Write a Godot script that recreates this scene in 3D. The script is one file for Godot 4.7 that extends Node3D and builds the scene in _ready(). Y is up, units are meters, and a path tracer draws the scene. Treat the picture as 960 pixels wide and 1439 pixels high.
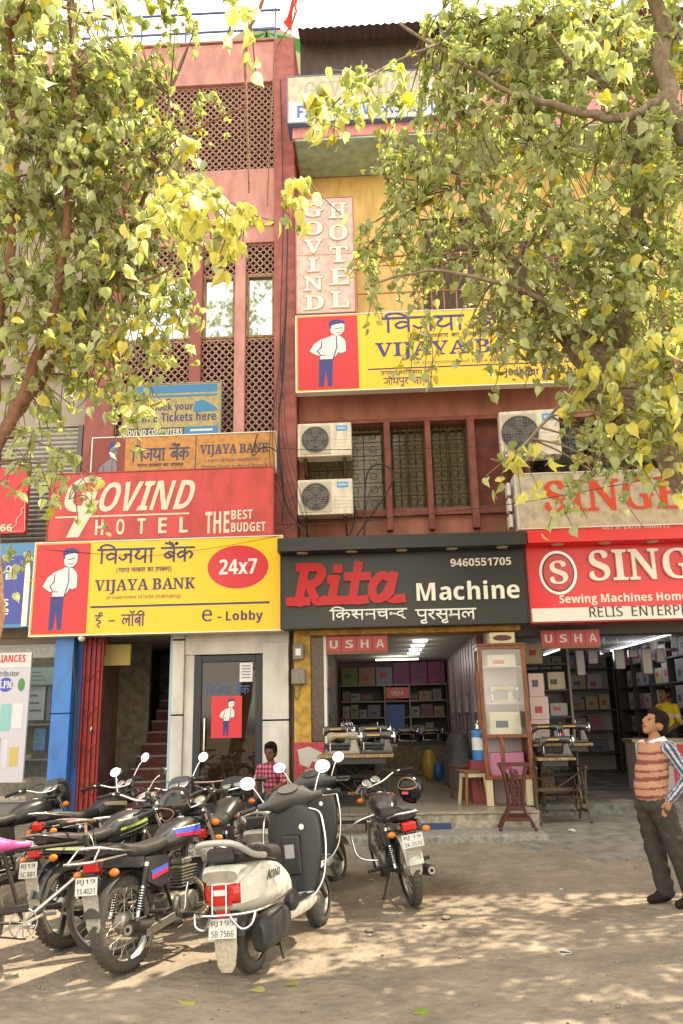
extends Node3D
# A street of small shops under two peepal trees: bank lobby, hotel, sewing machine shops, parked motorcycles.

class MB:
	var P := PackedVector3Array()
	var N := PackedVector3Array()
	var C := PackedColorArray()
	var I := PackedInt32Array()
	var T := Transform3D()
	var col := Color(1, 1, 1)
	func vert(p: Vector3, n: Vector3) -> int:
		P.append(T * p); N.append((T.basis * n).normalized()); C.append(col)
		return P.size() - 1
	func tri(a: int, b: int, c: int) -> void:
		var g := (P[b] - P[a]).cross(P[c] - P[a])
		if g.dot(N[a] + N[b] + N[c]) > 0.0:
			I.append_array([a, c, b])
		else:
			I.append_array([a, b, c])
	func quad(a: int, b: int, c: int, d: int) -> void:
		tri(a, b, c); tri(a, c, d)
	func face(pts: Array, n: Vector3) -> void:
		var k := []
		for p in pts: k.append(vert(p, n))
		for i in range(1, k.size() - 1): tri(k[0], k[i], k[i + 1])
	func box(c: Vector3, s: Vector3, bev := 0.0, B := Basis()) -> void:
		var h := s * 0.5
		bev = minf(bev, minf(h.x, minf(h.y, h.z)) * 0.9)
		var id := {}
		for ax in 3:
			for sg in [-1, 1]:
				var n := Vector3.ZERO; n[ax] = sg
				var u := (ax + 1) % 3
				var w := (ax + 2) % 3
				var ks := []
				for q in [[-1, -1], [1, -1], [1, 1], [-1, 1]]:
					var p := Vector3.ZERO
					p[ax] = sg * h[ax]; p[u] = q[0] * (h[u] - bev); p[w] = q[1] * (h[w] - bev)
					var key := Vector3i.ZERO
					key[ax] = sg; key[u] = q[0]; key[w] = q[1]
					var k := vert(c + B * p, B * n)
					id[[key, ax]] = k
					ks.append(k)
				quad(ks[0], ks[1], ks[2], ks[3])
		if bev > 0.0:
			for ax in 3:
				var u := (ax + 1) % 3
				var w := (ax + 2) % 3
				for su in [-1, 1]:
					for sw in [-1, 1]:
						var a := Vector3i.ZERO
						a[ax] = -1; a[u] = su; a[w] = sw
						var b := a
						b[ax] = 1
						quad(id[[a, u]], id[[b, u]], id[[b, w]], id[[a, w]])
			for x in [-1, 1]:
				for y in [-1, 1]:
					for z in [-1, 1]:
						var q := Vector3i(x, y, z)
						tri(id[[q, 0]], id[[q, 1]], id[[q, 2]])
	func ab(a: Vector3, b: Vector3, bev := 0.0) -> void:
		box((a + b) * 0.5, (b - a).abs(), bev)
	func rect(r: Array, z0: float, z1: float, bev := 0.0) -> void:
		ab(Vector3(r[0], r[1], z0), Vector3(r[2], r[3], z1), bev)
	func bar(a: Vector3, b: Vector3, w: float, h: float, bev := 0.0) -> void:
		var d := (b - a)
		var L := d.length()
		d /= L
		var up := Vector3.UP if absf(d.y) < 0.95 else Vector3.FORWARD
		var x := up.cross(d).normalized()
		box((a + b) * 0.5, Vector3(w, h, L), bev, Basis(x, d.cross(x), d))
	func tube(pts: Array, r, seg := 8, closed := false, caps := true) -> void:
		var n := pts.size()
		if n < 2: return
		var prev := Vector3.ZERO
		var rings := []
		for i in n:
			var a: Vector3 = pts[(i - 1 + n) % n] if (closed or i > 0) else pts[i]
			var b: Vector3 = pts[(i + 1) % n] if (closed or i < n - 1) else pts[i]
			var d := (b - a).normalized()
			if prev == Vector3.ZERO:
				prev = d.cross(Vector3.UP if absf(d.y) < 0.9 else Vector3.RIGHT).normalized()
			var x := (prev - d * prev.dot(d)).normalized()
			var y := d.cross(x)
			prev = x
			var rr: float = r[i] if r is Array else r
			var ring := []
			for k in seg:
				var an := TAU * k / seg
				var dir := x * cos(an) + y * sin(an)
				ring.append(vert(pts[i] + dir * rr, dir))
			rings.append(ring)
		for i in (n if closed else n - 1):
			var A: Array = rings[i]
			var Bq: Array = rings[(i + 1) % n]
			for k in seg:
				quad(A[k], A[(k + 1) % seg], Bq[(k + 1) % seg], Bq[k])
		if caps and not closed:
			for e in [0, n - 1]:
				var nn: Vector3 = (pts[0] - pts[1]).normalized() if e == 0 else (pts[n - 1] - pts[n - 2]).normalized()
				var ks := []
				for k in seg: ks.append(vert(T.affine_inverse() * P[rings[e][k]], nn))
				for k in range(1, seg - 1): tri(ks[0], ks[k], ks[k + 1])
	func ring(c: Vector3, axis: Vector3, R: float, r: float, seg := 24, rs := 8) -> void:
		var x := axis.cross(Vector3.UP if absf(axis.y) < 0.9 else Vector3.RIGHT).normalized()
		var y := axis.cross(x).normalized()
		var pts := []
		for i in seg: pts.append(c + (x * cos(TAU * i / seg) + y * sin(TAU * i / seg)) * R)
		tube(pts, r, rs, true)
	func lathe(prof: Array, c: Vector3, axis: Vector3, seg := 20) -> void:
		var x := axis.cross(Vector3.UP if absf(axis.y) < 0.9 else Vector3.RIGHT).normalized()
		var z := axis.cross(x).normalized()
		for i in prof.size() - 1:
			var a: Vector2 = prof[i]
			var b: Vector2 = prof[i + 1]
			var e := b - a
			if e.length() < 1e-6: continue
			var n2 := Vector2(e.y, -e.x).normalized()
			var A := []
			var Bq := []
			for k in seg:
				var d := x * cos(TAU * k / seg) + z * sin(TAU * k / seg)
				var nn := d * n2.x + axis * n2.y
				A.append(vert(c + d * a.x + axis * a.y, nn)); Bq.append(vert(c + d * b.x + axis * b.y, nn))
			for k in seg:
				quad(A[k], A[(k + 1) % seg], Bq[(k + 1) % seg], Bq[k])
	func disc(c: Vector3, axis: Vector3, R: float, seg := 20) -> void:
		var x := axis.cross(Vector3.UP if absf(axis.y) < 0.9 else Vector3.RIGHT).normalized()
		var y := axis.cross(x).normalized()
		var pts := []
		for i in seg: pts.append(c + (x * cos(TAU * i / seg) + y * sin(TAU * i / seg)) * R)
		face(pts, axis)
	func cyl(a: Vector3, b: Vector3, r: float, seg := 16) -> void:
		tube([a, b], r, seg)
	func ball(c: Vector3, r: Vector3, seg := 14, rows := 9) -> void:
		var g := []
		for i in rows + 1:
			var t := PI * i / rows
			var row := []
			for k in seg:
				var d := Vector3(sin(t) * cos(TAU * k / seg), cos(t), sin(t) * sin(TAU * k / seg))
				row.append(vert(c + d * r, d / r))
			g.append(row)
		for i in rows:
			for k in seg:
				quad(g[i][k], g[i][(k + 1) % seg], g[i + 1][(k + 1) % seg], g[i + 1][k])
	func prism(poly: Array, z0: float, z1: float, B := Transform3D()) -> void:
		var pp := PackedVector2Array(poly)
		var t := Geometry2D.triangulate_polygon(pp)
		for e in [[z1, 1.0], [z0, -1.0]]:
			var ks := []
			for p in pp: ks.append(vert(B * Vector3(p.x, p.y, e[0]), B.basis * Vector3(0, 0, e[1])))
			for i in range(0, t.size(), 3): tri(ks[t[i]], ks[t[i + 1]], ks[t[i + 2]])
		var area := 0.0
		for i in pp.size():
			var a := pp[i]
			var b := pp[(i + 1) % pp.size()]
			area += a.x * b.y - a.y * b.x
		for i in pp.size():
			var a := pp[i]
			var b := pp[(i + 1) % pp.size()]
			var e2 := (b - a)
			var n := Vector3(e2.y, -e2.x, 0) * signf(area)
			face([B * Vector3(a.x, a.y, z0), B * Vector3(b.x, b.y, z0), B * Vector3(b.x, b.y, z1), B * Vector3(a.x, a.y, z1)], (B.basis * n).normalized())
	func loft(rings: Array, caps := true) -> void:
		var n := rings.size()
		var m: int = rings[0].size()
		var cen := []
		for rg in rings:
			var c := Vector3.ZERO
			for p in rg: c += p
			cen.append(c / m)
		var g := []
		for i in n:
			var row := []
			for k in m:
				var du: Vector3 = rings[mini(i + 1, n - 1)][k] - rings[maxi(i - 1, 0)][k]
				var dv: Vector3 = rings[i][(k + 1) % m] - rings[i][(k - 1 + m) % m]
				var nn := du.cross(dv).normalized()
				if nn.dot(rings[i][k] - cen[i]) < 0.0: nn = -nn
				if nn.length() < 0.5: nn = (rings[i][k] - cen[i]).normalized()
				row.append(vert(rings[i][k], nn))
			g.append(row)
		for i in n - 1:
			for k in m:
				quad(g[i][k], g[i][(k + 1) % m], g[i + 1][(k + 1) % m], g[i + 1][k])
		if caps:
			for e in [0, n - 1]:
				var o: Vector3 = cen[0] - cen[1] if e == 0 else cen[n - 1] - cen[n - 2]
				var nn := o.normalized()
				var c0 := vert(cen[e], nn)
				var ks := []
				for k in m: ks.append(vert(rings[e][k], nn))
				for k in m: tri(c0, ks[k], ks[(k + 1) % m])
	func mesh(off := Vector3.ZERO) -> ArrayMesh:
		var q := P
		if off != Vector3.ZERO:
			q = P.duplicate()
			for i in q.size(): q[i] -= off
		var a := []
		a.resize(Mesh.ARRAY_MAX)
		a[Mesh.ARRAY_VERTEX] = q; a[Mesh.ARRAY_NORMAL] = N; a[Mesh.ARRAY_COLOR] = C; a[Mesh.ARRAY_INDEX] = I
		var me := ArrayMesh.new()
		me.add_surface_from_arrays(Mesh.PRIMITIVE_TRIANGLES, a)
		return me

# superellipse ring in the plane across z (or x): half widths a, b; power e
func sring(c: Vector3, a: float, b: float, e := 2.5, m := 20, tilt := 0.0) -> Array:
	var out := []
	for k in m:
		var t := TAU * k / m
		var x := signf(cos(t)) * pow(absf(cos(t)), 2.0 / e) * a
		var y := signf(sin(t)) * pow(absf(sin(t)), 2.0 / e) * b
		out.append(c + Vector3(x, y * cos(tilt), y * sin(tilt)))
	return out

func curve(pts: Array, sub := 5, closed := false) -> Array:
	var out := []
	var n := pts.size()
	for i in (n if closed else n - 1):
		var p0 = pts[(i - 1 + n) % n] if (closed or i > 0) else pts[0]
		var p1 = pts[i]
		var p2 = pts[(i + 1) % n]
		var p3 = pts[(i + 2) % n] if (closed or i < n - 2) else pts[n - 1]
		for s in sub:
			var t := float(s) / sub
			out.append(0.5 * (2.0 * p1 + (p2 - p0) * t + (2.0 * p0 - 5.0 * p1 + 4.0 * p2 - p3) * t * t + (3.0 * p1 - p0 - 3.0 * p2 + p3) * t * t * t))
	if not closed: out.append(pts[n - 1])
	return out

var rng := RandomNumberGenerator.new()
var mats := {}
var noises := {}
var base := {}
var taken := {}

func noise_tex(key: String, sd: int, freq: float, lo: float, hi: float, oct := 5, bump := 0.0, mid := -1.0, kind := FastNoiseLite.TYPE_SIMPLEX_SMOOTH) -> NoiseTexture2D:
	if noises.has(key): return noises[key]
	var t := NoiseTexture2D.new()
	t.width = 512; t.height = 512; t.seamless = true; t.generate_mipmaps = false
	var f := FastNoiseLite.new()
	f.seed = sd; f.frequency = freq; f.fractal_octaves = oct; f.noise_type = kind
	f.fractal_gain = 0.55
	t.noise = f
	if bump > 0.0:
		t.as_normal_map = true; t.bump_strength = bump
	else:
		var g := Gradient.new()
		if mid >= 0.0:
			g.offsets = PackedFloat32Array([0.2, 0.5, 0.8]); g.colors = PackedColorArray([Color(lo, lo, lo), Color(mid, mid, mid), Color(hi, hi, hi)])
		else:
			g.offsets = PackedFloat32Array([0.15, 0.85]); g.colors = PackedColorArray([Color(lo, lo, lo), Color(hi, hi, hi)])
		t.color_ramp = g
	noises[key] = t
	return t

# real-world base colour (linear), roughness, metal; grain: "" plain, else a shared grain texture; sc: repeats per metre
func mt(key: String, c: Color, rough := 0.7, metal := 0.0, grain := "", sc := 1.0, bump := 0.0) -> StandardMaterial3D:
	if mats.has(key): return mats[key]
	var m := StandardMaterial3D.new()
	m.resource_name = key
	m.albedo_color = c.linear_to_srgb()
	m.roughness = rough; m.metallic = metal
	if grain != "":
		m.uv1_triplanar = true; m.uv1_world_triplanar = grain != "own"
		m.uv1_scale = Vector3(sc, sc, sc)
		match grain:
			"wall": m.albedo_texture = noise_tex("wall", 3, 0.012, 0.84, 1.0, 7, 0.0, 0.93)
			"dirty": m.albedo_texture = noise_tex("dirty", 5, 0.016, 0.76, 1.0, 7, 0.0, 0.9)
			"fine": m.albedo_texture = noise_tex("fine", 7, 0.03, 0.72, 1.0, 5)
			"streak":
				m.albedo_texture = noise_tex("streaks", 6, 0.012, 0.87, 1.0, 7, 0.0, 0.95)
				m.uv1_scale = Vector3(sc * 1.1, sc * 0.4, sc * 1.1)
			"wood":
				m.albedo_texture = noise_tex("wood", 11, 0.012, 0.5, 1.0, 4)
				m.uv1_scale = Vector3(sc * 6, sc * 0.6, sc * 6)
			"own", "dust": m.albedo_texture = noise_tex("dust", 13, 0.02, 0.84, 1.0, 7, 0.0, 0.95)
		if bump > 0.0:
			m.normal_enabled = true
			m.normal_texture = noise_tex("bump", 17, 0.02, 0, 1, 5, 6.0)
			m.normal_scale = bump
	mats[key] = m
	return m

func glow(key: String, c: Color, e: float) -> StandardMaterial3D:
	if mats.has(key): return mats[key]
	var m := mt(key, Color(0.8, 0.8, 0.8), 0.5)
	m.emission_enabled = true; m.emission = c; m.emission_energy_multiplier = e
	return m

func glass(key: String, c: Color, a: float, rough := 0.02) -> StandardMaterial3D:
	if mats.has(key): return mats[key]
	var m := mt(key, c, rough)
	m.transparency = BaseMaterial3D.TRANSPARENCY_ALPHA
	m.albedo_color.a = a
	return m

func numbered(called: String) -> String:
	taken[called] = taken.get(called, -1) + 1
	return called if taken[called] == 0 else "%s_%03d" % [called, taken[called]]

func tag(o: Node, label: String, category: String, group := "") -> Node:
	o.set_meta("label", label); o.set_meta("category", category)
	if group: o.set_meta("group", group)
	return o

func thing(called: String, label: String, category: String, at := Vector3.ZERO, group := "", world := true) -> Node3D:
	var o := Node3D.new()
	o.name = numbered(called)
	add_child(o)
	o.position = at
	base[o] = at if world else Vector3.ZERO
	tag(o, label, category, group)
	return o

func obj(called: String, b, m: Material, parent: Node = null) -> MeshInstance3D:
	var o := MeshInstance3D.new()
	o.name = called if parent else numbered(called)
	var off: Vector3 = base.get(parent, Vector3.ZERO) if parent else Vector3.ZERO
	o.mesh = b.mesh(off) if b is MB else b
	o.material_override = m
	(parent if parent else self).add_child(o, true)
	base[o] = off
	return o

func struct(called: String, b, m: Material) -> MeshInstance3D:
	var o := obj(called, b, m)
	o.set_meta("kind", "structure")
	return o

func stuff(o: Node) -> Node:
	o.set_meta("kind", "stuff")
	return o

func boxp(called: String, parent: Node, a: Vector3, b: Vector3, m: Material, bev := 0.0) -> MeshInstance3D:
	var k := MB.new()
	k.ab(a, b, bev)
	return obj(called, k, m, parent)

var fonts := {}
func font(style: String) -> SystemFont:
	if not fonts.has(style):
		var f := SystemFont.new()
		f.font_names = PackedStringArray(["Droid Serif" if style[0] == "f" else "Droid Sans"])
		f.font_weight = 700 if style.length() < 2 or style[1] == "b" else 400
		fonts[style] = f
	return fonts[style]

# lettering fitted into r = [left, bottom, right, top], its back at z
func txt(parent: Node, s: String, r: Array, z: float, m: Material, style := "sb", shear := 0.0, depth := 0.006, called := "lettering", B := Basis(), O := Vector3.ZERO) -> MeshInstance3D:
	var t := TextMesh.new()
	t.text = s; t.font = font(style); t.font_size = 48; t.pixel_size = 0.01; t.depth = 0.05
	t.curve_step = 1.0
	var bb := t.get_aabb()
	var w: float = r[2] - r[0]
	var h: float = r[3] - r[1]
	var sy := h / bb.size.y
	var sx := (w - absf(shear) * h) / bb.size.x
	var o := MeshInstance3D.new()
	o.name = called
	o.mesh = t
	o.material_override = m
	var b := Basis(Vector3(sx, 0, 0), Vector3(shear * sy, sy, 0), Vector3(0, 0, depth / bb.size.z))
	var org := Vector3(r[0], r[1], z) - b * bb.position
	o.transform = Transform3D(B, O) * Transform3D(b, org - (base.get(parent, Vector3.ZERO) if B == Basis() and O == Vector3.ZERO else Vector3.ZERO))
	parent.add_child(o, true)
	return o

# strokes of Devanagari letters: width, then strokes (smoothed polylines); the head line is at 1, the foot at 0
const DEVA := {
	"व": [0.72, [[0.6, 1, 0.6, 0], [0.6, 0.62, 0.36, 0.72, 0.14, 0.5, 0.28, 0.27, 0.6, 0.44]]],
	"ब": [0.72, [[0.6, 1, 0.6, 0], [0.6, 0.62, 0.36, 0.72, 0.14, 0.5, 0.28, 0.27, 0.6, 0.44], [0.26, 0.62, 0.5, 0.38]]],
	"ज": [0.78, [[0.66, 1, 0.66, 0], [0.66, 0.62, 0.34, 0.62], [0.34, 0.62, 0.42, 0.4, 0.24, 0.22, 0.06, 0.4]]],
	"य": [0.74, [[0.62, 1, 0.62, 0], [0.1, 0.98, 0.3, 0.82, 0.16, 0.6, 0.14, 0.38, 0.34, 0.26, 0.62, 0.5]]],
	"ा": [0.3, [[0.18, 1, 0.18, 0]]],
	"ि": [0.3, [[0.18, 1, 0.18, 0], [0.18, 1, 0.1, 1.2, 0.4, 1.36, 0.72, 1.22, 0.86, 1.0]]],
	"ी": [0.3, [[0.18, 1, 0.18, 0], [0.18, 1, 0.2, 1.22, -0.05, 1.36, -0.3, 1.2, -0.38, 1.0]]],
	"ै": [0.0, [[-0.12, 1, -0.3, 1.26, -0.56, 1.36], [-0.12, 1, -0.18, 1.26, -0.36, 1.44]]],
	"ं": [0.0, [[-0.02, 1.27, 0.05, 1.32, -0.01, 1.36, -0.03, 1.27]]],
	"ँ": [0.0, [[-0.2, 1.34, -0.05, 1.2, 0.12, 1.34]]],
	"क": [0.88, [[0.44, 1, 0.44, 0], [0.44, 0.62, 0.26, 0.72, 0.08, 0.5, 0.2, 0.28, 0.44, 0.5], [0.44, 0.5, 0.66, 0.72, 0.82, 0.5, 0.7, 0.24]]],
	"ई": [0.62, [[0.36, 1, 0.34, 0.82, 0.12, 0.72, 0.2, 0.56, 0.42, 0.56], [0.42, 0.56, 0.5, 0.36, 0.26, 0.26, 0.24, 0.1, 0.44, -0.08], [0.36, 1, 0.42, 1.26, 0.66, 1.2]]],
	"ल": [0.86, [[0.72, 1, 0.72, 0], [0.72, 0.56, 0.58, 0.7, 0.44, 0.5, 0.46, 0.3], [0.45, 0.46, 0.32, 0.7, 0.12, 0.6, 0.1, 0.32, 0.24, 0.18]]],
	"ॉ": [0.3, [[0.18, 1, 0.18, 0], [-0.04, 1.36, 0.14, 1.16, 0.34, 1.36]]],
	"ो": [0.3, [[0.18, 1, 0.18, 0], [0.18, 1, 0.0, 1.28, -0.2, 1.36]]],
	"श": [0.84, [[0.7, 1, 0.7, 0], [0.12, 0.84, 0.26, 0.94, 0.4, 0.8, 0.26, 0.62, 0.12, 0.56], [0.12, 0.56, 0.42, 0.12], [0.26, 0.56, 0.7, 0.52]]],
	"न": [0.7, [[0.58, 1, 0.58, 0], [0.58, 0.55, 0.24, 0.55, 0.12, 0.62, 0.1, 0.46, 0.24, 0.52]]],
	"न्": [0.42, [[0.42, 0.5, 0.24, 0.55, 0.12, 0.62, 0.1, 0.46, 0.24, 0.52]]],
	"च": [0.72, [[0.6, 1, 0.6, 0], [0.08, 0.72, 0.6, 0.72], [0.2, 0.72, 0.16, 0.46, 0.34, 0.28, 0.6, 0.5]]],
	"द": [0.62, [[0.4, 1, 0.4, 0.74], [0.4, 0.74, 0.16, 0.68, 0.1, 0.42, 0.3, 0.32, 0.44, 0.46, 0.36, 0.2, 0.54, 0.0]]],
	"प": [0.68, [[0.56, 1, 0.56, 0], [0.12, 1, 0.13, 0.6, 0.3, 0.42, 0.56, 0.52]]],
	"ु": [0.0, [[-0.14, 0, -0.36, -0.08, -0.36, -0.26, -0.16, -0.3, -0.06, -0.2]]],
	"र": [0.46, [[0.08, 0.98, 0.34, 0.86, 0.3, 0.64, 0.08, 0.56], [0.08, 0.56, 0.4, 0.08]]],
	"स": [0.8, [[0.68, 1, 0.68, 0], [0.1, 0.98, 0.34, 0.86, 0.3, 0.64, 0.08, 0.56], [0.08, 0.56, 0.38, 0.12], [0.28, 0.54, 0.68, 0.54]]],
	"म": [0.76, [[0.62, 1, 0.62, 0], [0.16, 1, 0.16, 0.5, 0.06, 0.44, 0.12, 0.36, 0.24, 0.46, 0.62, 0.46]]],
	"भ": [0.78, [[0.64, 1, 0.64, 0], [0.08, 0.9, 0.24, 0.96, 0.22, 0.5, 0.08, 0.46, 0.14, 0.36, 0.28, 0.46, 0.64, 0.46]]],
	"त": [0.68, [[0.56, 1, 0.56, 0], [0.56, 0.6, 0.26, 0.64, 0.14, 0.42, 0.3, 0.14]]],
	"उ": [0.66, [[0.4, 0.98, 0.5, 0.78, 0.2, 0.6, 0.52, 0.4, 0.4, 0.1, 0.14, 0.14, 0.08, 0.3]]],
	"ध": [0.74, [[0.62, 1, 0.62, 0], [0.24, 0.98, 0.1, 0.86, 0.28, 0.72, 0.12, 0.5, 0.3, 0.28, 0.62, 0.5]]],
	"ख": [1.0, [[0.86, 1, 0.86, 0], [0.1, 0.98, 0.34, 0.86, 0.28, 0.6, 0.1, 0.5, 0.4, 0.1, 0.6, 0.3], [0.86, 0.62, 0.6, 0.66, 0.52, 0.48, 0.66, 0.36, 0.86, 0.5]]],
	"ह": [0.66, [[0.36, 1, 0.34, 0.78, 0.14, 0.7, 0.36, 0.56, 0.5, 0.44, 0.24, 0.3, 0.3, 0.1, 0.5, -0.04]]],
}

func deva(parent: Node, word: String, r: Array, z: float, m: Material, wt := 0.1, called := "lettering", asc := 0.4, desc := 0.0) -> MeshInstance3D:
	var ord := ""
	for c in word:  # the short i is written before its letter
		ord = ord.substr(0, ord.length() - 1) + c + ord[-1] if c == "ि" else ord + c
	word = ord
	var strokes := []
	var x := 0.0
	var i := 0
	var start := 0.0
	var lines := []
	while i < word.length():
		var ch := word[i]
		if i + 1 < word.length() and word[i + 1] == "्":
			ch = ch + "्"; i += 1
		i += 1
		if not DEVA.has(ch):
			if x > start: lines.append([start, x])
			if ch == "-":
				strokes.append([Vector2(x + 0.3, 0.5), Vector2(x + 0.8, 0.5)]); x += 1.1
			elif ch == "(" or ch == ")":
				var sg := 1.0 if ch == ")" else -1.0
				strokes.append(curve([Vector2(x + 0.2, 1.1), Vector2(x + 0.2 + 0.15 * sg, 0.5), Vector2(x + 0.2, -0.1)])); x += 0.45
			else:
				x += 0.45
			start = x
			continue
		var g: Array = DEVA[ch]
		for s in g[1]:
			var pts := []
			for k in range(0, s.size(), 2): pts.append(Vector2(x + s[k], s[k + 1]))
			strokes.append(curve(pts, 5) if pts.size() > 2 else pts)
		x += g[0]
	if x > start: lines.append([start, x])
	for l in lines: strokes.append([Vector2(l[0] - 0.03, 1.0), Vector2(l[1] + 0.03, 1.0)])
	return ribbons(parent, strokes, x, r, z, m, wt, asc, desc, 0.004, called)

# raised strokes: polylines in units of the letter height, fitted into r
func ribbons(parent: Node, strokes: Array, x: float, r: Array, z: float, m: Material, wt: float, asc: float, desc: float, deep: float, called: String) -> MeshInstance3D:
	var sx: float = (r[2] - r[0]) / x
	var sy: float = (r[3] - r[1]) / (1.0 + asc + desc)
	var b := MB.new()
	var dz := 0.0
	for s in strokes:
		dz += 0.00012
		var h := wt * 0.5
		var L := []
		var R := []
		for k in s.size():
			var d: Vector2 = (s[mini(k + 1, s.size() - 1)] - s[maxi(k - 1, 0)])
			d = Vector2(d.x * sx, d.y * sy).normalized()
			var n := Vector2(-d.y, d.x) * h * sy
			var p := Vector2(r[0] + s[k].x * sx, r[1] + (s[k].y + desc) * sy)
			if k == 0: p -= d * h * sy * 0.7
			if k == s.size() - 1: p += d * h * sy * 0.7
			L.append(p + n); R.append(p - n)
		for k in s.size() - 1:
			var zz := z + deep + dz
			b.face([Vector3(L[k].x, L[k].y, zz), Vector3(L[k + 1].x, L[k + 1].y, zz), Vector3(R[k + 1].x, R[k + 1].y, zz), Vector3(R[k].x, R[k].y, zz)], Vector3(0, 0, 1))
			for q in [[L, 1.0], [R, -1.0]]:
				var e: Vector2 = q[0][k + 1] - q[0][k]
				b.face([Vector3(q[0][k].x, q[0][k].y, z), Vector3(q[0][k + 1].x, q[0][k + 1].y, z), Vector3(q[0][k + 1].x, q[0][k + 1].y, zz), Vector3(q[0][k].x, q[0][k].y, zz)], Vector3(-e.y, e.x, 0) * q[1])
	return obj(called, b, m, parent)

# flat print lying on a board: a thin plate
func plate(parent: Node, called: String, r: Array, z: float, m: Material, th := 0.004) -> MeshInstance3D:
	var b := MB.new()
	b.rect(r, z, z + th)
	return obj(called, b, m, parent)

func poly(parent: Node, called: String, pts: Array, z: float, m: Material, th := 0.004) -> MeshInstance3D:
	var b := MB.new()
	b.prism(pts, z, z + th)
	return obj(called, b, m, parent)

func oval(cx: float, cy: float, rx: float, ry: float, n := 40) -> Array:
	var o := []
	for i in n: o.append(Vector2(cx + rx * cos(TAU * i / n), cy + ry * sin(TAU * i / n)))
	return o

# a point inside r given as fractions
func fr(r: Array, x0: float, y0: float, x1: float, y1: float) -> Array:
	return [lerpf(r[0], r[2], x0), lerpf(r[3], r[1], y1), lerpf(r[0], r[2], x1), lerpf(r[3], r[1], y0)]

func ground_y(z: float) -> float:
	return 0.2145 * clampf((-8.0 - z) / 2.8, 0.0, 1.0)
func _ready() -> void:
	rng.seed = 7
	var cam := Camera3D.new()
	cam.name = "camera"
	cam.position = Vector3(0, 1.65, 0)
	cam.rotation_degrees = Vector3(14.31, 2.54, -1.22)
	cam.fov = 65.43
	cam.near = 0.05; cam.far = 400.0
	add_child(cam)
	cam.current = true
	var env := Environment.new()
	env.background_mode = Environment.BG_SKY
	var sm := ProceduralSkyMaterial.new()
	sm.sky_top_color = Color(0.87, 0.86, 0.83)
	sm.sky_horizon_color = Color(1.0, 0.95, 0.85)
	sm.sky_curve = 0.25
	sm.ground_bottom_color = Color(0.3, 0.27, 0.22); sm.ground_horizon_color = Color(0.6, 0.56, 0.5)
	sm.sky_energy_multiplier = 1.0
	var sky := Sky.new()
	sky.sky_material = sm
	env.sky = sky
	env.tonemap_mode = Environment.TONE_MAPPER_LINEAR
	env.tonemap_exposure = 3.9
	env.sdfgi_enabled = true; env.ssao_enabled = true; env.ssil_enabled = true
	var we := WorldEnvironment.new()
	we.name = "environment"
	we.environment = env
	add_child(we)
	var sun := DirectionalLight3D.new()
	sun.name = "sun"
	sun.light_energy = 1.1
	sun.light_color = Color(1.0, 0.93, 0.8)
	sun.light_angular_distance = 0.5
	sun.shadow_enabled = true
	add_child(sun)
	sun.look_at_from_position(Vector3(5.2, 10.0, -2.8), Vector3.ZERO)
	setting()
	hotel_building()
	shop_building()
	shop_signs()
	interiors()
	vehicles()
	people()
	street_things()
	trees()
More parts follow.
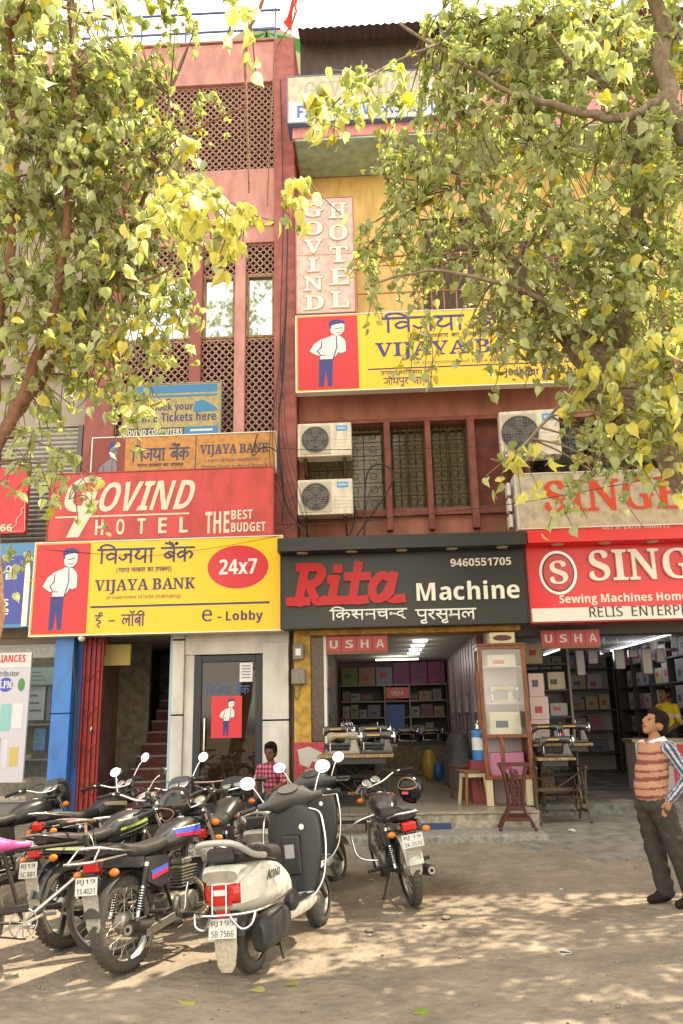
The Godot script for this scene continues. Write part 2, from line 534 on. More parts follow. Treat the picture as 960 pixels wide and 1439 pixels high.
func setting() -> void:
	# ground: one sheet, rising a little towards the shop steps
	var g := StandardMaterial3D.new()
	g.resource_name = "dusty_road"
	g.roughness = 0.95; g.albedo_color = Color(0.93, 0.93, 0.93)
	g.uv1_triplanar = true; g.uv1_world_triplanar = true; g.uv1_scale = Vector3(0.23, 0.23, 0.23)
	var gt := NoiseTexture2D.new()
	gt.width = 1024; gt.height = 1024; gt.seamless = true; gt.generate_mipmaps = false
	var fn := FastNoiseLite.new()
	fn.seed = 21; fn.frequency = 0.006; fn.fractal_octaves = 9; fn.fractal_gain = 0.72
	gt.noise = fn
	var gr := Gradient.new()
	gr.offsets = PackedFloat32Array([0.1, 0.35, 0.5, 0.65, 0.9])
	gr.colors = PackedColorArray([Color(0.43, 0.39, 0.34), Color(0.48, 0.437, 0.383), Color(0.505, 0.46, 0.402), Color(0.53, 0.483, 0.423), Color(0.575, 0.53, 0.47)])
	gt.color_ramp = gr
	g.albedo_texture = gt
	g.normal_enabled = true
	g.normal_texture = noise_tex("ground_bump", 31, 0.05, 0, 1, 5, 5.0)
	g.normal_scale = 0.55
	g.vertex_color_use_as_albedo = true
	var xs := [-120.0, -60.0, -30.0, -16.0]
	var v := -11.0
	while v <= 11.0:
		xs.append(v); v += 0.22
	xs.append_array([16.0, 30.0, 60.0, 120.0])
	var zs := [60.0, 25.0, 10.0, 4.0]
	v = 1.0
	while v >= -12.2:
		zs.append(v); v -= 0.2
	zs.append_array([-20.0, -40.0, -120.0])
	var hn := FastNoiseLite.new()
	hn.seed = 4; hn.frequency = 0.55; hn.fractal_octaves = 4
	var b := MB.new()
	var id := []
	for z in zs:
		var row := []
		for x in xs:
			var y: float = ground_y(z)
			if z > -9.6 and z < 1.5 and absf(x) < 11.0: y += hn.get_noise_2d(x, z) * 0.016 * smoothstep(-9.8, -8.6, z)
			# trodden darker earth among the parked bikes, paler dust on the carriageway
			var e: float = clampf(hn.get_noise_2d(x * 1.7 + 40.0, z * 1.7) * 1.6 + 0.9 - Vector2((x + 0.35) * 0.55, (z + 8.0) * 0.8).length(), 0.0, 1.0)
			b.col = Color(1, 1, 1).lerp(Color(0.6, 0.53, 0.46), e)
			row.append(b.vert(Vector3(x, y - 0.004, z), Vector3.UP))
		id.append(row)
	for i in zs.size() - 1:
		for k in xs.size() - 1:
			b.quad(id[i][k], id[i][k + 1], id[i + 1][k + 1], id[i + 1][k])
	for i in range(1, zs.size() - 1):
		for k in range(1, xs.size() - 1):
			var n: Vector3 = (b.P[id[i][k + 1]] - b.P[id[i][k - 1]]).cross(b.P[id[i + 1][k]] - b.P[id[i - 1][k]])
			b.N[id[i][k]] = n.normalized() * signf(n.y)
	struct("ground", b, g)
	# worn cement apron in front of the right-hand shop
	var cm := mt("cement", Color(0.205, 0.19, 0.165), 0.92, 0, "dirty", 0.45, 0.35)
	b = MB.new()
	var hn2 := FastNoiseLite.new()
	hn2.seed = 9; hn2.frequency = 0.9; hn2.fractal_octaves = 5
	var last := []
	var x2 := 0.95
	while x2 < 8.0:
		var zf := -8.9 - 1.7 * exp(-(x2 - 0.95) * 1.1) + 0.7 * hn2.get_noise_1d(x2 * 1.3) + 0.05 * (x2 - 2.0)
		var col := []
		for j in 9:
			var z := lerpf(-11.99, minf(zf, -8.4), j / 8.0)
			col.append(b.vert(Vector3(x2, ground_y(z) + (0.012 if j < 8 else -0.012), z), Vector3(0, 1, 0.07)))
		if last:
			for j in 8: b.quad(last[j], last[j + 1], col[j + 1], col[j])
		last = col
		x2 += 0.08
	struct("cement_apron", b, cm)
	# stone apron and step before the open-fronted shop
	b = MB.new()
	b.ab(Vector3(-1.25, 0.1, -10.82), Vector3(1.92, 0.238, -10.14), 0.012)
	struct("stone_apron", b, mt("apron_stone", Color(0.3, 0.285, 0.25), 0.8, 0, "dirty", 1.3, 0.3))
	b = MB.new()
	b.ab(Vector3(-1.35, 0.1, -11.8), Vector3(1.94, 0.40, -10.82), 0.0)
	struct("step_plinth", b, mt("step_stone", Color(0.42, 0.37, 0.29), 0.75, 0, "dirty", 0.9, 0.2))
	var sp := struct("step_edge", _slab(Vector3(-1.36, 0.402, -11.8), Vector3(1.95, 0.43, -10.79), 0.008), mt("step_tile", Color(0.36, 0.31, 0.245), 0.45, 0, "dirty", 0.8))
	sp.set_meta("label", "brown stone edge of the shop step")
	b = MB.new()
	b.ab(Vector3(1.96, 0.1, -19.0), Vector3(8.4, 0.385, -11.99), 0.01)
	struct("shop_floor_slab", b, mt("grey_step", Color(0.17, 0.17, 0.165), 0.8, 0, "dirty", 0.8, 0.2))
	# plinth under the bank lobby and the stairs
	b = MB.new()
	b.ab(Vector3(-4.75, 0.1, -12.6), Vector3(-1.37, 0.37, -11.25), 0.01)
	struct("lobby_plinth", b, mt("plinth_stone", Color(0.35, 0.33, 0.3), 0.75, 0, "dirty", 0.8, 0.2))

func _slab(a: Vector3, c: Vector3, bev: float) -> MB:
	var b := MB.new()
	b.ab(a, c, bev)
	return b

# perforated clay screen: rows of waved ribs meeting at their crests leave eye-shaped holes
func jali(parent: Node, x0: float, y0: float, x1: float, y1: float, z: float, m: Material) -> void:
	var b := MB.new()
	var ph := 0.066
	var pw := 0.116
	var rows := int(round((y1 - y0) / ph))
	ph = (y1 - y0) / rows
	var th := 0.0155
	var sgm := 6
	var n := int((x1 - x0) / pw * sgm)
	for r in rows + 1:
		var yc := y0 + r * ph
		var sg := 1.0 if r % 2 == 0 else -1.0
		var prev := []
		for i in n + 1:
			var x := x0 + (x1 - x0) * i / n
			var w := cos(TAU * (x - x0) / pw) * sg
			var y := clampf(yc + w * (ph * 0.5 - th * 0.35), y0 + th, y1 - th)
			var cur := [b.vert(Vector3(x, y + th, z), Vector3(0, 0.35, 1)), b.vert(Vector3(x, y - th, z), Vector3(0, -0.35, 1)), b.vert(Vector3(x, y + th, z - 0.07), Vector3(0, 1, 0)), b.vert(Vector3(x, y - th, z - 0.07), Vector3(0, -1, 0)), b.vert(Vector3(x, y + th, z), Vector3(0, 1, 0)), b.vert(Vector3(x, y - th, z), Vector3(0, -1, 0))]
			if prev:
				b.quad(prev[0], cur[0], cur[1], prev[1]); b.quad(prev[4], cur[4], cur[2], prev[2]); b.quad(prev[5], cur[5], cur[3], prev[3])
			prev = cur
	stuff(obj("pierced_screen", b, m, parent))

func hotel_building() -> void:
	var pink := mt("pink_wall", Color(0.52, 0.255, 0.225), 0.9, 0, "streak", 0.5, 0.25)
	var maroon := mt("maroon_wall", Color(0.28, 0.09, 0.08), 0.85, 0, "streak", 0.6, 0.25)
	var clay := mt("clay_screen", Color(0.5, 0.3, 0.245), 0.9, 0, "fine", 0.8)
	var dark := mt("inner_wall", Color(0.3, 0.17, 0.14), 0.95, 0, "wall", 0.4)
	var xa: float = -4.639
	var xb: float = -4.145
	var xc: float = -2.97
	var xd: float = -2.778
	var xe: float = -2.23
	var xf: float = -2.051
	var xg: float = -1.565
	var xh: float = -1.201
	var y0: float = 5.338
	var y1: float = 7.712
	var y2: float = 8.864
	var y3: float = 9.459
	var y4: float = 10.918
	var y5: float = 12.702
	var y6: float = 13.574
	var t := thing("hotel_building", "pink hotel front with pierced clay screens and tall reflecting windows, left of the yellow balcony", "building", Vector3(-3, 0.2, -11.9))
	# shell
	boxp("column", t, Vector3(xa, 2.6, -12.2), Vector3(xb, y4, -11.86), maroon, 0.01)
	boxp("column", t, Vector3(xc, y0 - 1.5, -12.1), Vector3(xd, y3 + 0.02, -11.87), maroon, 0.01)
	boxp("post", t, Vector3(xe, y0 - 1.5, -12.08), Vector3(xf, y3 + 0.02, -11.88), pink, 0.01)
	boxp("pilaster", t, Vector3(xg, 2.95, -12.6), Vector3(xh, y6 - 0.02, -11.8), mt("pilaster_paint", Color(0.36, 0.115, 0.1), 0.85, 0, "wall", 0.5, 0.25), 0.015)
	boxp("band", t, Vector3(xa, y3, -12.12), Vector3(xg, y4, -11.9), pink, 0.01)
	boxp("ledge", t, Vector3(xb, y3 + 0.32, -11.9), Vector3(xg - 0.003, y3 + 0.38, -11.84), pink, 0.01)
	boxp("parapet", t, Vector3(xa - 1.2, y5, -12.12), Vector3(xg, y6, -11.88), pink, 0.01)
	boxp("coping", t, Vector3(xa - 1.2, y6, -12.16), Vector3(xg + 0.02, y6 + 0.05, -11.84), mt("coping", Color(0.42, 0.2, 0.17), 0.9, 0, "wall", 0.6), 0.01)
	boxp("roof", t, Vector3(-9.0, y5 + 0.35, -18.5), Vector3(xg + 0.2, y5 + 0.5, -12.13), dark)
	boxp("inner_wall", t, Vector3(xa, y0 - 1.6, -13.4), Vector3(xh, y6 - 0.3, -13.3), dark)
	boxp("floor_slab", t, Vector3(xa, 3.15, -18.5), Vector3(xh, 3.3, -12.1), dark)
	boxp("floor_slab", t, Vector3(xa, y3 + 0.4, -13.3), Vector3(xg, y3 + 0.55, -12.13), dark)
	boxp("side_wall", t, Vector3(xa - 0.1, 0.2, -18.5), Vector3(xa + 0.1, y6 - 0.05, -12.21), dark)
	boxp("side_wall", t, Vector3(xh - 0.12, 0.2, -18.5), Vector3(xh - 0.02, y6 - 0.05, -12.61), dark)
	boxp("back_wall", t, Vector3(xa, 0.2, -18.6), Vector3(xh, y5, -18.5), dark)
	# screens
	jali(t, xa, y4, xg, y5, -11.95, clay)
	for s in [[xb, xc], [xd, xe], [xf, xg]]:
		jali(t, s[0], y2, s[1], y3, -11.95, clay)
		jali(t, s[0], y0 - 0.25, s[1], y1, -11.95, clay)
	# windows
	var fm := mt("window_wood", Color(0.36, 0.2, 0.05), 0.5, 0, "wood", 1.0)
	var gm := mt("window_mirror", Color(0.5, 0.52, 0.54), 0.03, 0.85)
	for s in [[xb, xc], [xd, xe], [xf, xg]]:
		var w := MB.new()
		var f := 0.045
		w.ab(Vector3(s[0], y1, -12.05), Vector3(s[0] + f, y2, -11.93), 0.006)
		w.ab(Vector3(s[1] - f, y1, -12.05), Vector3(s[1], y2, -11.93), 0.006)
		w.ab(Vector3(s[0] + f, y2 - f, -12.05), Vector3(s[1] - f, y2, -11.934), 0.006)
		w.ab(Vector3(s[0] + f, y1, -12.05), Vector3(s[1] - f, y1 + f, -11.934), 0.006)
		var wn := obj("window", w, fm, t)
		boxp("pane", wn, Vector3(s[0] + f, y1 + f, -12.0), Vector3(s[1] - f, y2 - f, -11.99), gm)
	# roof railing of blue pipe
	var rl := thing("roof_railing", "blue pipe railing along the roof of the pink hotel", "railing", Vector3(-3, y6, -12.0))
	var blue := mt("railing_blue", Color(0.06, 0.09, 0.3), 0.5)
	for yy in [0.42, 0.85]:
		var q := MB.new()
		q.cyl(Vector3(xa - 1.2, y6 + yy, -12.0), Vector3(xg + 0.1, y6 + yy - 0.03, -12.0), 0.022, 8)
		obj("rail", q, blue, rl)
	for k in 6:
		var q := MB.new()
		var x := lerpf(xa - 1.1, xg, k / 5.0)
		q.cyl(Vector3(x, y6 + 0.05, -12.0), Vector3(x, y6 + 0.86, -12.0), 0.018, 8)
		obj("post", q, blue, rl)
	var pr := thing("roof_parasol", "green and white parasol on the hotel roof behind the blue railing", "parasol", Vector3(-1.9, y5 + 0.5, -13.2))
	var cn := MB.new()
	var top := Vector3(-1.9, y6 + 1.55, -13.2)
	for k in 10:
		cn.col = Color(0.1, 0.45, 0.12) if k % 2 == 0 else Color(0.75, 0.75, 0.7)
		var a0 := TAU * k / 10
		var a1 := TAU * (k + 1) / 10
		cn.face([top, top + Vector3(cos(a0) * 0.9, -0.75, sin(a0) * 0.9), top + Vector3(cos(a1) * 0.9, -0.75, sin(a1) * 0.9)], Vector3(cos(a0 + 0.3), 1, sin(a0 + 0.3)))
	var pm := mt("parasol_cloth", Color(1, 1, 1), 0.9)
	pm.vertex_color_use_as_albedo = true; pm.backlight_enabled = true; pm.backlight = Color(0.3, 0.4, 0.3)
	obj("canopy", cn, pm, pr)
	var pp := MB.new()
	pp.cyl(Vector3(-1.9, y5 + 0.5, -13.2), top - Vector3(0, 0.02, 0), 0.02)
	obj("pole", pp, blue, pr)
	var fl := thing("red_flag", "red cloth flag on a thin pole at the hotel roof corner", "flag", Vector3(xh - 0.1, y6 - 0.05, -11.95))
	pp = MB.new()
	pp.cyl(Vector3(xh - 0.12, y6 - 0.02, -11.98), Vector3(xh + 0.1, y6 + 1.35, -11.98), 0.014)
	obj("pole", pp, mt("flag_pole", Color(0.3, 0.2, 0.1), 0.7), fl)
	pp = MB.new()
	var prv := []
	for i in 9:
		var u := i / 8.0
		var zz := -11.98 + 0.1 * sin(u * 6.0)
		var cur := [pp.vert(Vector3(xh + 0.09 - u * 0.32, y6 + 1.3 - u * 0.75, zz), Vector3(0.2, 0.1, 1)), pp.vert(Vector3(xh + 0.02 - u * 0.12, y6 + 0.8 - u * 0.5, zz + 0.03), Vector3(0.2, 0.1, 1))]
		if prv: pp.quad(prv[0], cur[0], cur[1], prv[1])
		prv = cur
	var fc := mt("flag_cloth", Color(0.6, 0.04, 0.02), 0.9)
	fc.backlight_enabled = true; fc.backlight = Color(0.6, 0.1, 0.05)
	obj("cloth", pp, fc, fl)
	# --- ground floor: lobby front, stairs
	var white := mt("white_cladding", Color(0.56, 0.53, 0.49), 0.35, 0, "streak", 0.4)
	var zf := -11.66
	var lx := [-3.035, -2.86, -2.715, -1.707, -1.329]
	var yt := 2.95
	var lob := thing("bank_lobby", "white clad bank lobby front beneath the yellow lobby sign", "shop front", Vector3(-2.4, 0.37, zf))
	for s in [[0.372, 1.691], [1.711, 2.764], [2.784, yt]]:
		boxp("cladding_panel", lob, Vector3(lx[0], s[0], -12.0), Vector3(lx[1], s[1], zf), white, 0.006)
	for s in [[0.372, 1.593], [1.613, yt - 0.25]]:
		boxp("cladding_panel", lob, Vector3(lx[3] + 0.004, s[0], -12.0), Vector3(lx[4], s[1], zf + 0.02), white, 0.006)
	boxp("cladding_panel", lob, Vector3(lx[1] + 0.003, 0.372, -12.0), Vector3(lx[2] - 0.003, yt - 0.25, zf - 0.06), white, 0.004)
	boxp("lintel", lob, Vector3(lx[1] + 0.003, 2.55, -12.0), Vector3(lx[4] + 0.003, yt, zf - 0.03), white, 0.006)
	boxp("jamb", lob, Vector3(lx[0] - 0.035, 0.372, -12.0), Vector3(lx[0] - 0.002, yt, zf - 0.01), mt("pale_blue_trim", Color(0.28, 0.42, 0.5), 0.5), 0.003)
	var room := mt("lobby_inner", Color(0.42, 0.38, 0.33), 0.9)
	boxp("back_wall", lob, Vector3(lx[0], 0.372, -14.6), Vector3(lx[4], yt, -14.5), room)
	boxp("side_wall", lob, Vector3(lx[0] - 0.03, 0.372, -16.5), Vector3(lx[0] + 0.05, yt, -12.01), room)
	boxp("side_wall", lob, Vector3(lx[4] - 0.03, 0.372, -14.5), Vector3(lx[4] + 0.05, yt, -12.01), room)
	boxp("ceiling", lob, Vector3(-5.0, yt + 0.002, -16.5), Vector3(lx[4] + 0.1, yt + 0.1, -11.9), room)
	# door
	var dr := thing("lobby_door", "dark framed glass lobby door with a red poster on its pane", "door", Vector3(-2.3, 0.37, zf - 0.05))
	var al := mt("door_frame", Color(0.025, 0.028, 0.035), 0.4, 0.3)
	var dyt: float = 2.54
	var q := MB.new()
	var fw := 0.11
	q.ab(Vector3(lx[2], 0.374, -11.78), Vector3(lx[2] + fw, dyt - 0.003, -11.7), 0.006)
	q.ab(Vector3(lx[3] - fw, 0.374, -11.78), Vector3(lx[3], dyt - 0.003, -11.7), 0.006)
	q.ab(Vector3(lx[2] + fw, dyt - 0.1, -11.778), Vector3(lx[3] - fw, dyt - 0.003, -11.702), 0.006)
	q.ab(Vector3(lx[2] + fw, 0.374, -11.778), Vector3(lx[3] - fw, 0.5, -11.702), 0.006)
	obj("frame", q, al, dr)
	boxp("pane", dr, Vector3(lx[2] + fw, 0.5, -11.745), Vector3(lx[3] - fw, dyt - 0.1, -11.735), glass("door_glass", Color(0.02, 0.013, 0.009), 0.72))
	q = MB.new()
	q.tube([Vector3(lx[2] + fw + 0.06, 1.2, -11.68), Vector3(lx[2] + fw + 0.06, 1.65, -11.68)], 0.013)
	q.cyl(Vector3(lx[2] + fw + 0.06, 1.23, -11.74), Vector3(lx[2] + fw + 0.06, 1.23, -11.68), 0.01, 8)
	q.cyl(Vector3(lx[2] + fw + 0.06, 1.62, -11.74), Vector3(lx[2] + fw + 0.06, 1.62, -11.68), 0.01, 8)
	obj("handle", q, mt("chrome", Color(0.75, 0.75, 0.75), 0.15, 1.0), dr)
	var ps := thing("door_poster", "red poster with a standing man emblem on the lobby door", "poster", Vector3(-2.237, 1.381, -11.73))
	var pr4 := [-2.458, 1.371, -2.015, 1.956]
	plate(ps, "sheet", pr4, -11.733, mt("poster_red", Color(0.55, 0.02, 0.03), 0.4), 0.004)
	emblem(ps, fr(pr4, 0.27, 0.07, 0.76, 0.94), -11.728)
	var nt := thing("door_notice", "small white notice taped high on the lobby door", "notice", Vector3(-1.968, 2.151, -11.73))
	var nr := [-2.052, 2.151, -1.865, 2.426]
	plate(nt, "sheet", nr, -11.733, mt("paper", Color(0.66, 0.66, 0.64), 0.7), 0.003)
	for k in 5: plate(nt, "print", fr(nr, 0.15, 0.15 + k * 0.15, 0.85, 0.21 + k * 0.15), -11.7295, mt("print_grey", Color(0.2, 0.2, 0.22), 0.7), 0.001)
	var db := thing("door_lettering", "faded blue bank lettering on the lobby door glass", "lettering", Vector3(-2.225, 1.986, -11.73))
	deva(db, "विजया बैंक", [-2.549, 1.976, -1.915, 2.137], -11.734, mt("print_blue", Color(0.05, 0.07, 0.22), 0.6), 0.13)
	# stairs behind the red folding gate
	var st := thing("staircase", "dark maroon stairs rising behind the red folding gate", "stairs", Vector3(-3.4, 0.37, -12.6))
	var sm := mt("stair_red", Color(0.17, 0.035, 0.035), 0.6, 0, "dirty", 1.0)
	var nose := mt("stair_nosing", Color(0.34, 0.27, 0.23), 0.5)
	for k in 12:
		var yy := 0.37 + 0.18 * k
		var zz := -12.5 - 0.27 * k
		var s := boxp("step", st, Vector3(-4.0, 0.37, zz - 0.27), Vector3(lx[0] - 0.04, yy + 0.15, zz), sm)
		boxp("nosing", s, Vector3(-4.0, yy + 0.15, zz - 0.27), Vector3(lx[0] - 0.04, yy + 0.18, zz + 0.02), nose, 0.005)
	var hall := mt("stair_hall_wall", Color(0.36, 0.32, 0.24), 0.9, 0, "dirty", 0.6)
	boxp("hall_wall", st, Vector3(-4.9, 0.37, -16.6), Vector3(-4.78, 3.14, -12.0), hall)
	boxp("hall_wall", st, Vector3(-4.78, 0.37, -16.6), Vector3(-2.7, 3.14, -16.5), hall)
	boxp("hall_wall", st, Vector3(-4.78, 0.37, -14.0), Vector3(-4.0, 3.14, -13.9), hall)
	boxp("hall_board", st, Vector3(-4.21, 2.446, -12.05), Vector3(-3.763, 2.761, -12) , mt("hall_board", Color(0.45, 0.35, 0.12), 0.8), 0.004)
	var gt := thing("folding_gate", "red steel folding gate pushed open beside the dark stairs", "gate", Vector3(-4.178, 0.806, -11.6))
	var red := mt("gate_red", Color(0.3, 0.018, 0.016), 0.5, 0.1, "dirty", 1.0)
	var gx0: float = -4.36
	var gx1: float = -4.057
	for k in 8:
		var x := lerpf(gx0 + 0.03, gx1 - 0.02, k / 7.0)
		boxp("bar", gt, Vector3(x - 0.017, 0.375, -11.68 - 0.03 * (k % 2)), Vector3(x + 0.017, 2.93, -11.645 - 0.03 * (k % 2)), red, 0.004)
	for k in 5:
		var yy := 0.6 + 0.52 * k
		for e in [0, 1]:
			var br := MB.new()
			br.bar(Vector3(gx0 + 0.03, yy + (0.0 if e else 0.22), -11.636 + e * 0.006), Vector3(gx1 - 0.02, yy + (0.22 if e else 0.0), -11.636 + e * 0.006), 0.02, 0.004)
			obj("lattice_strip", br, red, gt)
	var hd := MB.new()
	hd.tube([Vector3(-4.151, 1.559, -11.6), Vector3(-4.152, 1.53, -11.58), Vector3(-4.167, 1.49, -11.6)], 0.012, 8)
	obj("handle", hd, mt("steel", Color(0.5, 0.5, 0.5), 0.3, 1.0), gt)
	boxp("gate_rail", gt, Vector3(gx0, 2.93, -11.72), Vector3(lx[0] - 0.04, 2.99, -11.62), red, 0.004)

	neighbour()

func emblem(parent: Node, r: Array, z: float, worn := false) -> void:
	var w: float = r[2] - r[0]
	var h: float = r[3] - r[1]
	var navy := mt("sign_navy", Color(0.02, 0.025, 0.16), 0.4)
	var wh := mt("sign_white", Color(0.66, 0.64, 0.6), 0.4) if not worn else mt("worn_grey", Color(0.2, 0.17, 0.17), 0.6)
	var map := func(a: Array) -> Array:
		var o := []
		for i in range(0, a.size(), 2): o.append(Vector2(r[0] + (a[i] - 240.0) / 185.0 * w, r[1] + (1370.0 - a[i + 1]) / 450.0 * h))
		return o
	var torso := [310, 1050, 345, 1036, 352, 1028, 395, 1032, 418, 1058, 424, 1080, 425, 1140, 400, 1152, 385, 1145, 378, 1160, 358, 1190, 292, 1190, 294, 1165, 270, 1158, 238, 1132, 262, 1085, 296, 1055]
	var head := [346, 935, 410, 930, 420, 955, 418, 1000, 400, 1024, 375, 1028, 352, 1015, 344, 980]
	var e := obj("emblem", _prisms([map.call(torso), map.call(head)], z, 0.002, 1.06), navy, parent)
	_emb(e, "trousers", map.call([286, 1188, 356, 1188, 352, 1372, 330, 1372, 320, 1270, 308, 1372, 284, 1372]), z + 0.0005, navy)
	_emb(e, "jacket", map.call(torso), z + 0.0022, wh)
	_emb(e, "face", map.call(head), z + 0.0022, wh)
	_emb(e, "hair", map.call([342, 980, 338, 945, 350, 925, 385, 918, 418, 930, 421, 955, 405, 948, 365, 955, 352, 962, 350, 985]), z + 0.0042, navy)
	_emb(e, "zip", map.call([374, 1034, 379, 1034, 382, 1110, 362, 1190, 356, 1190, 376, 1110]), z + 0.0042, navy)
	_emb(e, "arm_line", map.call([300, 1060, 304, 1062, 302, 1110, 282, 1132, 298, 1160, 322, 1162, 322, 1167, 294, 1165, 275, 1133, 296, 1106]), z + 0.0042, navy)
	_emb(e, "eye_line", map.call([368, 982, 408, 976, 408, 981, 368, 987]), z + 0.0042, navy)
	_emb(e, "mouth_line", map.call([372, 1004, 388, 1010, 402, 1004, 402, 1008, 388, 1014, 372, 1008]), z + 0.0042, navy)

func _prisms(polys: Array, z: float, th: float, grow: float) -> MB:
	var b := MB.new()
	for p in polys:
		var c := Vector2.ZERO
		for q in p: c += q
		c /= p.size()
		var o := Geometry2D.offset_polygon(PackedVector2Array(p), 0.006 * clampf(grow, 0.5, 2.0))
		b.prism(Array(o[0]), z, z + th)
		z -= 0.0003
	return b

func _emb(parent: Node, called: String, pts: Array, z: float, m: Material) -> void:
	poly(parent, called, pts, z, m, 0.0015)

func neighbour() -> void:
	# the building beyond the hotel on the left: roller shutter upstairs, appliance shop below
	var t := thing("shutter_building", "grey building at the left edge with a closed roller shutter upstairs", "building", Vector3(-7, 0.2, -12.0))
	var wl := mt("neighbour_wall", Color(0.3, 0.25, 0.2), 0.9, 0, "wall", 0.4, 0.2)
	var dk := mt("neighbour_dark", Color(0.3, 0.26, 0.22), 0.9)
	var xr: float = -4.645
	var sy0: float = 4.377
	var sy1: float = 6.376
	boxp("wall", t, Vector3(-12.0, sy1 + 0.9, -12.4), Vector3(xr - 0.11, 13.0, -12.05), wl)
	boxp("lintel", t, Vector3(-12.0, sy1, -12.5), Vector3(xr - 0.11, sy1 + 0.9, -12.2), dk)
	boxp("wall", t, Vector3(-12.0, 2.9, -12.5), Vector3(xr - 0.11, sy0, -12.02), wl)
	boxp("roof", t, Vector3(-12.0, 12.9, -18.5), Vector3(xr - 0.11, 13.05, -12.4), wl)
	boxp("back_wall", t, Vector3(-12.0, 0.2, -18.7), Vector3(xr - 0.1, 13.0, -18.5), dk)
	boxp("ceiling", t, Vector3(-12.0, 2.8, -18.5), Vector3(xr - 0.11, 2.9, -12.1), dk)
	boxp("side_wall", t, Vector3(-12.1, 0.2, -18.5), Vector3(-12.0, 13.0, -12.0), wl)
	var sh := thing("roller_shutter", "closed grey steel roller shutter above the red corner sign", "shutter", Vector3(-6, sy0, -12.2))
	var sg := mt("shutter_steel", Color(0.3, 0.29, 0.26), 0.45, 0.4, "streak", 1.2)
	var n := 26
	for k in n:
		var b := MB.new()
		var ya := lerpf(sy0, sy1, float(k) / n)
		var hh := (sy1 - sy0) / n
		var prev := []
		for i in 6:
			var u := i / 5.0
			var zz := -12.25 + 0.035 * sin(u * PI)
			var cur := [b.vert(Vector3(-8.5, ya + u * hh, zz), Vector3(0, (u - 0.5) * 1.6, 1)), b.vert(Vector3(xr - 0.12, ya + u * hh, zz), Vector3(0, (u - 0.5) * 1.6, 1))]
			if prev: b.quad(prev[0], prev[1], cur[1], cur[0])
			prev = cur
		obj("slat", b, sg, sh)
	boxp("guide_rail", sh, Vector3(xr - 0.2, sy0, -12.24), Vector3(xr - 0.115, sy1, -12.14), mt("rail_steel", Color(0.12, 0.11, 0.1), 0.6), 0.005)
	# blue pillar
	var bp := thing("blue_pillar", "bright blue clad pillar between appliance shop and red folding gate", "pillar", Vector3(-4.478, 0.721, -11.55))
	var bl := mt("pillar_blue", Color(0.035, 0.17, 0.52), 0.35, 0, "streak", 0.6)
	var bx0: float = -4.722
	var bx1: float = -4.443
	var by: float = 1.756
	boxp("cladding_panel", bp, Vector3(bx0, 0.21, -11.85), Vector3(bx1, by - 0.006, -11.5), bl, 0.008)
	boxp("cladding_panel", bp, Vector3(bx0, by + 0.006, -11.85), Vector3(bx1, 2.86, -11.5), bl, 0.008)
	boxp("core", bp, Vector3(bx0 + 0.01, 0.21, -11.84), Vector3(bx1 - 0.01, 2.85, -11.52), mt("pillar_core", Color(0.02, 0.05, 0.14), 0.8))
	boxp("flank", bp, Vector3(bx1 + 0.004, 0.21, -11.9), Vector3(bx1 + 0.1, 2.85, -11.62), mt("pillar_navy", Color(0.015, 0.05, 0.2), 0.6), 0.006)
	# shop window with goods on shelves
	var cs := thing("appliance_showcase", "glazed showcase of the appliance shop beside the blue pillar", "showcase", Vector3(-5.6, 0.21, -11.9))
	var cx0 := -7.2
	var cx1 := bx0 - 0.02
	boxp("back_panel", cs, Vector3(cx0, 0.21, -12.42), Vector3(cx1, 2.78, -12.38), mt("case_back", Color(0.22, 0.19, 0.14), 0.8, 0, "dirty", 1.2))
	for yy in [0.55, 1.12, 1.62, 2.2]:
		boxp("shelf", cs, Vector3(cx0, yy - 0.02, -12.37), Vector3(cx1, yy, -11.98), mt("case_shelf", Color(0.35, 0.38, 0.36), 0.3))
	boxp("pane", cs, Vector3(cx0, 0.5, -11.925), Vector3(cx1, 2.78, -11.917), glass("case_glass", Color(0.6, 0.7, 0.68), 0.05))
	boxp("base_panel", cs, Vector3(cx0, 0.21, -12.37), Vector3(cx1, 0.5, -11.93), mt("case_base", Color(0.2, 0.19, 0.18), 0.6))
	var goods := [
		["pale green printed carton on the top shelf of the appliance showcase", [-5.362, 2.185, -4.943, 2.45], Color(0.33, 0.5, 0.45)],
		["white printed carton in the middle of the appliance showcase", [-5.331, 1.675, -5.015, 2.174], Color(0.6, 0.66, 0.68)],
		["blue and white boxed appliance low in the appliance showcase", [-5.182, 1.245, -5.009, 1.551], Color(0.12, 0.32, 0.6)],
		["narrow grey carton beside the white printed one in the showcase", [-5.057, 1.67, -4.958, 2.173], Color(0.2, 0.22, 0.3)],
	]
	for gd in goods:
		var o := thing("carton", gd[0], "carton", Vector3(gd[1][0], gd[1][1], -12.2))
		boxp("box", o, Vector3(gd[1][0], gd[1][1], -12.34), Vector3(gd[1][2], gd[1][3], -12.06), mt("carton_%s" % str(gd[2]), gd[2], 0.6), 0.004)
		for k in 3: plate(o, "print", fr(gd[1], 0.15, 0.25 + 0.22 * k, 0.5 + 0.12 * k, 0.31 + 0.22 * k), -12.06, mt("print_grey", Color(0.2, 0.2, 0.22), 0.7), 0.002)
	for k in 9:
		var px := rng.randf_range(-5.75, -5.25)
		var o := thing("small_packet", "small pale packet, one of many loose ones low in the showcase", "packet", Vector3(px, 0.55, -12.1), "small packets in the showcase")
		var yy: float = [0.55, 0.55, 0.55, 0.78, 0.78, 0.78, 0.95, 1.0, 1.12][k]
		boxp("packet", o, Vector3(px - 0.08, yy, -12.3), Vector3(px + 0.08, yy + 0.06, -12.0 - 0.02 * k), mt("packet_%d" % (k % 3), [Color(0.55, 0.48, 0.36), Color(0.6, 0.6, 0.6), Color(0.5, 0.4, 0.25)][k % 3], 0.7), 0.01)
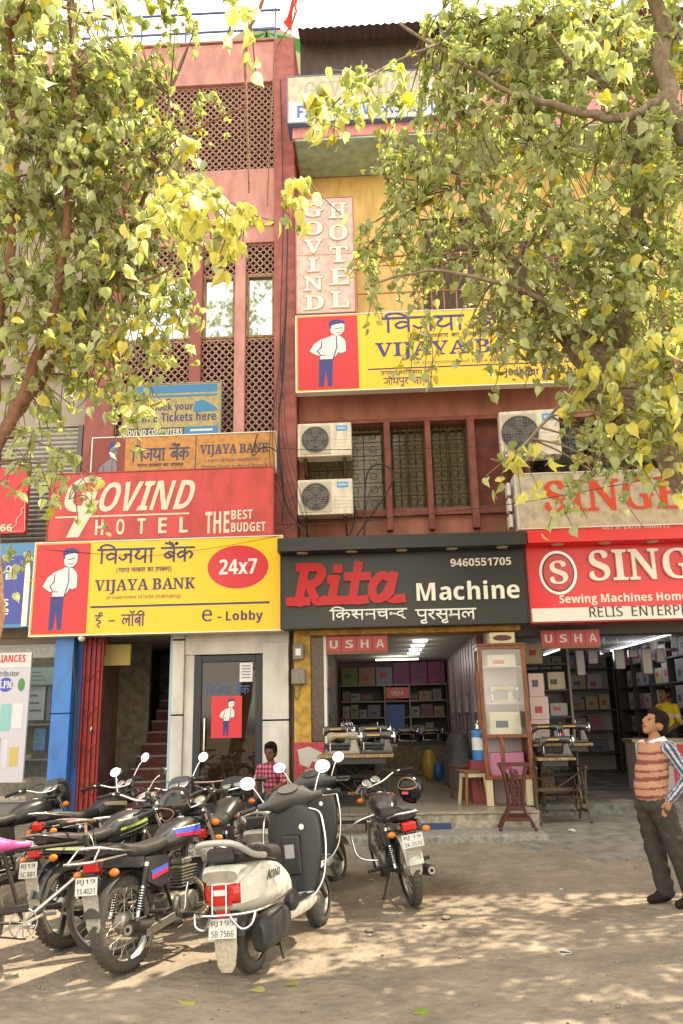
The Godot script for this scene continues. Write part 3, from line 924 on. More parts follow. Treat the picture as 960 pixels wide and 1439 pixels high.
	# printed stand-up board
	var ad := thing("appliance_board", "white standing advertisement board of household appliances at the left edge", "board", Vector3(-5.13, 0.838, -11.4))
	var ar := [-6.027, 0.843, -5.017, 2.623]
	plate(ad, "panel", ar, -11.44, mt("board_print", Color(0.46, 0.44, 0.5), 0.4), 0.035)
	var zz := -11.404
	plate(ad, "title_strip", [ar[0], 2.413, ar[2], ar[3]], zz, mt("board_white", Color(0.55, 0.53, 0.53), 0.4))
	txt(ad, "JAIN'S APPLIANCES", [-6.056, 2.461, -5.101, 2.592], zz + 0.004, mt("sign_red", Color(0.55, 0.02, 0.025), 0.4))
	txt(ad, "Authorised Distributor", [-6.036, 2.291, -5.179, 2.371], zz, mt("sign_black", Color(0.02, 0.02, 0.02), 0.5), "sr", 0, 0.003)
	poly(ad, "logo", oval(-5.364, 2.175, 0.1, 0.1), zz, mt("logo_blue", Color(0.03, 0.07, 0.4), 0.4))
	txt(ad, "LPM", [-5.448, 2.126, -5.271, 2.225], zz + 0.004, mt("sign_white", Color(0.66, 0.64, 0.6), 0.4), "fb", 0, 0.002)
	poly(ad, "leaf_logo", oval(-5.136, 2.17, 0.05, 0.09), zz, mt("logo_green", Color(0.05, 0.2, 0.06), 0.5))
	for k in [[-30, 984, -2, 1026, Color(0.3, 0.42, 0.42)], [1, 990, 15, 1025, Color(0.2, 0.42, 0.42)], [18, 990, 32, 1022, Color(0.55, 0.54, 0.56)], [-20, 1034, 4, 1080, Color(0.1, 0.22, 0.5)], [8, 1036, 15, 1072, Color(0.5, 0.5, 0.55)], [18, 1046, 30, 1070, Color(0.45, 0.36, 0.1)]]:
		var q := onr(k)
		plate(ad, "picture", q, zz, mt("pic_%d_%d" % [k[0], k[1]], k[4], 0.5), 0.003)
	# signs on the left edge
	var rs := thing("red_corner_sign", "red shop sign cut by the left edge, ending in the digits 866", "sign", Vector3(-5.475, 4.368, -11.4))
	var rr := [-7.686, 4.398, -5.275, 5.433]
	plate(rs, "panel", rr, -11.5, mt("sign_box_red", Color(0.5, 0.015, 0.02), 0.35), 0.1)
	txt(rs, "97866", [-5.922, 4.43, -5.462, 4.54], -11.4, mt("sign_cream", Color(0.6, 0.55, 0.45), 0.4))
	var cor := []
	for k in 12: cor.append(Vector3(-5.301, 4.802, -11.395) + Vector3(-0.015 * k - 0.02 * sin(k * 1.4), -0.034 * k, 0))
	var cb := MB.new()
	cb.tube(cor, 0.006, 5)
	cb.tube([Vector3(-5.477, 4.422, -11.395), Vector3(-5.26, 4.426, -11.395), Vector3(-5.3, 4.936, -11.395)], 0.005, 5)
	obj("corner_scroll", cb, mt("sign_cream", Color(0.6, 0.55, 0.45), 0.4), rs)
	var bs := thing("blue_corner_sign", "blue and white lightbox sign cut by the left edge", "sign", Vector3(-5.359, 2.986, -11.4))
	var br := [-7.518, 2.988, -5.099, 4.244]
	plate(bs, "box", br, -11.6, mt("box_sky_blue", Color(0.06, 0.2, 0.4), 0.4), 0.18)
	plate(bs, "face", [-7.51, 3.052, -5.222, 4.05], -11.42, mt("sign_violet", Color(0.04, 0.05, 0.3), 0.35), 0.012)
	plate(bs, "edge", [-5.212, 3, -5.127, 4.056], -11.42, mt("sign_white", Color(0.66, 0.64, 0.6), 0.4), 0.02)
	txt(bs, "N OF", [-5.659, 3.807, -5.335, 3.904], -11.408, mt("sign_white", Color(0.66, 0.64, 0.6), 0.4))
	txt(bs, "ES", [-5.498, 3.698, -5.326, 3.784], -11.408, mt("sign_white", Color(0.66, 0.64, 0.6), 0.4))
	txt(bs, "FS", [-5.614, 3.301, -5.422, 3.406], -11.408, mt("sign_white", Color(0.66, 0.64, 0.6), 0.4))
	txt(bs, "ne", [-5.603, 3.176, -5.411, 3.27], -11.408, mt("sign_white", Color(0.66, 0.64, 0.6), 0.4))

# six entries of the board's pictures are given on its own plane
func onr(k: Array) -> Array:
	var o := Vector3(-5.415, 1.801, -11.4)
	var e := Vector3(-5.003, 1.793, -11.4)
	var u := (e.x - o.x) / 40.0
	return [o.x + k[0] * u, o.y - (k[3] - 1000.0) * u * 1.03, o.x + k[2] * u, o.y - (k[1] - 1000.0) * u * 1.03]
func shop_building() -> void:
	var red := mt("redbrown_wall", Color(0.34, 0.135, 0.095), 0.9, 0, "streak", 0.5, 0.25)
	var deep := mt("deep_red_wall", Color(0.22, 0.07, 0.055), 0.9, 0, "wall", 0.5, 0.25)
	var yel := mt("yellow_wall", Color(0.78, 0.53, 0.2), 0.9, 0, "streak", 0.5, 0.2)  # paint colour raised to carry the pale haze over the upper storey
	var dark := mt("inner_wall", Color(0.3, 0.17, 0.14), 0.95, 0, "wall", 0.4)
	var xl: float = -1.189
	var xr := 9.5
	var yA: float = 4.173
	var yB: float = 4.724
	var yC: float = 6.141
	var yD: float = 6.935
	var yS: float = 10.957
	var yP: float = 11.18
	var t := thing("shop_building", "red-brown shop building with yellow balcony storey and grilled windows", "building", Vector3(3, 0.2, -12.0))
	var x0: float = -1.102
	var wx := [-0.347, 0.169, 0.258, 0.816, 0.894, 1.482, 1.582, 2.177, 2.298]
	# wall below and above the window band
	boxp("wall", t, Vector3(xl, 2.93, -12.35), Vector3(xr, yB, -12.0), red, 0.0)
	boxp("wall", t, Vector3(xl, yC, -12.35), Vector3(xr, yD + 0.6, -12.0), red, 0.0)
	boxp("wall", t, Vector3(xl, yB, -12.35), Vector3(x0, yC, -12.0), red, 0.0)
	boxp("wall_recess", t, Vector3(wx[6], yB, -12.35), Vector3(wx[7], yC, -12.1), deep, 0.0)
	boxp("sill", t, Vector3(x0, yB - 0.12, -12.0), Vector3(wx[8] + 0.02, yB, -11.93), deep, 0.008)
	boxp("lintel_band", t, Vector3(x0, yC, -12.0), Vector3(wx[8] + 0.02, yC + 0.07, -11.94), deep, 0.008)
	boxp("wall", t, Vector3(wx[8] + 0.05, yB, -12.35), Vector3(wx[8] + 0.14, yC, -12.05), red, 0.0)
	# fins between the windows run below the sill
	var fb: float = 4.369
	for f in [[wx[1], wx[2]], [wx[3], wx[4]], [wx[5], wx[6]], [wx[7], wx[8]]]:
		boxp("fin", t, Vector3(f[0] - 0.005, fb, -12.2), Vector3(f[1] + 0.005, yC + 0.001, -11.87), deep, 0.01)
	# grilled windows
	var iron := mt("grille_iron", Color(0.03, 0.025, 0.02), 0.6, 0.4)
	var wood := mt("old_shutter_wood", Color(0.2, 0.12, 0.045), 0.7, 0, "wood", 1.0)
	var spans := [[x0 + 0.02, wx[1] - 0.005], [wx[2] + 0.005, wx[3] - 0.005], [wx[4] + 0.005, wx[5] - 0.005], [wx[8] + 0.15, wx[8] + 1.0], [wx[8] + 1.12, wx[8] + 2.0], [wx[8] + 2.12, wx[8] + 3.0]]
	for i in spans.size():
		var s: Array = spans[i]
		var w := MB.new()
		w.ab(Vector3(s[0], yB, -12.24), Vector3(s[0] + 0.05, yC, -12.12), 0.005)
		w.ab(Vector3(s[1] - 0.05, yB, -12.24), Vector3(s[1], yC, -12.12), 0.005)
		w.ab(Vector3(s[0] + 0.05, yC - 0.1, -12.24), Vector3(s[1] - 0.05, yC, -12.123), 0.005)
		w.ab(Vector3(s[0] + 0.05, yB, -12.24), Vector3(s[1] - 0.05, yB + 0.05, -12.123), 0.005)
		w.ab(Vector3((s[0] + s[1]) / 2 - 0.03, yB + 0.05, -12.24), Vector3((s[0] + s[1]) / 2 + 0.03, yC - 0.1, -12.126), 0.005)
		var wn := obj("window", w, wood, t)
		boxp("pane", wn, Vector3(s[0] + 0.05, yB + 0.05, -12.21), Vector3(s[1] - 0.05, yC - 0.1, -12.2), mt("frosted_pane" if i < 3 else "dark_pane", Color(0.2, 0.17, 0.1) if i < 3 else Color(0.03, 0.025, 0.02), 0.12, 0.0, "dirty", 2.5))
		var gq := MB.new()
		var nx := 4
		var ny := 6
		var za := -12.1
		for k in nx + 1:
			var x := lerpf(s[0] + 0.03, s[1] - 0.03, float(k) / nx)
			gq.cyl(Vector3(x, yB + 0.01, za), Vector3(x, yC - 0.02, za), 0.007, 5)
		for k in ny + 1:
			var y := lerpf(yB + 0.02, yC - 0.05, float(k) / ny)
			gq.cyl(Vector3(s[0] + 0.02, y, za + 0.006), Vector3(s[1] - 0.02, y, za + 0.006), 0.007, 5)
		for k in nx:
			for j in ny:
				var c := Vector3(lerpf(s[0] + 0.03, s[1] - 0.03, (k + 0.5) / nx), lerpf(yB + 0.02, yC - 0.05, (j + 0.5) / ny), za + 0.004)
				gq.ring(c, Vector3.BACK, 0.055, 0.005, 10, 4)
		obj("grille", gq, iron, wn)
	boxp("inner_wall", t, Vector3(xl + 0.1, 2.95, -13.2), Vector3(xr, yD + 0.5, -13.1), dark)
	# balcony storey
	boxp("balcony_slab", t, Vector3(xl, yD + 0.6, -12.7), Vector3(xr, yD + 0.8, -11.6), red, 0.01)
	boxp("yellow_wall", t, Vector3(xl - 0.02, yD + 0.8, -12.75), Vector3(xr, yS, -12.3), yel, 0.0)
	var by0 := yD + 0.8
	# balcony openings in the yellow wall
	var bro := mt("shutter_brown", Color(0.1, 0.06, 0.035), 0.7, 0, "wood", 1.0)
	for r in [[0.988, 8.196, 1.837, 9.942], [2.455, 8.127, 3.292, 9.61], [3.945, 8.058, 4.772, 9.53]]:
		var w := MB.new()
		w.ab(Vector3(r[0] - 0.06, by0, -12.3), Vector3(r[0], r[3] + 0.06, -12.24), 0.006)
		w.ab(Vector3(r[2], by0, -12.3), Vector3(r[2] + 0.06, r[3] + 0.06, -12.24), 0.006)
		w.ab(Vector3(r[0], r[3], -12.3), Vector3(r[2], r[3] + 0.06, -12.243), 0.006)
		var d := obj("balcony_door", w, bro, t)
		boxp("leaf", d, Vector3(r[0], by0, -12.3), Vector3((r[0] + r[2]) / 2 - 0.004, r[3], -12.27), bro, 0.004)
		boxp("leaf", d, Vector3((r[0] + r[2]) / 2 + 0.004, by0, -12.3), Vector3(r[2], r[3], -12.268), bro, 0.004)
	var rail := mt("railing_red", Color(0.33, 0.1, 0.04), 0.6)
	var rt: float = 8.948
	var rx0: float = -0.207
	for yy in [rt, rt - 0.16, by0 + 0.55]:
		var q := MB.new()
		q.cyl(Vector3(rx0, yy, -11.7), Vector3(xr, yy, -11.7), 0.013 if yy < rt else 0.018, 6)
		obj("balcony_rail", q, rail, t)
	for k in 46:
		var x := rx0 + 0.02 + k * 0.2
		if x > xr: break
		var q := MB.new()
		q.cyl(Vector3(x, by0, -11.7), Vector3(x, rt if k % 6 == 0 else rt - 0.16, -11.7), 0.012 if k % 6 == 0 else 0.006, 6)
		obj("baluster", q, rail if k % 6 == 0 else mt("railing_ochre", Color(0.5, 0.27, 0.07), 0.6), t)
	# projecting slab with teal underside
	boxp("slab_soffit", t, Vector3(xl + 0.04, yS - 0.004, -12.28), Vector3(xr, yS + 0.03, -11.32), mt("teal_paint", Color(0.4, 0.55, 0.45), 0.8, 0, "wall", 0.6), 0.0)  # teal lightened well past the paint, with the haze veil mixed in
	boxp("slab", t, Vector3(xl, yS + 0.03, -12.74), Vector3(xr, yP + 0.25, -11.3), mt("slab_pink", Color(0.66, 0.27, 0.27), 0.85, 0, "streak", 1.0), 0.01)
	boxp("slab_edge", t, Vector3(xl, yS - 0.03, -12.3), Vector3(xl + 0.04, yS + 0.03, -11.31), deep, 0.004)
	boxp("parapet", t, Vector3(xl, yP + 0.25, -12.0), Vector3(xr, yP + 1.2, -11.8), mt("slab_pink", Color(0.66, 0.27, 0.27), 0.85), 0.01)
	# corrugated roof lean-to above the sign
	var cy0: float = 13.141
	var cy1: float = 14.034
	var cb := MB.new()
	var prev := []
	for i in 200:
		var x := xl + 0.06 + i * 0.035
		var o := 0.02 * sin(i * PI / 2.0)
		var cur := [cb.vert(Vector3(x, cy1 - 0.35 + o, -11.75), Vector3(0.3 * cos(i * PI / 2.0), 1, -0.3)), cb.vert(Vector3(x, cy1 + 0.5 + o, -14.5), Vector3(0.3 * cos(i * PI / 2.0), 1, -0.3)), cb.vert(Vector3(x, cy1 + 0.05 + o, -12.2), Vector3(0, 0, 1)), cb.vert(Vector3(x, cy0 - 0.3 + o, -12.25), Vector3(0, 0, 1))]
		if prev:
			cb.quad(prev[2], cur[2], cur[3], prev[3])
			cb.quad(prev[0], cur[0], cur[1], prev[1])
		prev = cur
	obj("corrugated_roof", cb, mt("corrugated", Color(0.1, 0.075, 0.065), 0.6, 0.3, "streak", 1.0), t)
	boxp("terrace_floor", t, Vector3(xl, yP + 0.1, -18.5), Vector3(xr, yP + 0.24, -12.75), dark)
	boxp("back_wall", t, Vector3(xl, 0.2, -19.4), Vector3(xr, yP + 0.2, -19.25), dark)
	boxp("side_wall", t, Vector3(xr, 0.2, -19.3), Vector3(xr + 0.2, yP + 0.2, -12.0), dark)
	boxp("floor_slab", t, Vector3(xl, 2.95, -19.2), Vector3(xr, 3.1, -12.36), dark)
	# ground floor piers
	var yp := mt("yellow_pier", Color(0.5, 0.29, 0.045), 0.7, 0, "dirty", 0.7)
	var py := [-1.251, -1.006, -0.822, -0.781]
	boxp("pier", t, Vector3(py[0], 0.43, -12.3), Vector3(py[1], 2.93, -11.62), yp, 0.01)
	boxp("pier_panel", t, Vector3(py[1] + 0.003, 1.301, -12.3), Vector3(py[2], 2.9, -11.66), mt("brown_panel", Color(0.09, 0.055, 0.035), 0.3, 0, "dirty", 1.5), 0.004)
	boxp("edge_strip", t, Vector3(py[2] + 0.001, 0.9, -11.9), Vector3(py[3], 2.88, -11.64), mt("strip_white", Color(0.6, 0.58, 0.54), 0.5), 0.003)
	boxp("partition", t, Vector3(1.52, 0.43, -19.2), Vector3(1.96, 2.95, -11.75), mt("partition_pink", Color(0.4, 0.32, 0.33), 0.85, 0, "wall", 0.5), 0.0)
	boxp("beam", t, Vector3(py[1], 2.769, -12.0), Vector3(2.0, 2.93, -11.5), mt("beam_yellow", Color(0.42, 0.22, 0.03), 0.7, 0, "dirty", 0.8), 0.01)
	boxp("beam", t, Vector3(2.0, 2.72, -12.3), Vector3(8.4, 2.93, -11.9), mt("beam_grey", Color(0.06, 0.065, 0.07), 0.6), 0.01)
	boxp("shutter_box", t, Vector3(py[1], 2.83, -12.35), Vector3(1.52, 2.945, -12.0), mt("beam_grey", Color(0.06, 0.065, 0.07), 0.6), 0.0)
	boxp("side_wall", t, Vector3(-1.14, 0.43, -19.2), Vector3(-1.0, 2.95, -12.3), mt("partition_pink", Color(0.4, 0.32, 0.33), 0.85), 0.0)
	# wall units and cables
	air_conditioners()

func ac_unit(r: Array, zf: float, label: String, turn: float, logo: bool) -> void:
	var t := thing("air_conditioner", label, "air conditioner", Vector3((r[0] + r[2]) / 2, r[1], zf - 0.15), "outdoor air conditioner units", false)
	t.rotation.y = turn
	var w: float = r[2] - r[0]
	var h: float = r[3] - r[1]
	var cream := mt("ac_cream", Color(0.64, 0.58, 0.46), 0.5, 0, "streak", 1.2)
	var b := MB.new()
	b.box(Vector3(0, h / 2, 0), Vector3(w, h, 0.28), 0.014)
	obj("casing", b, cream, t)
	var fx := -w * 0.17
	var R := h * 0.385
	b = MB.new()
	b.box(Vector3(fx, h / 2, 0.142), Vector3(w * 0.56, h * 0.86, 0.012), 0.005)
	obj("fan_panel", b, mt("ac_panel", Color(0.42, 0.37, 0.28), 0.55), t)
	b = MB.new()
	b.disc(Vector3(fx, h / 2, 0.1495), Vector3.BACK, R, 28)
	obj("fan_well", b, mt("ac_well", Color(0.045, 0.045, 0.06), 0.7), t)
	b = MB.new()
	for k in 5:
		var a := TAU * k / 5
		var B := Basis(Vector3.BACK, a) * Basis(Vector3.UP, 0.35)
		b.box(Vector3(fx, h / 2, 0.152) + Basis(Vector3.BACK, a) * Vector3(0, R * 0.52, 0), Vector3(R * 0.42, R * 0.8, 0.003), 0, Basis(Vector3.BACK, a))
	obj("fan_blades", b, mt("ac_blade", Color(0.12, 0.11, 0.12), 0.5), t)
	b = MB.new()
	for k in 4: b.ring(Vector3(fx, h / 2, 0.162), Vector3.BACK, R * (0.25 + 0.25 * k), 0.003, 28, 4)
	for k in 13:
		var o := R * (-0.92 + 0.153 * k)
		var l := sqrt(maxf(0.0, R * R - o * o))
		b.cyl(Vector3(fx - l, h / 2 + o, 0.16), Vector3(fx + l, h / 2 + o, 0.16), 0.0028, 4)
		b.cyl(Vector3(fx + o, h / 2 - l, 0.158), Vector3(fx + o, h / 2 + l, 0.158), 0.0024, 4)
	obj("guard_grille", b, mt("ac_guard", Color(0.2, 0.19, 0.17), 0.5), t)
	for k in 4:
		b = MB.new()
		b.box(Vector3(w * 0.31, h * (0.2 + 0.1 * k), 0.14), Vector3(w * 0.3, 0.012, 0.008), 0.002)
		obj("louvre", b, cream, t)
	if logo:
		b = MB.new()
		b.box(Vector3(w * 0.32, h * 0.83, 0.142), Vector3(w * 0.2, h * 0.15, 0.006), 0.001)
		var lg := obj("logo_plate", b, mt("logo_sky", Color(0.04, 0.28, 0.6), 0.4), t)
		txt(lg, "Midea", [w * 0.245, h * 0.795, w * 0.405, h * 0.865], 0.1455, mt("sign_white", Color(0.66, 0.64, 0.6), 0.4), "sb", 0.15, 0.002)
	for sx in [-0.36, 0.36]:
		b = MB.new()
		b.box(Vector3(w * sx, -0.02, -0.05), Vector3(0.04, 0.035, 0.46), 0.003)
		b.bar(Vector3(w * sx, -0.03, 0.1), Vector3(w * sx, -0.28, -0.26), 0.03, 0.02)
		obj("bracket", b, mt("bracket_rust", Color(0.12, 0.07, 0.045), 0.7, 0.3), t)

func air_conditioners() -> void:
	ac_unit([-1.167, 5.487, -0.336, 6.029], -11.55, "cream air conditioner unit, upper of the two left of the grilled windows", 0.0, true)
	ac_unit([-1.174, 4.569, -0.336, 5.124], -11.55, "cream air conditioner unit, lower of the two, just above the black sign", 0.0, true)
	ac_unit([1.93, 5.367, 2.822, 6.093], -11.5, "cream air conditioner unit above the beige sign with red letters", -0.06, true)

func shop_signs() -> void:
	var navy := mt("sign_navy", Color(0.02, 0.025, 0.16), 0.4)
	var ink := mt("sign_ink", Color(0.03, 0.035, 0.1), 0.45)
	var yel := mt("sign_yellow", Color(0.8, 0.46, 0.005), 0.3)
	var redp := mt("sign_panel_red", Color(0.5, 0.012, 0.016), 0.3)
	var wh := mt("sign_white", Color(0.66, 0.64, 0.6), 0.4)
	var crm := mt("sign_cream_letters", Color(0.58, 0.52, 0.42), 0.5)
	var alu := mt("sign_frame", Color(0.6, 0.58, 0.52), 0.4, 0.5)
	var t: Node3D
	# bank lobby sign
	var r := [-5.023, 2.848, -1.383, 4.199]
	t = sign_box("lobby_sign", "yellow and red bank lobby lightbox sign marked 24x7", r, -11.3, 0.22, yel, alu)
	plate(t, "red_panel", fr(r, 0.004, 0.012, 0.225, 0.988), -11.3, redp, 0.003)
	emblem(t, fr(r, 0.04, 0.06, 0.178, 0.94), -11.297)
	deva(t, "विजया बैंक", fr(r, 0.258, 0.03, 0.645, 0.24), -11.3, ink, 0.15)
	deva(t, "(भारत सरकार का उपकम)", fr(r, 0.335, 0.28, 0.558, 0.345), -11.3, ink, 0.13)
	txt(t, "VIJAYA BANK", fr(r, 0.25, 0.42, 0.655, 0.58), -11.3, ink, "fb")
	txt(t, "(A Government of India Undertaking)", fr(r, 0.30, 0.59, 0.598, 0.645), -11.3, ink, "sr", 0, 0.003)
	plate(t, "rule", fr(r, 0.237, 0.70, 0.952, 0.722), -11.3, ink, 0.003)
	deva(t, "ई - लॉबी", fr(r, 0.26, 0.76, 0.455, 0.92), -11.3, ink, 0.13)
	txt(t, "e", fr(r, 0.685, 0.77, 0.725, 0.895), -11.3, ink, "sr")
	txt(t, "- Lobby", fr(r, 0.747, 0.79, 0.926, 0.925), -11.3, ink, "sb")
	poly(t, "badge", oval(lerpf(r[0], r[2], 0.825), lerpf(r[3], r[1], 0.32), (r[2] - r[0]) * 0.122, (r[3] - r[1]) * 0.235), -11.3, mt("badge_red", Color(0.5, 0.015, 0.03), 0.3), 0.004)
	txt(t, "24x7", fr(r, 0.75, 0.235, 0.902, 0.40), -11.296, wh, "sb", 0, 0.003)
	# hotel sign
	r = [-4.911, 4.263, -1.531, 5.291]
	t = sign_box("hotel_sign", "faded red hotel sign with cream letters above the yellow lobby sign", r, -11.4, 0.12, mt("faded_red", Color(0.5, 0.05, 0.045), 0.5, 0, "streak", 0.5), mt("frame_red", Color(0.3, 0.04, 0.035), 0.5))
	txt(t, "G", fr(r, 0.05, 0.05, 0.235, 0.58), -11.4, crm, "sb", 0.28)
	poly(t, "letter_stem", pts2(fr(r, 0, 0, 1, 1), [0.155, 0.42, 0.225, 0.42, 0.14, 0.96, 0.085, 0.96]), -11.4, crm, 0.005)
	txt(t, "OVIND", fr(r, 0.212, 0.15, 0.668, 0.59), -11.4, crm, "sb", 0.28)
	plate(t, "rule", fr(r, 0.03, 0.645, 0.63, 0.668), -11.4, crm, 0.004)
	for i in 5: txt(t, "HOTEL"[i], fr(r, 0.213 + i * 0.094, 0.71, 0.25 + i * 0.094, 0.94), -11.4, crm, "sb")
	txt(t, "THE", fr(r, 0.703, 0.645, 0.81, 0.965), -11.4, crm, "sb")
	txt(t, "BEST", fr(r, 0.818, 0.63, 0.912, 0.77), -11.4, crm, "sb")
	txt(t, "BUDGET", fr(r, 0.818, 0.82, 0.97, 0.955), -11.4, crm, "sb")
	# orange bank sign behind
	r = [-4.394, 5.289, -1.521, 5.941]
	t = sign_box("orange_bank_sign", "weathered orange bank sign half hidden behind the red hotel sign", r, -11.65, 0.1, mt("faded_orange", Color(0.5, 0.23, 0.055), 0.6, 0, "dust", 0.7), alu)
	plate(t, "maroon_panel", fr(r, 0, 0, 0.18, 1), -11.65, mt("faded_maroon", Color(0.2, 0.035, 0.03), 0.6), 0.003)
	emblem(t, fr(r, 0.03, 0.1, 0.14, 1.9), -11.647, true)
	deva(t, "विजया बैंक", fr(r, 0.215, 0.2, 0.53, 0.6), -11.65, ink, 0.14)
	deva(t, "भारत सरकार का उपकम", fr(r, 0.25, 0.66, 0.5, 0.76), -11.65, ink, 0.12)
	txt(t, "VIJAYA BANK", fr(r, 0.59, 0.26, 0.965, 0.56), -11.65, ink, "fb")
	txt(t, "( A GOVT. OF INDIA UNDERTAKING )", fr(r, 0.625, 0.62, 0.915, 0.71), -11.65, ink, "sr", 0, 0.002)
	txt(t, "Station Road, Jodhpur Branch", fr(r, 0.6, 0.76, 0.955, 0.9), -11.65, ink, "sr", 0, 0.002)
	plate(t, "divider", fr(r, 0.565, 0.02, 0.57, 0.98), -11.65, ink, 0.002)
	# rail ticket sign
	r = [-3.957, 5.962, -2.413, 6.844]
	t = sign_box("ticket_sign", "tan and blue rail ticket sign hung on the clay screens", r, -11.72, 0.08, mt("ticket_tan", Color(0.38, 0.3, 0.13), 0.6, 0, "dust", 0.8), mt("ticket_frame", Color(0.25, 0.25, 0.22), 0.5))
	var tb := mt("ticket_blue", Color(0.03, 0.16, 0.34), 0.5)
	plate(t, "header", fr(r, 0.02, 0.02, 0.97, 0.17), -11.72, tb, 0.003)
	plate(t, "header_stripe", fr(r, 0.02, 0.21, 0.97, 0.25), -11.72, tb, 0.003)
	txt(t, "Book your", fr(r, 0.3, 0.36, 0.72, 0.55), -11.72, ink, "sb", 0, 0.003)
	poly(t, "train_picture", pts2(r, [0.73, 0.5, 0.74, 0.36, 0.82, 0.32, 0.92, 0.42, 0.97, 0.5, 0.97, 0.54, 0.73, 0.56]), -11.72, tb, 0.003)
	txt(t, "Train E-Tickets here", fr(r, 0.04, 0.55, 0.96, 0.72), -11.72, ink, "sb", 0, 0.003)
	plate(t, "grey_band", fr(r, 0.0, 0.83, 0.64, 0.99), -11.72, mt("band_dark", Color(0.05, 0.055, 0.06), 0.5), 0.003)
	plate(t, "blue_band", fr(r, 0.645, 0.83, 0.985, 0.97), -11.72, tb, 0.003)
	txt(t, "GOVIND COMPUTERS", fr(r, 0.01, 0.86, 0.62, 0.965), -11.717, crm, "sb", 0, 0.003)
	plate(t, "print_line", fr(r, 0.7, 0.88, 0.93, 0.92), -11.717, crm, 0.001)
	# black machine shop sign
	r = [-1.371, 2.857, 2.064, 3.888]
	t = sign_box("machine_shop_sign", "black shop sign with glossy red and white raised letters", r, -11.2, 0.3, mt("sign_charcoal", Color(0.012, 0.012, 0.012), 0.35), mt("sign_black_frame", Color(0.015, 0.015, 0.015), 0.4))
	var hr := [-1.373, 3.829, 2.045, 4.001]
	var hb := MB.new()
	hb.ab(Vector3(r[0] - 0.03, r[3] + 0.002, -11.5), Vector3(r[2] + 0.02, r[3] + 0.2, -10.92), 0.01)
	var hd := obj("hood", hb, mt("sign_black_frame", Color(0.015, 0.015, 0.015), 0.4), t)
	for k in 5:
		var dl := MB.new()
		dl.lathe([Vector2(0, -0.012), Vector2(0.07, -0.01), Vector2(0.085, 0.001)], Vector3(lerpf(r[0], r[2], 0.09 + 0.205 * k), r[3] + 0.0, -11.06), Vector3.UP, 18)
		obj("downlight", dl, mt("downlight_lens", Color(0.4, 0.32, 0.2), 0.3), hd)
	var rg := mt("letter_red", Color(0.42, 0.01, 0.014), 0.16)
	rg.metallic_specular = 0.35
	var script := [
		[[0.35, 0, 0.35, 1], [0.12, 0.96, 0.5, 0.96], [0.35, 0.96, 0.86, 0.94, 1.0, 0.74, 0.8, 0.52, 0.4, 0.5], [0.6, 0.5, 0.84, 0.22, 1.02, 0.05, 1.3, 0.08], [0.0, 0.06, 0.66, 0.06]],
		[[1.55, 0.64, 1.55, 0.05], [1.32, 0.06, 1.86, 0.06], [1.36, 0.62, 1.56, 0.62], [1.5, 0.9, 1.62, 0.9]],
		[[2.3, 1.0, 2.3, 0.2, 2.42, 0.05, 2.78, 0.07], [1.95, 0.68, 2.72, 0.68], [2.02, 0.06, 2.4, 0.06]],
		[[3.58, 0.6, 3.2, 0.68, 2.95, 0.4, 3.1, 0.1, 3.42, 0.12, 3.6, 0.4], [3.66, 0.7, 3.62, 0.2, 3.74, 0.06, 4.12, 0.07]],
	]
	for g in script:
		var st := []
		for k in g:
			var pp := []
			for i in range(0, k.size(), 2): pp.append(Vector2(k[i] + 0.28 * k[i + 1], k[i + 1]))
			st.append(curve(pp, 6) if pp.size() > 2 else pp)
		ribbons(t, st, 4.3, fr(r, 0.03, 0.16, 0.515, 0.68), -11.2, rg, 0.23, 0.0, 0.0, 0.045, "raised_letter")
	var wl := mt("letter_white", Color(0.7, 0.68, 0.62), 0.35)
	txt(t, "Machine", fr(r, 0.555, 0.43, 0.972, 0.685), -11.2, wl, "sb", 0, 0.04, "raised_lettering")
	txt(t, "9460551705", fr(r, 0.7, 0.115, 0.948, 0.225), -11.2, wl, "sb", 0, 0.015)
	deva(t, "किशनचन्द", fr(r, 0.2, 0.735, 0.51, 0.91), -11.2, wl, 0.15, "lettering", 0.38)
	deva(t, "पुरसुमल", fr(r, 0.55, 0.80, 0.79, 0.985), -11.2, wl, 0.15, "lettering", 0.05, 0.32)
	# red sewing machine shop sign
	r = [2.112, 2.845, 5.556, 3.903]
	var rd := mt("shop_red", Color(0.62, 0.012, 0.016), 0.25)
	t = sign_box("red_shop_sign", "bright red shop sign with white raised letters at the right edge", r, -11.2, 0.3, rd, mt("sign_side", Color(0.25, 0.02, 0.02), 0.4))
	hb = MB.new()
	hb.ab(Vector3(r[0] - 0.02, r[3] + 0.002, -11.5), Vector3(r[2], r[3] + 0.17, -10.92), 0.01)
	hd = obj("hood", hb, rd, t)
	for k in 5:
		var dl := MB.new()
		dl.lathe([Vector2(0, -0.012), Vector2(0.07, -0.01), Vector2(0.085, 0.001)], Vector3(lerpf(r[0], r[2], 0.12 + 0.19 * k), r[3] + 0.0, -11.06), Vector3.UP, 18)
		obj("downlight", dl, mt("downlight_lens", Color(0.4, 0.32, 0.2), 0.3), hd)
	plate(t, "white_strip", [r[0] + 0.01, r[1] + 0.005, r[2] - 0.005, 3.033], -11.2, wh, 0.004)
	txt(t, "SINGER", [2.952, 3.393, 5.14, 3.826], -11.2, wl, "fb", 0, 0.05, "raised_lettering")
	txt(t, "Sewing Machines Home Appliances", [2.516, 3.06, 5.129, 3.218], -11.2, wl, "sb", 0, 0.006)
	txt(t, "RELIS  ENTERPRISES", [2.909, 2.895, 4.626, 3.032], -11.196, mt("sign_black", Color(0.02, 0.02, 0.02), 0.5), "sr", 0, 0.005)
	var ec := Vector3(2.526, 3.527, -11.2)
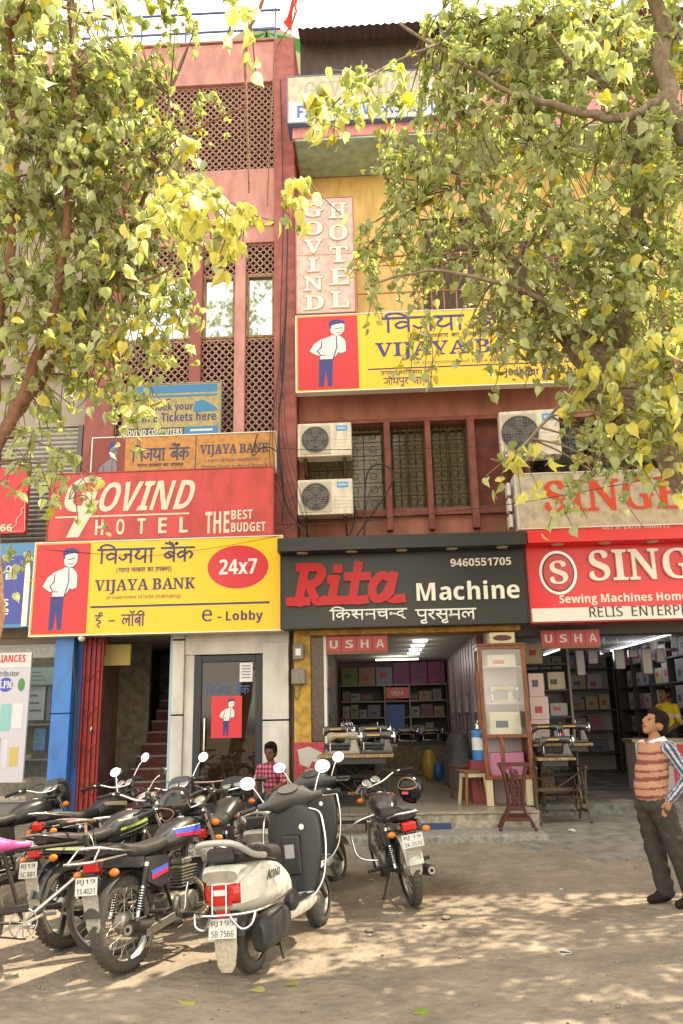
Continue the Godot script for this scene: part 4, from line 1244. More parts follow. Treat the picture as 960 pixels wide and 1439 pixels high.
	poly(t, "emblem_rim", oval(ec.x, ec.y, 0.262, 0.312), -11.2, mt("emblem_silver", Color(0.5, 0.48, 0.48), 0.25, 0.7), 0.02)
	poly(t, "emblem_ring", oval(ec.x, ec.y, 0.222, 0.272), -11.18, mt("sign_black", Color(0.02, 0.02, 0.02), 0.5), 0.006)
	poly(t, "emblem_field", oval(ec.x, ec.y, 0.205, 0.255), -11.174, mt("emblem_red", Color(0.5, 0.015, 0.025), 0.2), 0.006)
	txt(t, "S", [ec.x - 0.125, ec.y - 0.165, ec.x + 0.125, ec.y + 0.165], -11.168, wl, "fb", 0, 0.02)
	# beige sign above it
	r = [2.063, 4.205, 5.791, 5.011]
	var bg := mt("sign_beige", Color(0.5, 0.45, 0.33), 0.5, 0, "dust", 0.5)
	t = sign_box("beige_shop_sign", "old beige shop sign with big red letters below the right air conditioner", r, -11.3, 0.35, bg, mt("sign_white_metal", Color(0.62, 0.6, 0.56), 0.4, 0.2))
	plate(t, "red_base", [r[0] - 0.02, 4.033, r[2], r[1] - 0.022], -11.45, mt("base_red", Color(0.5, 0.06, 0.025), 0.5, 0, "dust", 0.6), 0.15)
	txt(t, "SINGER", [2.445, 4.435, 4.872, 4.903], -11.3, mt("letter_vermilion", Color(0.58, 0.055, 0.02), 0.45), "fb", 0, 0.012)
	txt(t, "RELIS ENTERPRISES", [3.239, 4.086, 4.198, 4.211], -11.3, crm, "sb", 0, 0.006)
	for k in 3: boxp("side_louvre", t, Vector3(r[0] - 0.12, r[1] + 0.05 + 0.24 * k, -11.6), Vector3(r[0] - 0.07, r[1] + 0.24 + 0.24 * k, -11.4), mt("sign_white_metal", Color(0.62, 0.6, 0.56), 0.4), 0.004)
	# upper bank sign
	r = [-1.168, 6.557, 3.217, 7.844]
	t = sign_box("upper_bank_sign", "long yellow bank sign across the balcony with the branch name", r, -11.55, 0.16, yel, wh)
	plate(t, "red_panel", fr(r, 0.004, 0.012, 0.222, 0.985), -11.55, redp, 0.003)
	emblem(t, fr(r, 0.048, 0.06, 0.178, 0.94), -11.547)
	deva(t, "विजया बैंक", fr(r, 0.315, 0.0, 0.81, 0.26), -11.55, navy, 0.16)
	txt(t, "VIJAYA BANK", fr(r, 0.283, 0.40, 0.9, 0.64), -11.55, navy, "fb")
	deva(t, "(भारत सरकार का उपकम)", fr(r, 0.4, 0.29, 0.68, 0.36), -11.55, ink, 0.12)
	txt(t, "(A Government of India Undertaking)", fr(r, 0.42, 0.655, 0.83, 0.715), -11.55, ink, "sr", 0, 0.003)
	plate(t, "rule", fr(r, 0.255, 0.735, 0.97, 0.752), -11.55, ink, 0.003)
	deva(t, "उपका भविशय साथी", fr(r, 0.3, 0.76, 0.5, 0.83), -11.55, ink, 0.12)
	deva(t, "जोधपुर शाखा", fr(r, 0.31, 0.84, 0.48, 0.97), -11.55, ink, 0.13, "lettering", 0.38, 0.2)
	txt(t, "Jodhpur Branch", fr(r, 0.735, 0.79, 0.972, 0.93), -11.55, ink, "sb", 0, 0.004)
	# pink vertical hotel sign
	r = [-1.177, 8.012, -0.23, 10.137]
	t = sign_box("pink_hotel_sign", "tall pale pink hotel sign with letters stacked in two columns", r, -11.75, 0.1, mt("sign_pink", Color(0.72, 0.44, 0.4), 0.55, 0, "dust", 0.5), mt("frame_pink", Color(0.4, 0.16, 0.15), 0.5))
	var gd := mt("letter_olive", Color(0.3, 0.3, 0.19), 0.5)
	var pale := mt("letter_pale", Color(0.7, 0.7, 0.58), 0.5)
	for i in 6:
		var q := fr(r, 0.13 if i != 3 else 0.2, 0.045 + i * 0.162, 0.46 if i != 3 else 0.38, 0.163 + i * 0.162)
		txt(t, "GOVIND"[i], [q[0] - 0.02, q[1] - 0.02, q[2] + 0.02, q[3] + 0.02], -11.75, gd, "fb", 0, 0.008)
		txt(t, "GOVIND"[i], q, -11.742, pale, "fb", 0, 0.008)
	for i in 5:
		var q := fr(r, 0.58, 0.05 + i * 0.195, 0.9, 0.185 + i * 0.195)
		txt(t, "HOTEL"[i], [q[0] - 0.02, q[1] - 0.02, q[2] + 0.02, q[3] + 0.02], -11.75, gd, "fb", 0, 0.008)
		txt(t, "HOTEL"[i], q, -11.742, pale, "fb", 0, 0.008)
	plate(t, "seam", fr(r, 0, 0.5, 1, 0.506), -11.75, mt("frame_pink", Color(0.4, 0.16, 0.15), 0.5), 0.003)
	# top sign
	r = [-1.245, 11.214, 1.823, 12.118]
	t = sign_box("terrace_sign", "peach and white terrace sign with blue letters under the tin roof", r, -11.2, 0.4, mt("sign_peach", Color(0.72, 0.52, 0.38), 0.55, 0, "dust", 0.5), mt("frame_blue", Color(0.12, 0.2, 0.4), 0.5))
	plate(t, "white_panel", fr(r, 0.005, 0.56, 0.995, 0.985), -11.2, wh, 0.003)
	var mb := mt("letter_midblue", Color(0.06, 0.13, 0.45), 0.5)
	txt(t, "FIRST VIEWERS & STAY", fr(r, 0.05, 0.64, 0.9, 0.9), -11.197, mb, "sb", 0, 0.006)
	txt(t, "GOVIND HOTEL", fr(r, 0.09, 0.12, 0.8, 0.46), -11.2, mt("letter_grey", Color(0.36, 0.34, 0.28), 0.5), "fb", 0, 0.006)

func pts2(r: Array, f: Array) -> Array:
	var o := []
	for i in range(0, f.size(), 2): o.append(Vector2(lerpf(r[0], r[2], f[i]), lerpf(r[3], r[1], f[i + 1])))
	return o

func sign_box(called: String, label: String, r: Array, z: float, d: float, m: Material, fm: Material) -> Node3D:
	var t := thing(called, label, "sign", Vector3((r[0] + r[2]) / 2, r[1], z - d))
	plate(t, "panel", r, z - d, m, d)
	var b := MB.new()
	var w := 0.02
	b.ab(Vector3(r[0] - w, r[1] - w, z - d), Vector3(r[0] - 0.001, r[3] + w, z + 0.012), 0.004)
	b.ab(Vector3(r[2] + 0.001, r[1] - w, z - d), Vector3(r[2] + w, r[3] + w, z + 0.012), 0.004)
	b.ab(Vector3(r[0] - 0.001, r[1] - w, z - d), Vector3(r[2] + 0.001, r[1] - 0.001, z + 0.01), 0.004)
	b.ab(Vector3(r[0] - 0.001, r[3] + 0.001, z - d), Vector3(r[2] + 0.001, r[3] + w, z + 0.01), 0.004)
	obj("frame", b, fm, t)
	return t
const ORD := ["first", "second", "third", "fourth", "fifth", "sixth", "seventh", "eighth", "ninth", "tenth", "eleventh", "twelfth", "thirteenth", "fourteenth", "fifteenth", "sixteenth"]
const LEV := ["lowest", "second lowest", "middle", "second highest", "top"]

func lamp_strip(called: String, label: String, a: Vector3, b: Vector3, w: float, e: float, col: Color, glowing: float) -> void:
	var c := (a + b) / 2
	var t := thing(called, label, "light", c)
	var k := MB.new()
	k.ab(a + Vector3(-w / 2, 0, 0) if absf(a.x - b.x) < 0.01 else a + Vector3(0, 0, -w / 2), (b + Vector3(w / 2, 0.03, 0) if absf(a.x - b.x) < 0.01 else b + Vector3(0, 0.03, w / 2)), 0.004)
	obj("lamp_tube", k, glow("lamp_glow_%s" % str(glowing), col, glowing), t)
	var l := OmniLight3D.new()
	l.name = "lamp_light"
	l.light_color = col; l.light_energy = e; l.light_size = 0.15; l.omni_range = 12.0; l.omni_attenuation = 2.0; l.shadow_enabled = true
	t.add_child(l)
	l.position = Vector3(0, -0.12, 0)

# a sewing machine head: origin at the middle of its bed's underside, the hand wheel at +x
func sewing_machine(label: String, at: Vector3, turn: float, m: Material, sc := 1.0) -> Node3D:
	var t := thing("sewing_machine", label, "sewing machine", at, "sewing machines", false)
	t.rotation.y = turn
	var chrome := mt("chrome", Color(0.75, 0.75, 0.75), 0.15, 1.0)
	var b := MB.new()
	b.T = Transform3D(Basis().scaled(Vector3.ONE * sc), Vector3.ZERO)
	b.box(Vector3(0, 0.02, 0), Vector3(0.4, 0.04, 0.17), 0.012)
	obj("bed", b, m, t)
	b = MB.new()
	b.T = Transform3D(Basis().scaled(Vector3.ONE * sc), Vector3.ZERO)
	var rr := []
	for q in [[0.14, 0.04, 0.075, 0.06], [0.135, 0.1, 0.05, 0.048], [0.13, 0.17, 0.046, 0.045]]:
		var ring := []
		for k in 14: ring.append(Vector3(q[0] + cos(TAU * k / 14) * q[2], q[1], sin(TAU * k / 14) * q[3]))
		rr.append(ring)
	b.loft(rr)
	rr = []
	for q in [[0.185, 0.215, 0.05, 0.045], [0.12, 0.22, 0.055, 0.05], [0.02, 0.225, 0.038, 0.036], [-0.09, 0.225, 0.036, 0.034], [-0.14, 0.215, 0.05, 0.038], [-0.18, 0.2, 0.065, 0.038], [-0.2, 0.195, 0.06, 0.032]]:
		var ring := []
		for k in 14: ring.append(Vector3(q[0], q[1] + cos(TAU * k / 14) * q[2], sin(TAU * k / 14) * q[3]))
		rr.append(ring)
	b.loft(rr)
	obj("arm", b, m, t)
	b = MB.new()
	b.T = Transform3D(Basis().scaled(Vector3.ONE * sc), Vector3.ZERO)
	b.ring(Vector3(0.225, 0.205, 0), Vector3.RIGHT, 0.062, 0.014, 22, 8)
	b.cyl(Vector3(0.18, 0.205, 0), Vector3(0.24, 0.205, 0), 0.024)
	for k in 3:
		b.cyl(Vector3(0.225, 0.205, 0), Vector3(0.225, 0.205 + cos(TAU * k / 3) * 0.06, sin(TAU * k / 3) * 0.06), 0.008, 6)
	obj("hand_wheel", b, chrome, t)
	b = MB.new()
	b.T = Transform3D(Basis().scaled(Vector3.ONE * sc), Vector3.ZERO)
	b.cyl(Vector3(-0.17, 0.14, 0), Vector3(-0.17, 0.06, 0), 0.007, 8)
	b.box(Vector3(-0.17, 0.052, 0), Vector3(0.02, 0.006, 0.03))
	obj("needle_bar", b, chrome, t)
	b = MB.new()
	b.T = Transform3D(Basis().scaled(Vector3.ONE * sc), Vector3.ZERO)
	b.box(Vector3(-0.207, 0.195, 0), Vector3(0.006, 0.09, 0.05), 0.002)
	b.box(Vector3(-0.1, 0.0415, 0.01), Vector3(0.1, 0.003, 0.12), 0.001)
	obj("face_plate", b, chrome, t)
	b = MB.new()
	b.T = Transform3D(Basis().scaled(Vector3.ONE * sc), Vector3.ZERO)
	b.cyl(Vector3(0.05, 0.25, 0), Vector3(0.05, 0.31, 0), 0.004, 6)
	obj("spool_pin", b, chrome, t)
	b = MB.new()
	b.T = Transform3D(Basis().scaled(Vector3.ONE * sc), Vector3.ZERO)
	b.box(Vector3(-0.02, 0.225, 0.0362), Vector3(0.2, 0.02, 0.003), 0.001)
	obj("gold_decal", b, mt("gold_print", Color(0.45, 0.27, 0.06), 0.35, 0.4), t)
	return t

# cast iron treadle stand: width along x, origin on the floor
func treadle_stand(label: String, at: Vector3, turn: float, w: float, h: float, m: Material, plaque := "", wheel := true, deep := 0.4) -> Node3D:
	var t := thing("treadle_stand", label, "stand", at, "", false)
	t.rotation.y = turn
	for s in [-1, 1]:
		var b := MB.new()
		var x: float = s * w / 2
		var d := deep / 2
		b.tube(curve([Vector3(x, 0.02, -d), Vector3(x, 0.12, -d * 0.8), Vector3(x, h * 0.35, -d * 0.42), Vector3(x, h * 0.75, -d * 0.55), Vector3(x, h, -d * 0.8)]), 0.016, 7)
		b.tube(curve([Vector3(x, 0.02, d), Vector3(x, 0.12, d * 0.8), Vector3(x, h * 0.35, d * 0.42), Vector3(x, h * 0.75, d * 0.55), Vector3(x, h, d * 0.8)]), 0.016, 7)
		b.box(Vector3(x, h - 0.012, 0), Vector3(0.04, 0.024, deep * 0.95), 0.004)
		b.box(Vector3(x, h * 0.34, 0), Vector3(0.026, 0.05, d * 0.8), 0.004)
		b.box(Vector3(x, 0.14, 0), Vector3(0.026, 0.04, d * 1.5), 0.004)
		b.tube(curve([Vector3(x, h * 0.36, -d * 0.2), Vector3(x, h * 0.6, d * 0.25), Vector3(x, h * 0.9, -d * 0.2)]), 0.011, 6)
		b.tube(curve([Vector3(x, h * 0.36, d * 0.2), Vector3(x, h * 0.6, -d * 0.25), Vector3(x, h * 0.9, d * 0.2)]), 0.011, 6)
		for k in 4: b.ring(Vector3(x, h * (0.45 + 0.13 * k), 0), Vector3.RIGHT, 0.04, 0.008, 12, 5)
		for e in [-1, 1]: b.ball(Vector3(x, 0.025, e * d), Vector3(0.025, 0.025, 0.025), 8, 5)
		obj("side_frame", b, m, t)
	var b := MB.new()
	b.bar(Vector3(-w / 2, h * 0.56, -deep * 0.2), Vector3(w / 2, h * 0.56, -deep * 0.2), 0.02, 0.05, 0.004)
	b.tube([Vector3(-w / 2, h * 0.86, -deep * 0.22), Vector3(0, h * 0.58, -deep * 0.22), Vector3(w / 2, h * 0.86, -deep * 0.22)], 0.012, 6)
	obj("cross_brace", b, m, t)
	b = MB.new()
	for k in 7: b.box(Vector3(0, 0.13, -0.11 + k * 0.036), Vector3(w * 0.55, 0.014, 0.018), 0.002)
	b.cyl(Vector3(-w / 2, 0.13, 0), Vector3(w / 2, 0.13, 0), 0.01, 6)
	b.box(Vector3(-w * 0.27, 0.13, 0), Vector3(0.03, 0.02, 0.26)); b.box(Vector3(w * 0.27, 0.13, 0), Vector3(0.03, 0.02, 0.26))
	obj("treadle", b, m, t)
	if wheel:
		b = MB.new()
		b.ring(Vector3(w * 0.36, h * 0.42, 0.03), Vector3.RIGHT, 0.155, 0.014, 30, 7)
		for k in 5: b.cyl(Vector3(w * 0.36, h * 0.42, 0.03), Vector3(w * 0.36, h * 0.42, 0.03) + Vector3(0, cos(TAU * k / 5), sin(TAU * k / 5)) * 0.15, 0.008, 5)
		b.cyl(Vector3(w * 0.3, h * 0.42, 0.03), Vector3(w * 0.5, h * 0.42, 0.03), 0.016, 8)
		obj("fly_wheel", b, m, t)
	if plaque:
		b = MB.new()
		b.box(Vector3(0, h * 0.56, -deep * 0.2 + 0.014), Vector3(w * 0.24, 0.05, 0.006), 0.002)
		var p := obj("plaque", b, m, t)
		txt(p, plaque, [-w * 0.1, h * 0.56 - 0.016, w * 0.1, h * 0.56 + 0.016], -deep * 0.2 + 0.017, mt("gold_print", Color(0.45, 0.27, 0.06), 0.35, 0.4), "sb", 0, 0.003)
	return t

func table_top(label: String, r: Array, y: float, m: Material) -> void:
	var t := thing("sewing_table_top", label, "table top", Vector3((r[0] + r[2]) / 2, y, (r[1] + r[3]) / 2))
	boxp("board", t, Vector3(r[0], y, r[1]), Vector3(r[2], y + 0.035, r[3]), m, 0.005)
	boxp("drawer_box", t, Vector3(r[0] + 0.06, y - 0.075, r[1] + 0.04), Vector3(r[2] - 0.1, y - 0.001, r[3] - 0.03), mt("drawer_black", Color(0.02, 0.018, 0.016), 0.5), 0.004)

func carton(label: String, a: Vector3, b: Vector3, col: Color, group: String, face_x := false, printed := true) -> void:
	var o := thing("carton", label, "carton", Vector3((a.x + b.x) / 2, a.y, (a.z + b.z) / 2), group)
	boxp("box", o, a, b, mt("card_%.2f_%.2f_%.2f" % [col.r, col.g, col.b], col, 0.65), 0.004)
	if not printed: return
	var dk := Color(0.08, 0.08, 0.12) if rng.randf() < 0.5 else Color(0.4, 0.05, 0.08)
	var m := mt("card_print_%d" % int(dk.r * 10), dk, 0.6)
	var q := MB.new()
	var h := b.y - a.y
	var u0 := rng.randf_range(0.12, 0.3)
	var v0 := rng.randf_range(0.15, 0.45)
	if face_x:
		q.box(Vector3(a.x - 0.001, a.y + h * (v0 + 0.15), lerpf(a.z, b.z, u0 + 0.2)), Vector3(0.002, h * 0.3, (b.z - a.z) * 0.4))
	else:
		q.box(Vector3(lerpf(a.x, b.x, u0 + 0.2), a.y + h * (v0 + 0.15), b.z + 0.001), Vector3((b.x - a.x) * 0.4, h * 0.3, 0.002))
	obj("print", q, m, o)

const CARDS := [Color(0.33, 0.32, 0.31), Color(0.35, 0.30, 0.30), Color(0.29, 0.29, 0.30), Color(0.24, 0.19, 0.13), Color(0.33, 0.34, 0.34), Color(0.14, 0.14, 0.16), Color(0.26, 0.11, 0.15), Color(0.31, 0.28, 0.15), Color(0.21, 0.23, 0.26)]  # carton colours with indoor dimness multiplied in

func floor_tiles(parent: Node, x0: float, x1: float, z0: float, z1: float, y: float, s: float, ms: Array) -> void:
	var me := {}
	var nx := int(ceil((x1 - x0) / s))
	var nz := int(ceil((z1 - z0) / s))
	var b := MB.new()
	b.box(Vector3.ZERO, Vector3(s - 0.004, 0.012, s - 0.004), 0.001)
	var mesh := b.mesh()
	for i in nx:
		for k in nz:
			if (i + 1) * s + x0 > x1 + 0.02 or z1 - (k + 1) * s < z0 - 0.02: continue
			var o := MeshInstance3D.new()
			o.name = "floor_tile"
			o.mesh = mesh
			o.material_override = ms[(i * 7 + k * 3 + (i * k) % 2) % ms.size()]
			parent.add_child(o, true)
			o.position = Vector3(x0 + (i + 0.5) * s, y + 0.006, z1 - (k + 0.5) * s)

func interiors() -> void:
	var chrome := mt("chrome", Color(0.75, 0.75, 0.75), 0.15, 1.0)
	var blk := mt("enamel_black", Color(0.01, 0.01, 0.011), 0.12)
	blk.clearcoat_enabled = true
	var beige := mt("enamel_beige", Color(0.24, 0.2, 0.15), 0.2)
	var wood := mt("table_wood", Color(0.4, 0.27, 0.12), 0.5, 0, "wood", 1.0)
	var dkwood := mt("dark_wood", Color(0.035, 0.025, 0.02), 0.45, 0, "wood", 1.0)
	var iron := mt("cast_iron", Color(0.02, 0.015, 0.013), 0.5, 0.3)
	var mar := mt("cast_maroon", Color(0.07, 0.012, 0.014), 0.4, 0.1)
	# ---------- open-fronted machine shop
	var fl := struct("shop_floor", _slab(Vector3(-1.0, 0.40, -19.2), Vector3(1.52, 0.428, -11.8), 0.0), mt("floor_grout", Color(0.16, 0.14, 0.11), 0.9))
	floor_tiles(fl, -0.98, 1.52, -19.2, -10.82, 0.431, 0.5, [mt("tile_a", Color(0.25, 0.22, 0.165), 0.3), mt("tile_b", Color(0.265, 0.23, 0.175), 0.3), mt("tile_c", Color(0.24, 0.21, 0.16), 0.3)])
	struct("shop_ceiling", _slab(Vector3(-1.0, 2.84, -19.2), Vector3(1.52, 2.88, -12.36), 0.0), mt("ceiling_white", Color(0.5, 0.48, 0.44), 0.9))
	lamp_strip("tube_light", "bright tube light on the back ceiling of the open machine shop", Vector3(-0.1, 2.76, -17.2), Vector3(0.8, 2.76, -17.2), 0.05, 0.06, Color(1, 0.97, 0.9), 1.5)
	for k in 4:
		lamp_strip("ceiling_lamp", "small square ceiling lamp, %s from the street in the machine shop" % ORD[k], Vector3(0.55, 2.805, -13.4 - 0.95 * k), Vector3(0.78, 2.805, -13.4 - 0.95 * k), 0.16, 0.015, Color(1, 0.98, 0.93), 1.2)
	# back shelves
	var bs := thing("back_shelf", "tall dark shelf rack on the back wall of the machine shop", "shelf", Vector3(0.2, 0.44, -18.9))
	var shm := mt("shelf_dark", Color(0.05, 0.04, 0.035), 0.6)
	boxp("back_panel", bs, Vector3(-0.98, 0.445, -19.15), Vector3(1.5, 2.3, -19.1), shm)
	var edge := mt("shelf_edge", Color(0.22, 0.18, 0.13), 0.4)
	for k in 4:
		boxp("shelf", bs, Vector3(-0.98, 1.2 + 0.36 * k, -19.1), Vector3(1.5, 1.23 + 0.36 * k, -18.7), edge, 0.003)
	for x in [-0.98, 0.05, 0.62, 1.46]:
		boxp("upright", bs, Vector3(x, 0.445, -19.09), Vector3(x + 0.04, 2.3, -18.69), edge if x > 0 and x < 1 else shm, 0.003)
	var n := 0
	for k in 3:
		var x := -0.9
		var cnt := 0
		while x < 1.3:
			var w := rng.randf_range(0.14, 0.3)
			if x < 0.05 and x + w > 0.03: x = 0.1
			if x < 0.62 and x + w > 0.6: x = 0.67
			if x + w > 1.44: break
			var h := rng.randf_range(0.15, 0.3)
			carton("small dim carton, %s on the %s shelf at the back of the machine shop" % [ORD[mini(cnt, 15)], LEV[k]], Vector3(x, 1.231 + 0.36 * k, -19.05), Vector3(x + w, 1.231 + 0.36 * k + h, -18.75), CARDS[rng.randi() % 9] * 0.7, "cartons on the back shelf")  # colours darkened again for the shade at the back of the shop
			x += w + 0.02; cnt += 1
	for k in 6:
		var col: Color = [Color(0.16, 0.18, 0.06), Color(0.26, 0.18, 0.12), Color(0.22, 0.22, 0.28), Color(0.24, 0.07, 0.17), Color(0.26, 0.08, 0.18), Color(0.22, 0.06, 0.15)][k]
		carton("large printed carton, %s from the left on top of the back shelf" % ORD[k], Vector3(-0.92 + 0.4 * k, 2.311, -19.05), Vector3(-0.54 + 0.4 * k, 2.311 + (0.4 if k < 3 else 0.26), -18.72), col, "cartons on top of the back shelf")
	boxp("top_board", bs, Vector3(-0.98, 2.28, -19.1), Vector3(1.5, 2.31, -18.66), edge, 0.003)
	for k in 3:
		carton("pink carton, %s of the upper layer on the back shelf" % ORD[k], Vector3(0.28 + 0.4 * k, 2.572, -19.05), Vector3(0.66 + 0.4 * k, 2.81, -18.72), Color(0.25, 0.08, 0.17), "cartons on top of the back shelf")
	var us := thing("small_red_sign", "small red sign with white letters on the back shelf", "sign", Vector3(0.35, 1.95, -18.66))
	plate(us, "panel", [0.1, 2.0, 0.62, 2.24], -18.66, mt("sign_panel_red", Color(0.5, 0.012, 0.016), 0.3), 0.03)
	txt(us, "USHA", [0.22, 2.06, 0.5, 2.17], -18.63, mt("sign_cream", Color(0.6, 0.55, 0.45), 0.4))
	var bp := thing("blue_poster", "blue poster below the small red sign in the machine shop", "poster", Vector3(0.35, 1.3, -18.66))
	plate(bp, "sheet", [0.1, 1.3, 0.5, 1.86], -18.66, mt("poster_blue", Color(0.05, 0.13, 0.35), 0.5), 0.01)
	# counter
	var ct := thing("shop_counter", "low cream fronted counter at the back of the machine shop", "counter", Vector3(0.4, 0.44, -16.8))
	boxp("front_panel", ct, Vector3(-0.2, 0.445, -17.0), Vector3(1.3, 1.05, -16.9), mt("counter_cream", Color(0.2, 0.165, 0.09), 0.6, 0, "dirty", 0.8), 0.004)
	boxp("top", ct, Vector3(-0.25, 1.051, -17.4), Vector3(1.35, 1.09, -16.85), dkwood, 0.005)
	boxp("side_panel", ct, Vector3(-0.2, 0.445, -17.38), Vector3(-0.14, 1.05, -17.002), dkwood)
	boxp("side_panel", ct, Vector3(1.24, 0.445, -17.38), Vector3(1.3, 1.05, -17.002), dkwood)
	for k in 3:
		sewing_machine("black sewing machine, %s along the dim back counter" % ORD[k], Vector3(0.0 + 0.5 * k, 1.091, -17.1), 0.0, blk)
	# machines along the left wall
	for k in 3:
		var z := -13.1 - 1.05 * k
		treadle_stand("dark treadle stand, %s from the street along the shop's left wall" % ORD[k], Vector3(-0.62, 0.445, z), PI / 2, 0.6, 0.7, iron)
		table_top("dark table top on the %s stand along the left wall" % ORD[k], [-0.9, z - 0.45, -0.34, z + 0.45], 1.222, dkwood)
		sewing_machine("black sewing machine on the %s table along the left wall" % ORD[k], Vector3(-0.62, 1.258, z), PI / 2, blk)
	var lp := thing("wall_display", "pale pegboard strip with packets on the shop's left wall", "display", Vector3(-0.98, 1.6, -13))
	boxp("board", lp, Vector3(-0.995, 1.55, -15.5), Vector3(-0.97, 2.7, -12.4), mt("peg_grey", Color(0.2, 0.19, 0.2), 0.7), 0.003)
	for k in 14:
		boxp("packet", lp, Vector3(-0.965, 1.65 + 0.48 * (k % 2), -12.75 - 0.38 * (k / 2)), Vector3(-0.93, 2.05 + 0.48 * (k % 2), -12.5 - 0.38 * (k / 2)), mt("packet_wall_%d" % (k % 4), [Color(0.4, 0.35, 0.36), Color(0.4, 0.12, 0.12), Color(0.35, 0.34, 0.38), Color(0.42, 0.3, 0.3)][k % 4], 0.5), 0.008)
	# right wall: hanging packets
	for k in 11:
		var z := -12.7 - 0.46 * k
		var o := thing("hanging_packet", "long pale packet, %s from the street hanging on the shop's right wall" % ORD[k], "packet", Vector3(1.48, 1.7, z), "packets hanging on the right wall")
		boxp("packet", o, Vector3(1.45, 1.95 - 0.3 * (k % 3), z - 0.16), Vector3(1.515, 2.75, z + 0.16), mt("hang_%d" % (k % 3), [Color(0.36, 0.27, 0.3), Color(0.4, 0.34, 0.36), Color(0.22, 0.17, 0.2)][k % 3], 0.4, 0, "streak", 2.0), 0.012)
	var sackm := mt("sack_grey", Color(0.14, 0.145, 0.15), 0.7, 0, "dust", 1.5, 0.6)
	for k in 3:
		var o := thing("grey_sack", "tall grey plastic sack, %s from the street against the shop's right wall" % ORD[k], "sack", Vector3(1.22, 0.445, -14.0 - 0.6 * k), "grey sacks")
		var rings := []
		for j in 9:
			var u := j / 8.0
			var rr := 0.19 * (1.0 - 0.45 * u * u) + 0.012 * sin(j * 2.1 + k)
			var ring := []
			for q in 18:
				var an := TAU * q / 18
				ring.append(Vector3(1.24 + (rr + 0.014 * sin(an * 4 + j + k)) * cos(an) + 0.06 * u, 0.445 + 0.85 * u, -14.0 - 0.6 * k + (rr + 0.014 * cos(an * 3 + j)) * sin(an)))
			rings.append(ring)
		var b := MB.new()
		b.loft(rings)
		obj("bag", b, sackm, o)
	var yb := thing("yellow_bundle", "yellow and blue plastic bundle leaning before the cream counter", "bundle", Vector3(0.85, 0.445, -15.6))
	var b := MB.new()
	b.ball(Vector3(0.85, 0.72, -15.6), Vector3(0.15, 0.28, 0.13))
	obj("yellow_bag", b, mt("plastic_yellow", Color(0.42, 0.28, 0.03), 0.4), yb)
	b = MB.new()
	b.ball(Vector3(1.0, 0.62, -15.52), Vector3(0.11, 0.18, 0.11))
	obj("blue_bag", b, mt("plastic_blue", Color(0.03, 0.11, 0.28), 0.4), yb)
	# stool before the cabinet
	var st := thing("plastic_stool", "brown and cream moulded stool on the shop step beside the cabinet", "stool", Vector3(1.2, 0.443, -11.45), "", false)
	st.rotation.y = 0.2
	var cream := mt("stool_cream", Color(0.5, 0.42, 0.27), 0.5)
	var brown := mt("stool_brown", Color(0.16, 0.06, 0.025), 0.5)
	for sx in [-1, 1]:
		for sz in [-1, 1]:
			b = MB.new()
			b.bar(Vector3(sx * 0.16, 0.0, sz * 0.16), Vector3(sx * 0.12, 0.42, sz * 0.12), 0.04, 0.035, 0.006)
			obj("leg", b, cream if sx * sz > 0 else brown, st)
	b = MB.new()
	b.box(Vector3(0, 0.435, 0), Vector3(0.32, 0.035, 0.32), 0.012)
	obj("seat", b, brown, st)
	b = MB.new()
	for e in [-1, 1]:
		b.box(Vector3(0, 0.39, e * 0.13), Vector3(0.25, 0.05, 0.012)); b.box(Vector3(e * 0.13, 0.39, 0), Vector3(0.012, 0.05, 0.25))
	obj("apron", b, cream, st)
	var ch := thing("wooden_chair", "brown wooden chair behind the stool in the shop", "chair", Vector3(1.22, 0.443, -12.3), "", false)
	ch.rotation.y = -1.2
	for sx in [-1, 1]:
		b = MB.new()
		b.bar(Vector3(sx * 0.18, 0, 0.18), Vector3(sx * 0.18, 0.44, 0.17), 0.035, 0.035, 0.004)
		obj("leg", b, brown, ch)
		b = MB.new()
		b.bar(Vector3(sx * 0.18, 0, -0.2), Vector3(sx * 0.18, 0.9, -0.24), 0.035, 0.035, 0.004)
		obj("leg", b, brown, ch)
	b = MB.new()
	b.box(Vector3(0, 0.455, -0.01), Vector3(0.42, 0.03, 0.42), 0.008)
	obj("seat", b, brown, ch)
	for k in 2:
		b = MB.new()
		b.box(Vector3(0, 0.68 + 0.15 * k, -0.232), Vector3(0.34, 0.07, 0.018), 0.004)
		obj("back_slat", b, brown, ch)
	var wc := thing("water_dispenser", "blue and white water canister on a box beside the cabinet", "canister", Vector3(1.33, 0.445, -11.75))
	boxp("box", wc, Vector3(1.2, 0.445, -11.95), Vector3(1.5, 1.0, -11.62), mt("red_crate", Color(0.22, 0.03, 0.035), 0.6), 0.006)
	b = MB.new()
	b.lathe([Vector2(0.0, 0), Vector2(0.1, 0), Vector2(0.105, 0.01), Vector2(0.105, 0.14)], Vector3(1.35, 1.001, -11.76), Vector3.UP)
	obj("blue_band", b, mt("canister_blue", Color(0.03, 0.17, 0.45), 0.35), wc)
	b = MB.new()
	b.lathe([Vector2(0.105, 0.31), Vector2(0.105, 0.39), Vector2(0.08, 0.41), Vector2(0, 0.41)], Vector3(1.35, 1.001, -11.76), Vector3.UP)
	obj("blue_band", b, mt("canister_blue", Color(0.03, 0.17, 0.45), 0.35), wc)
	b = MB.new()
	b.lathe([Vector2(0.103, 0.14), Vector2(0.103, 0.31)], Vector3(1.35, 1.001, -11.76), Vector3.UP)
	obj("white_body", b, mt("canister_white", Color(0.6, 0.62, 0.62), 0.4), wc)
	b = MB.new()
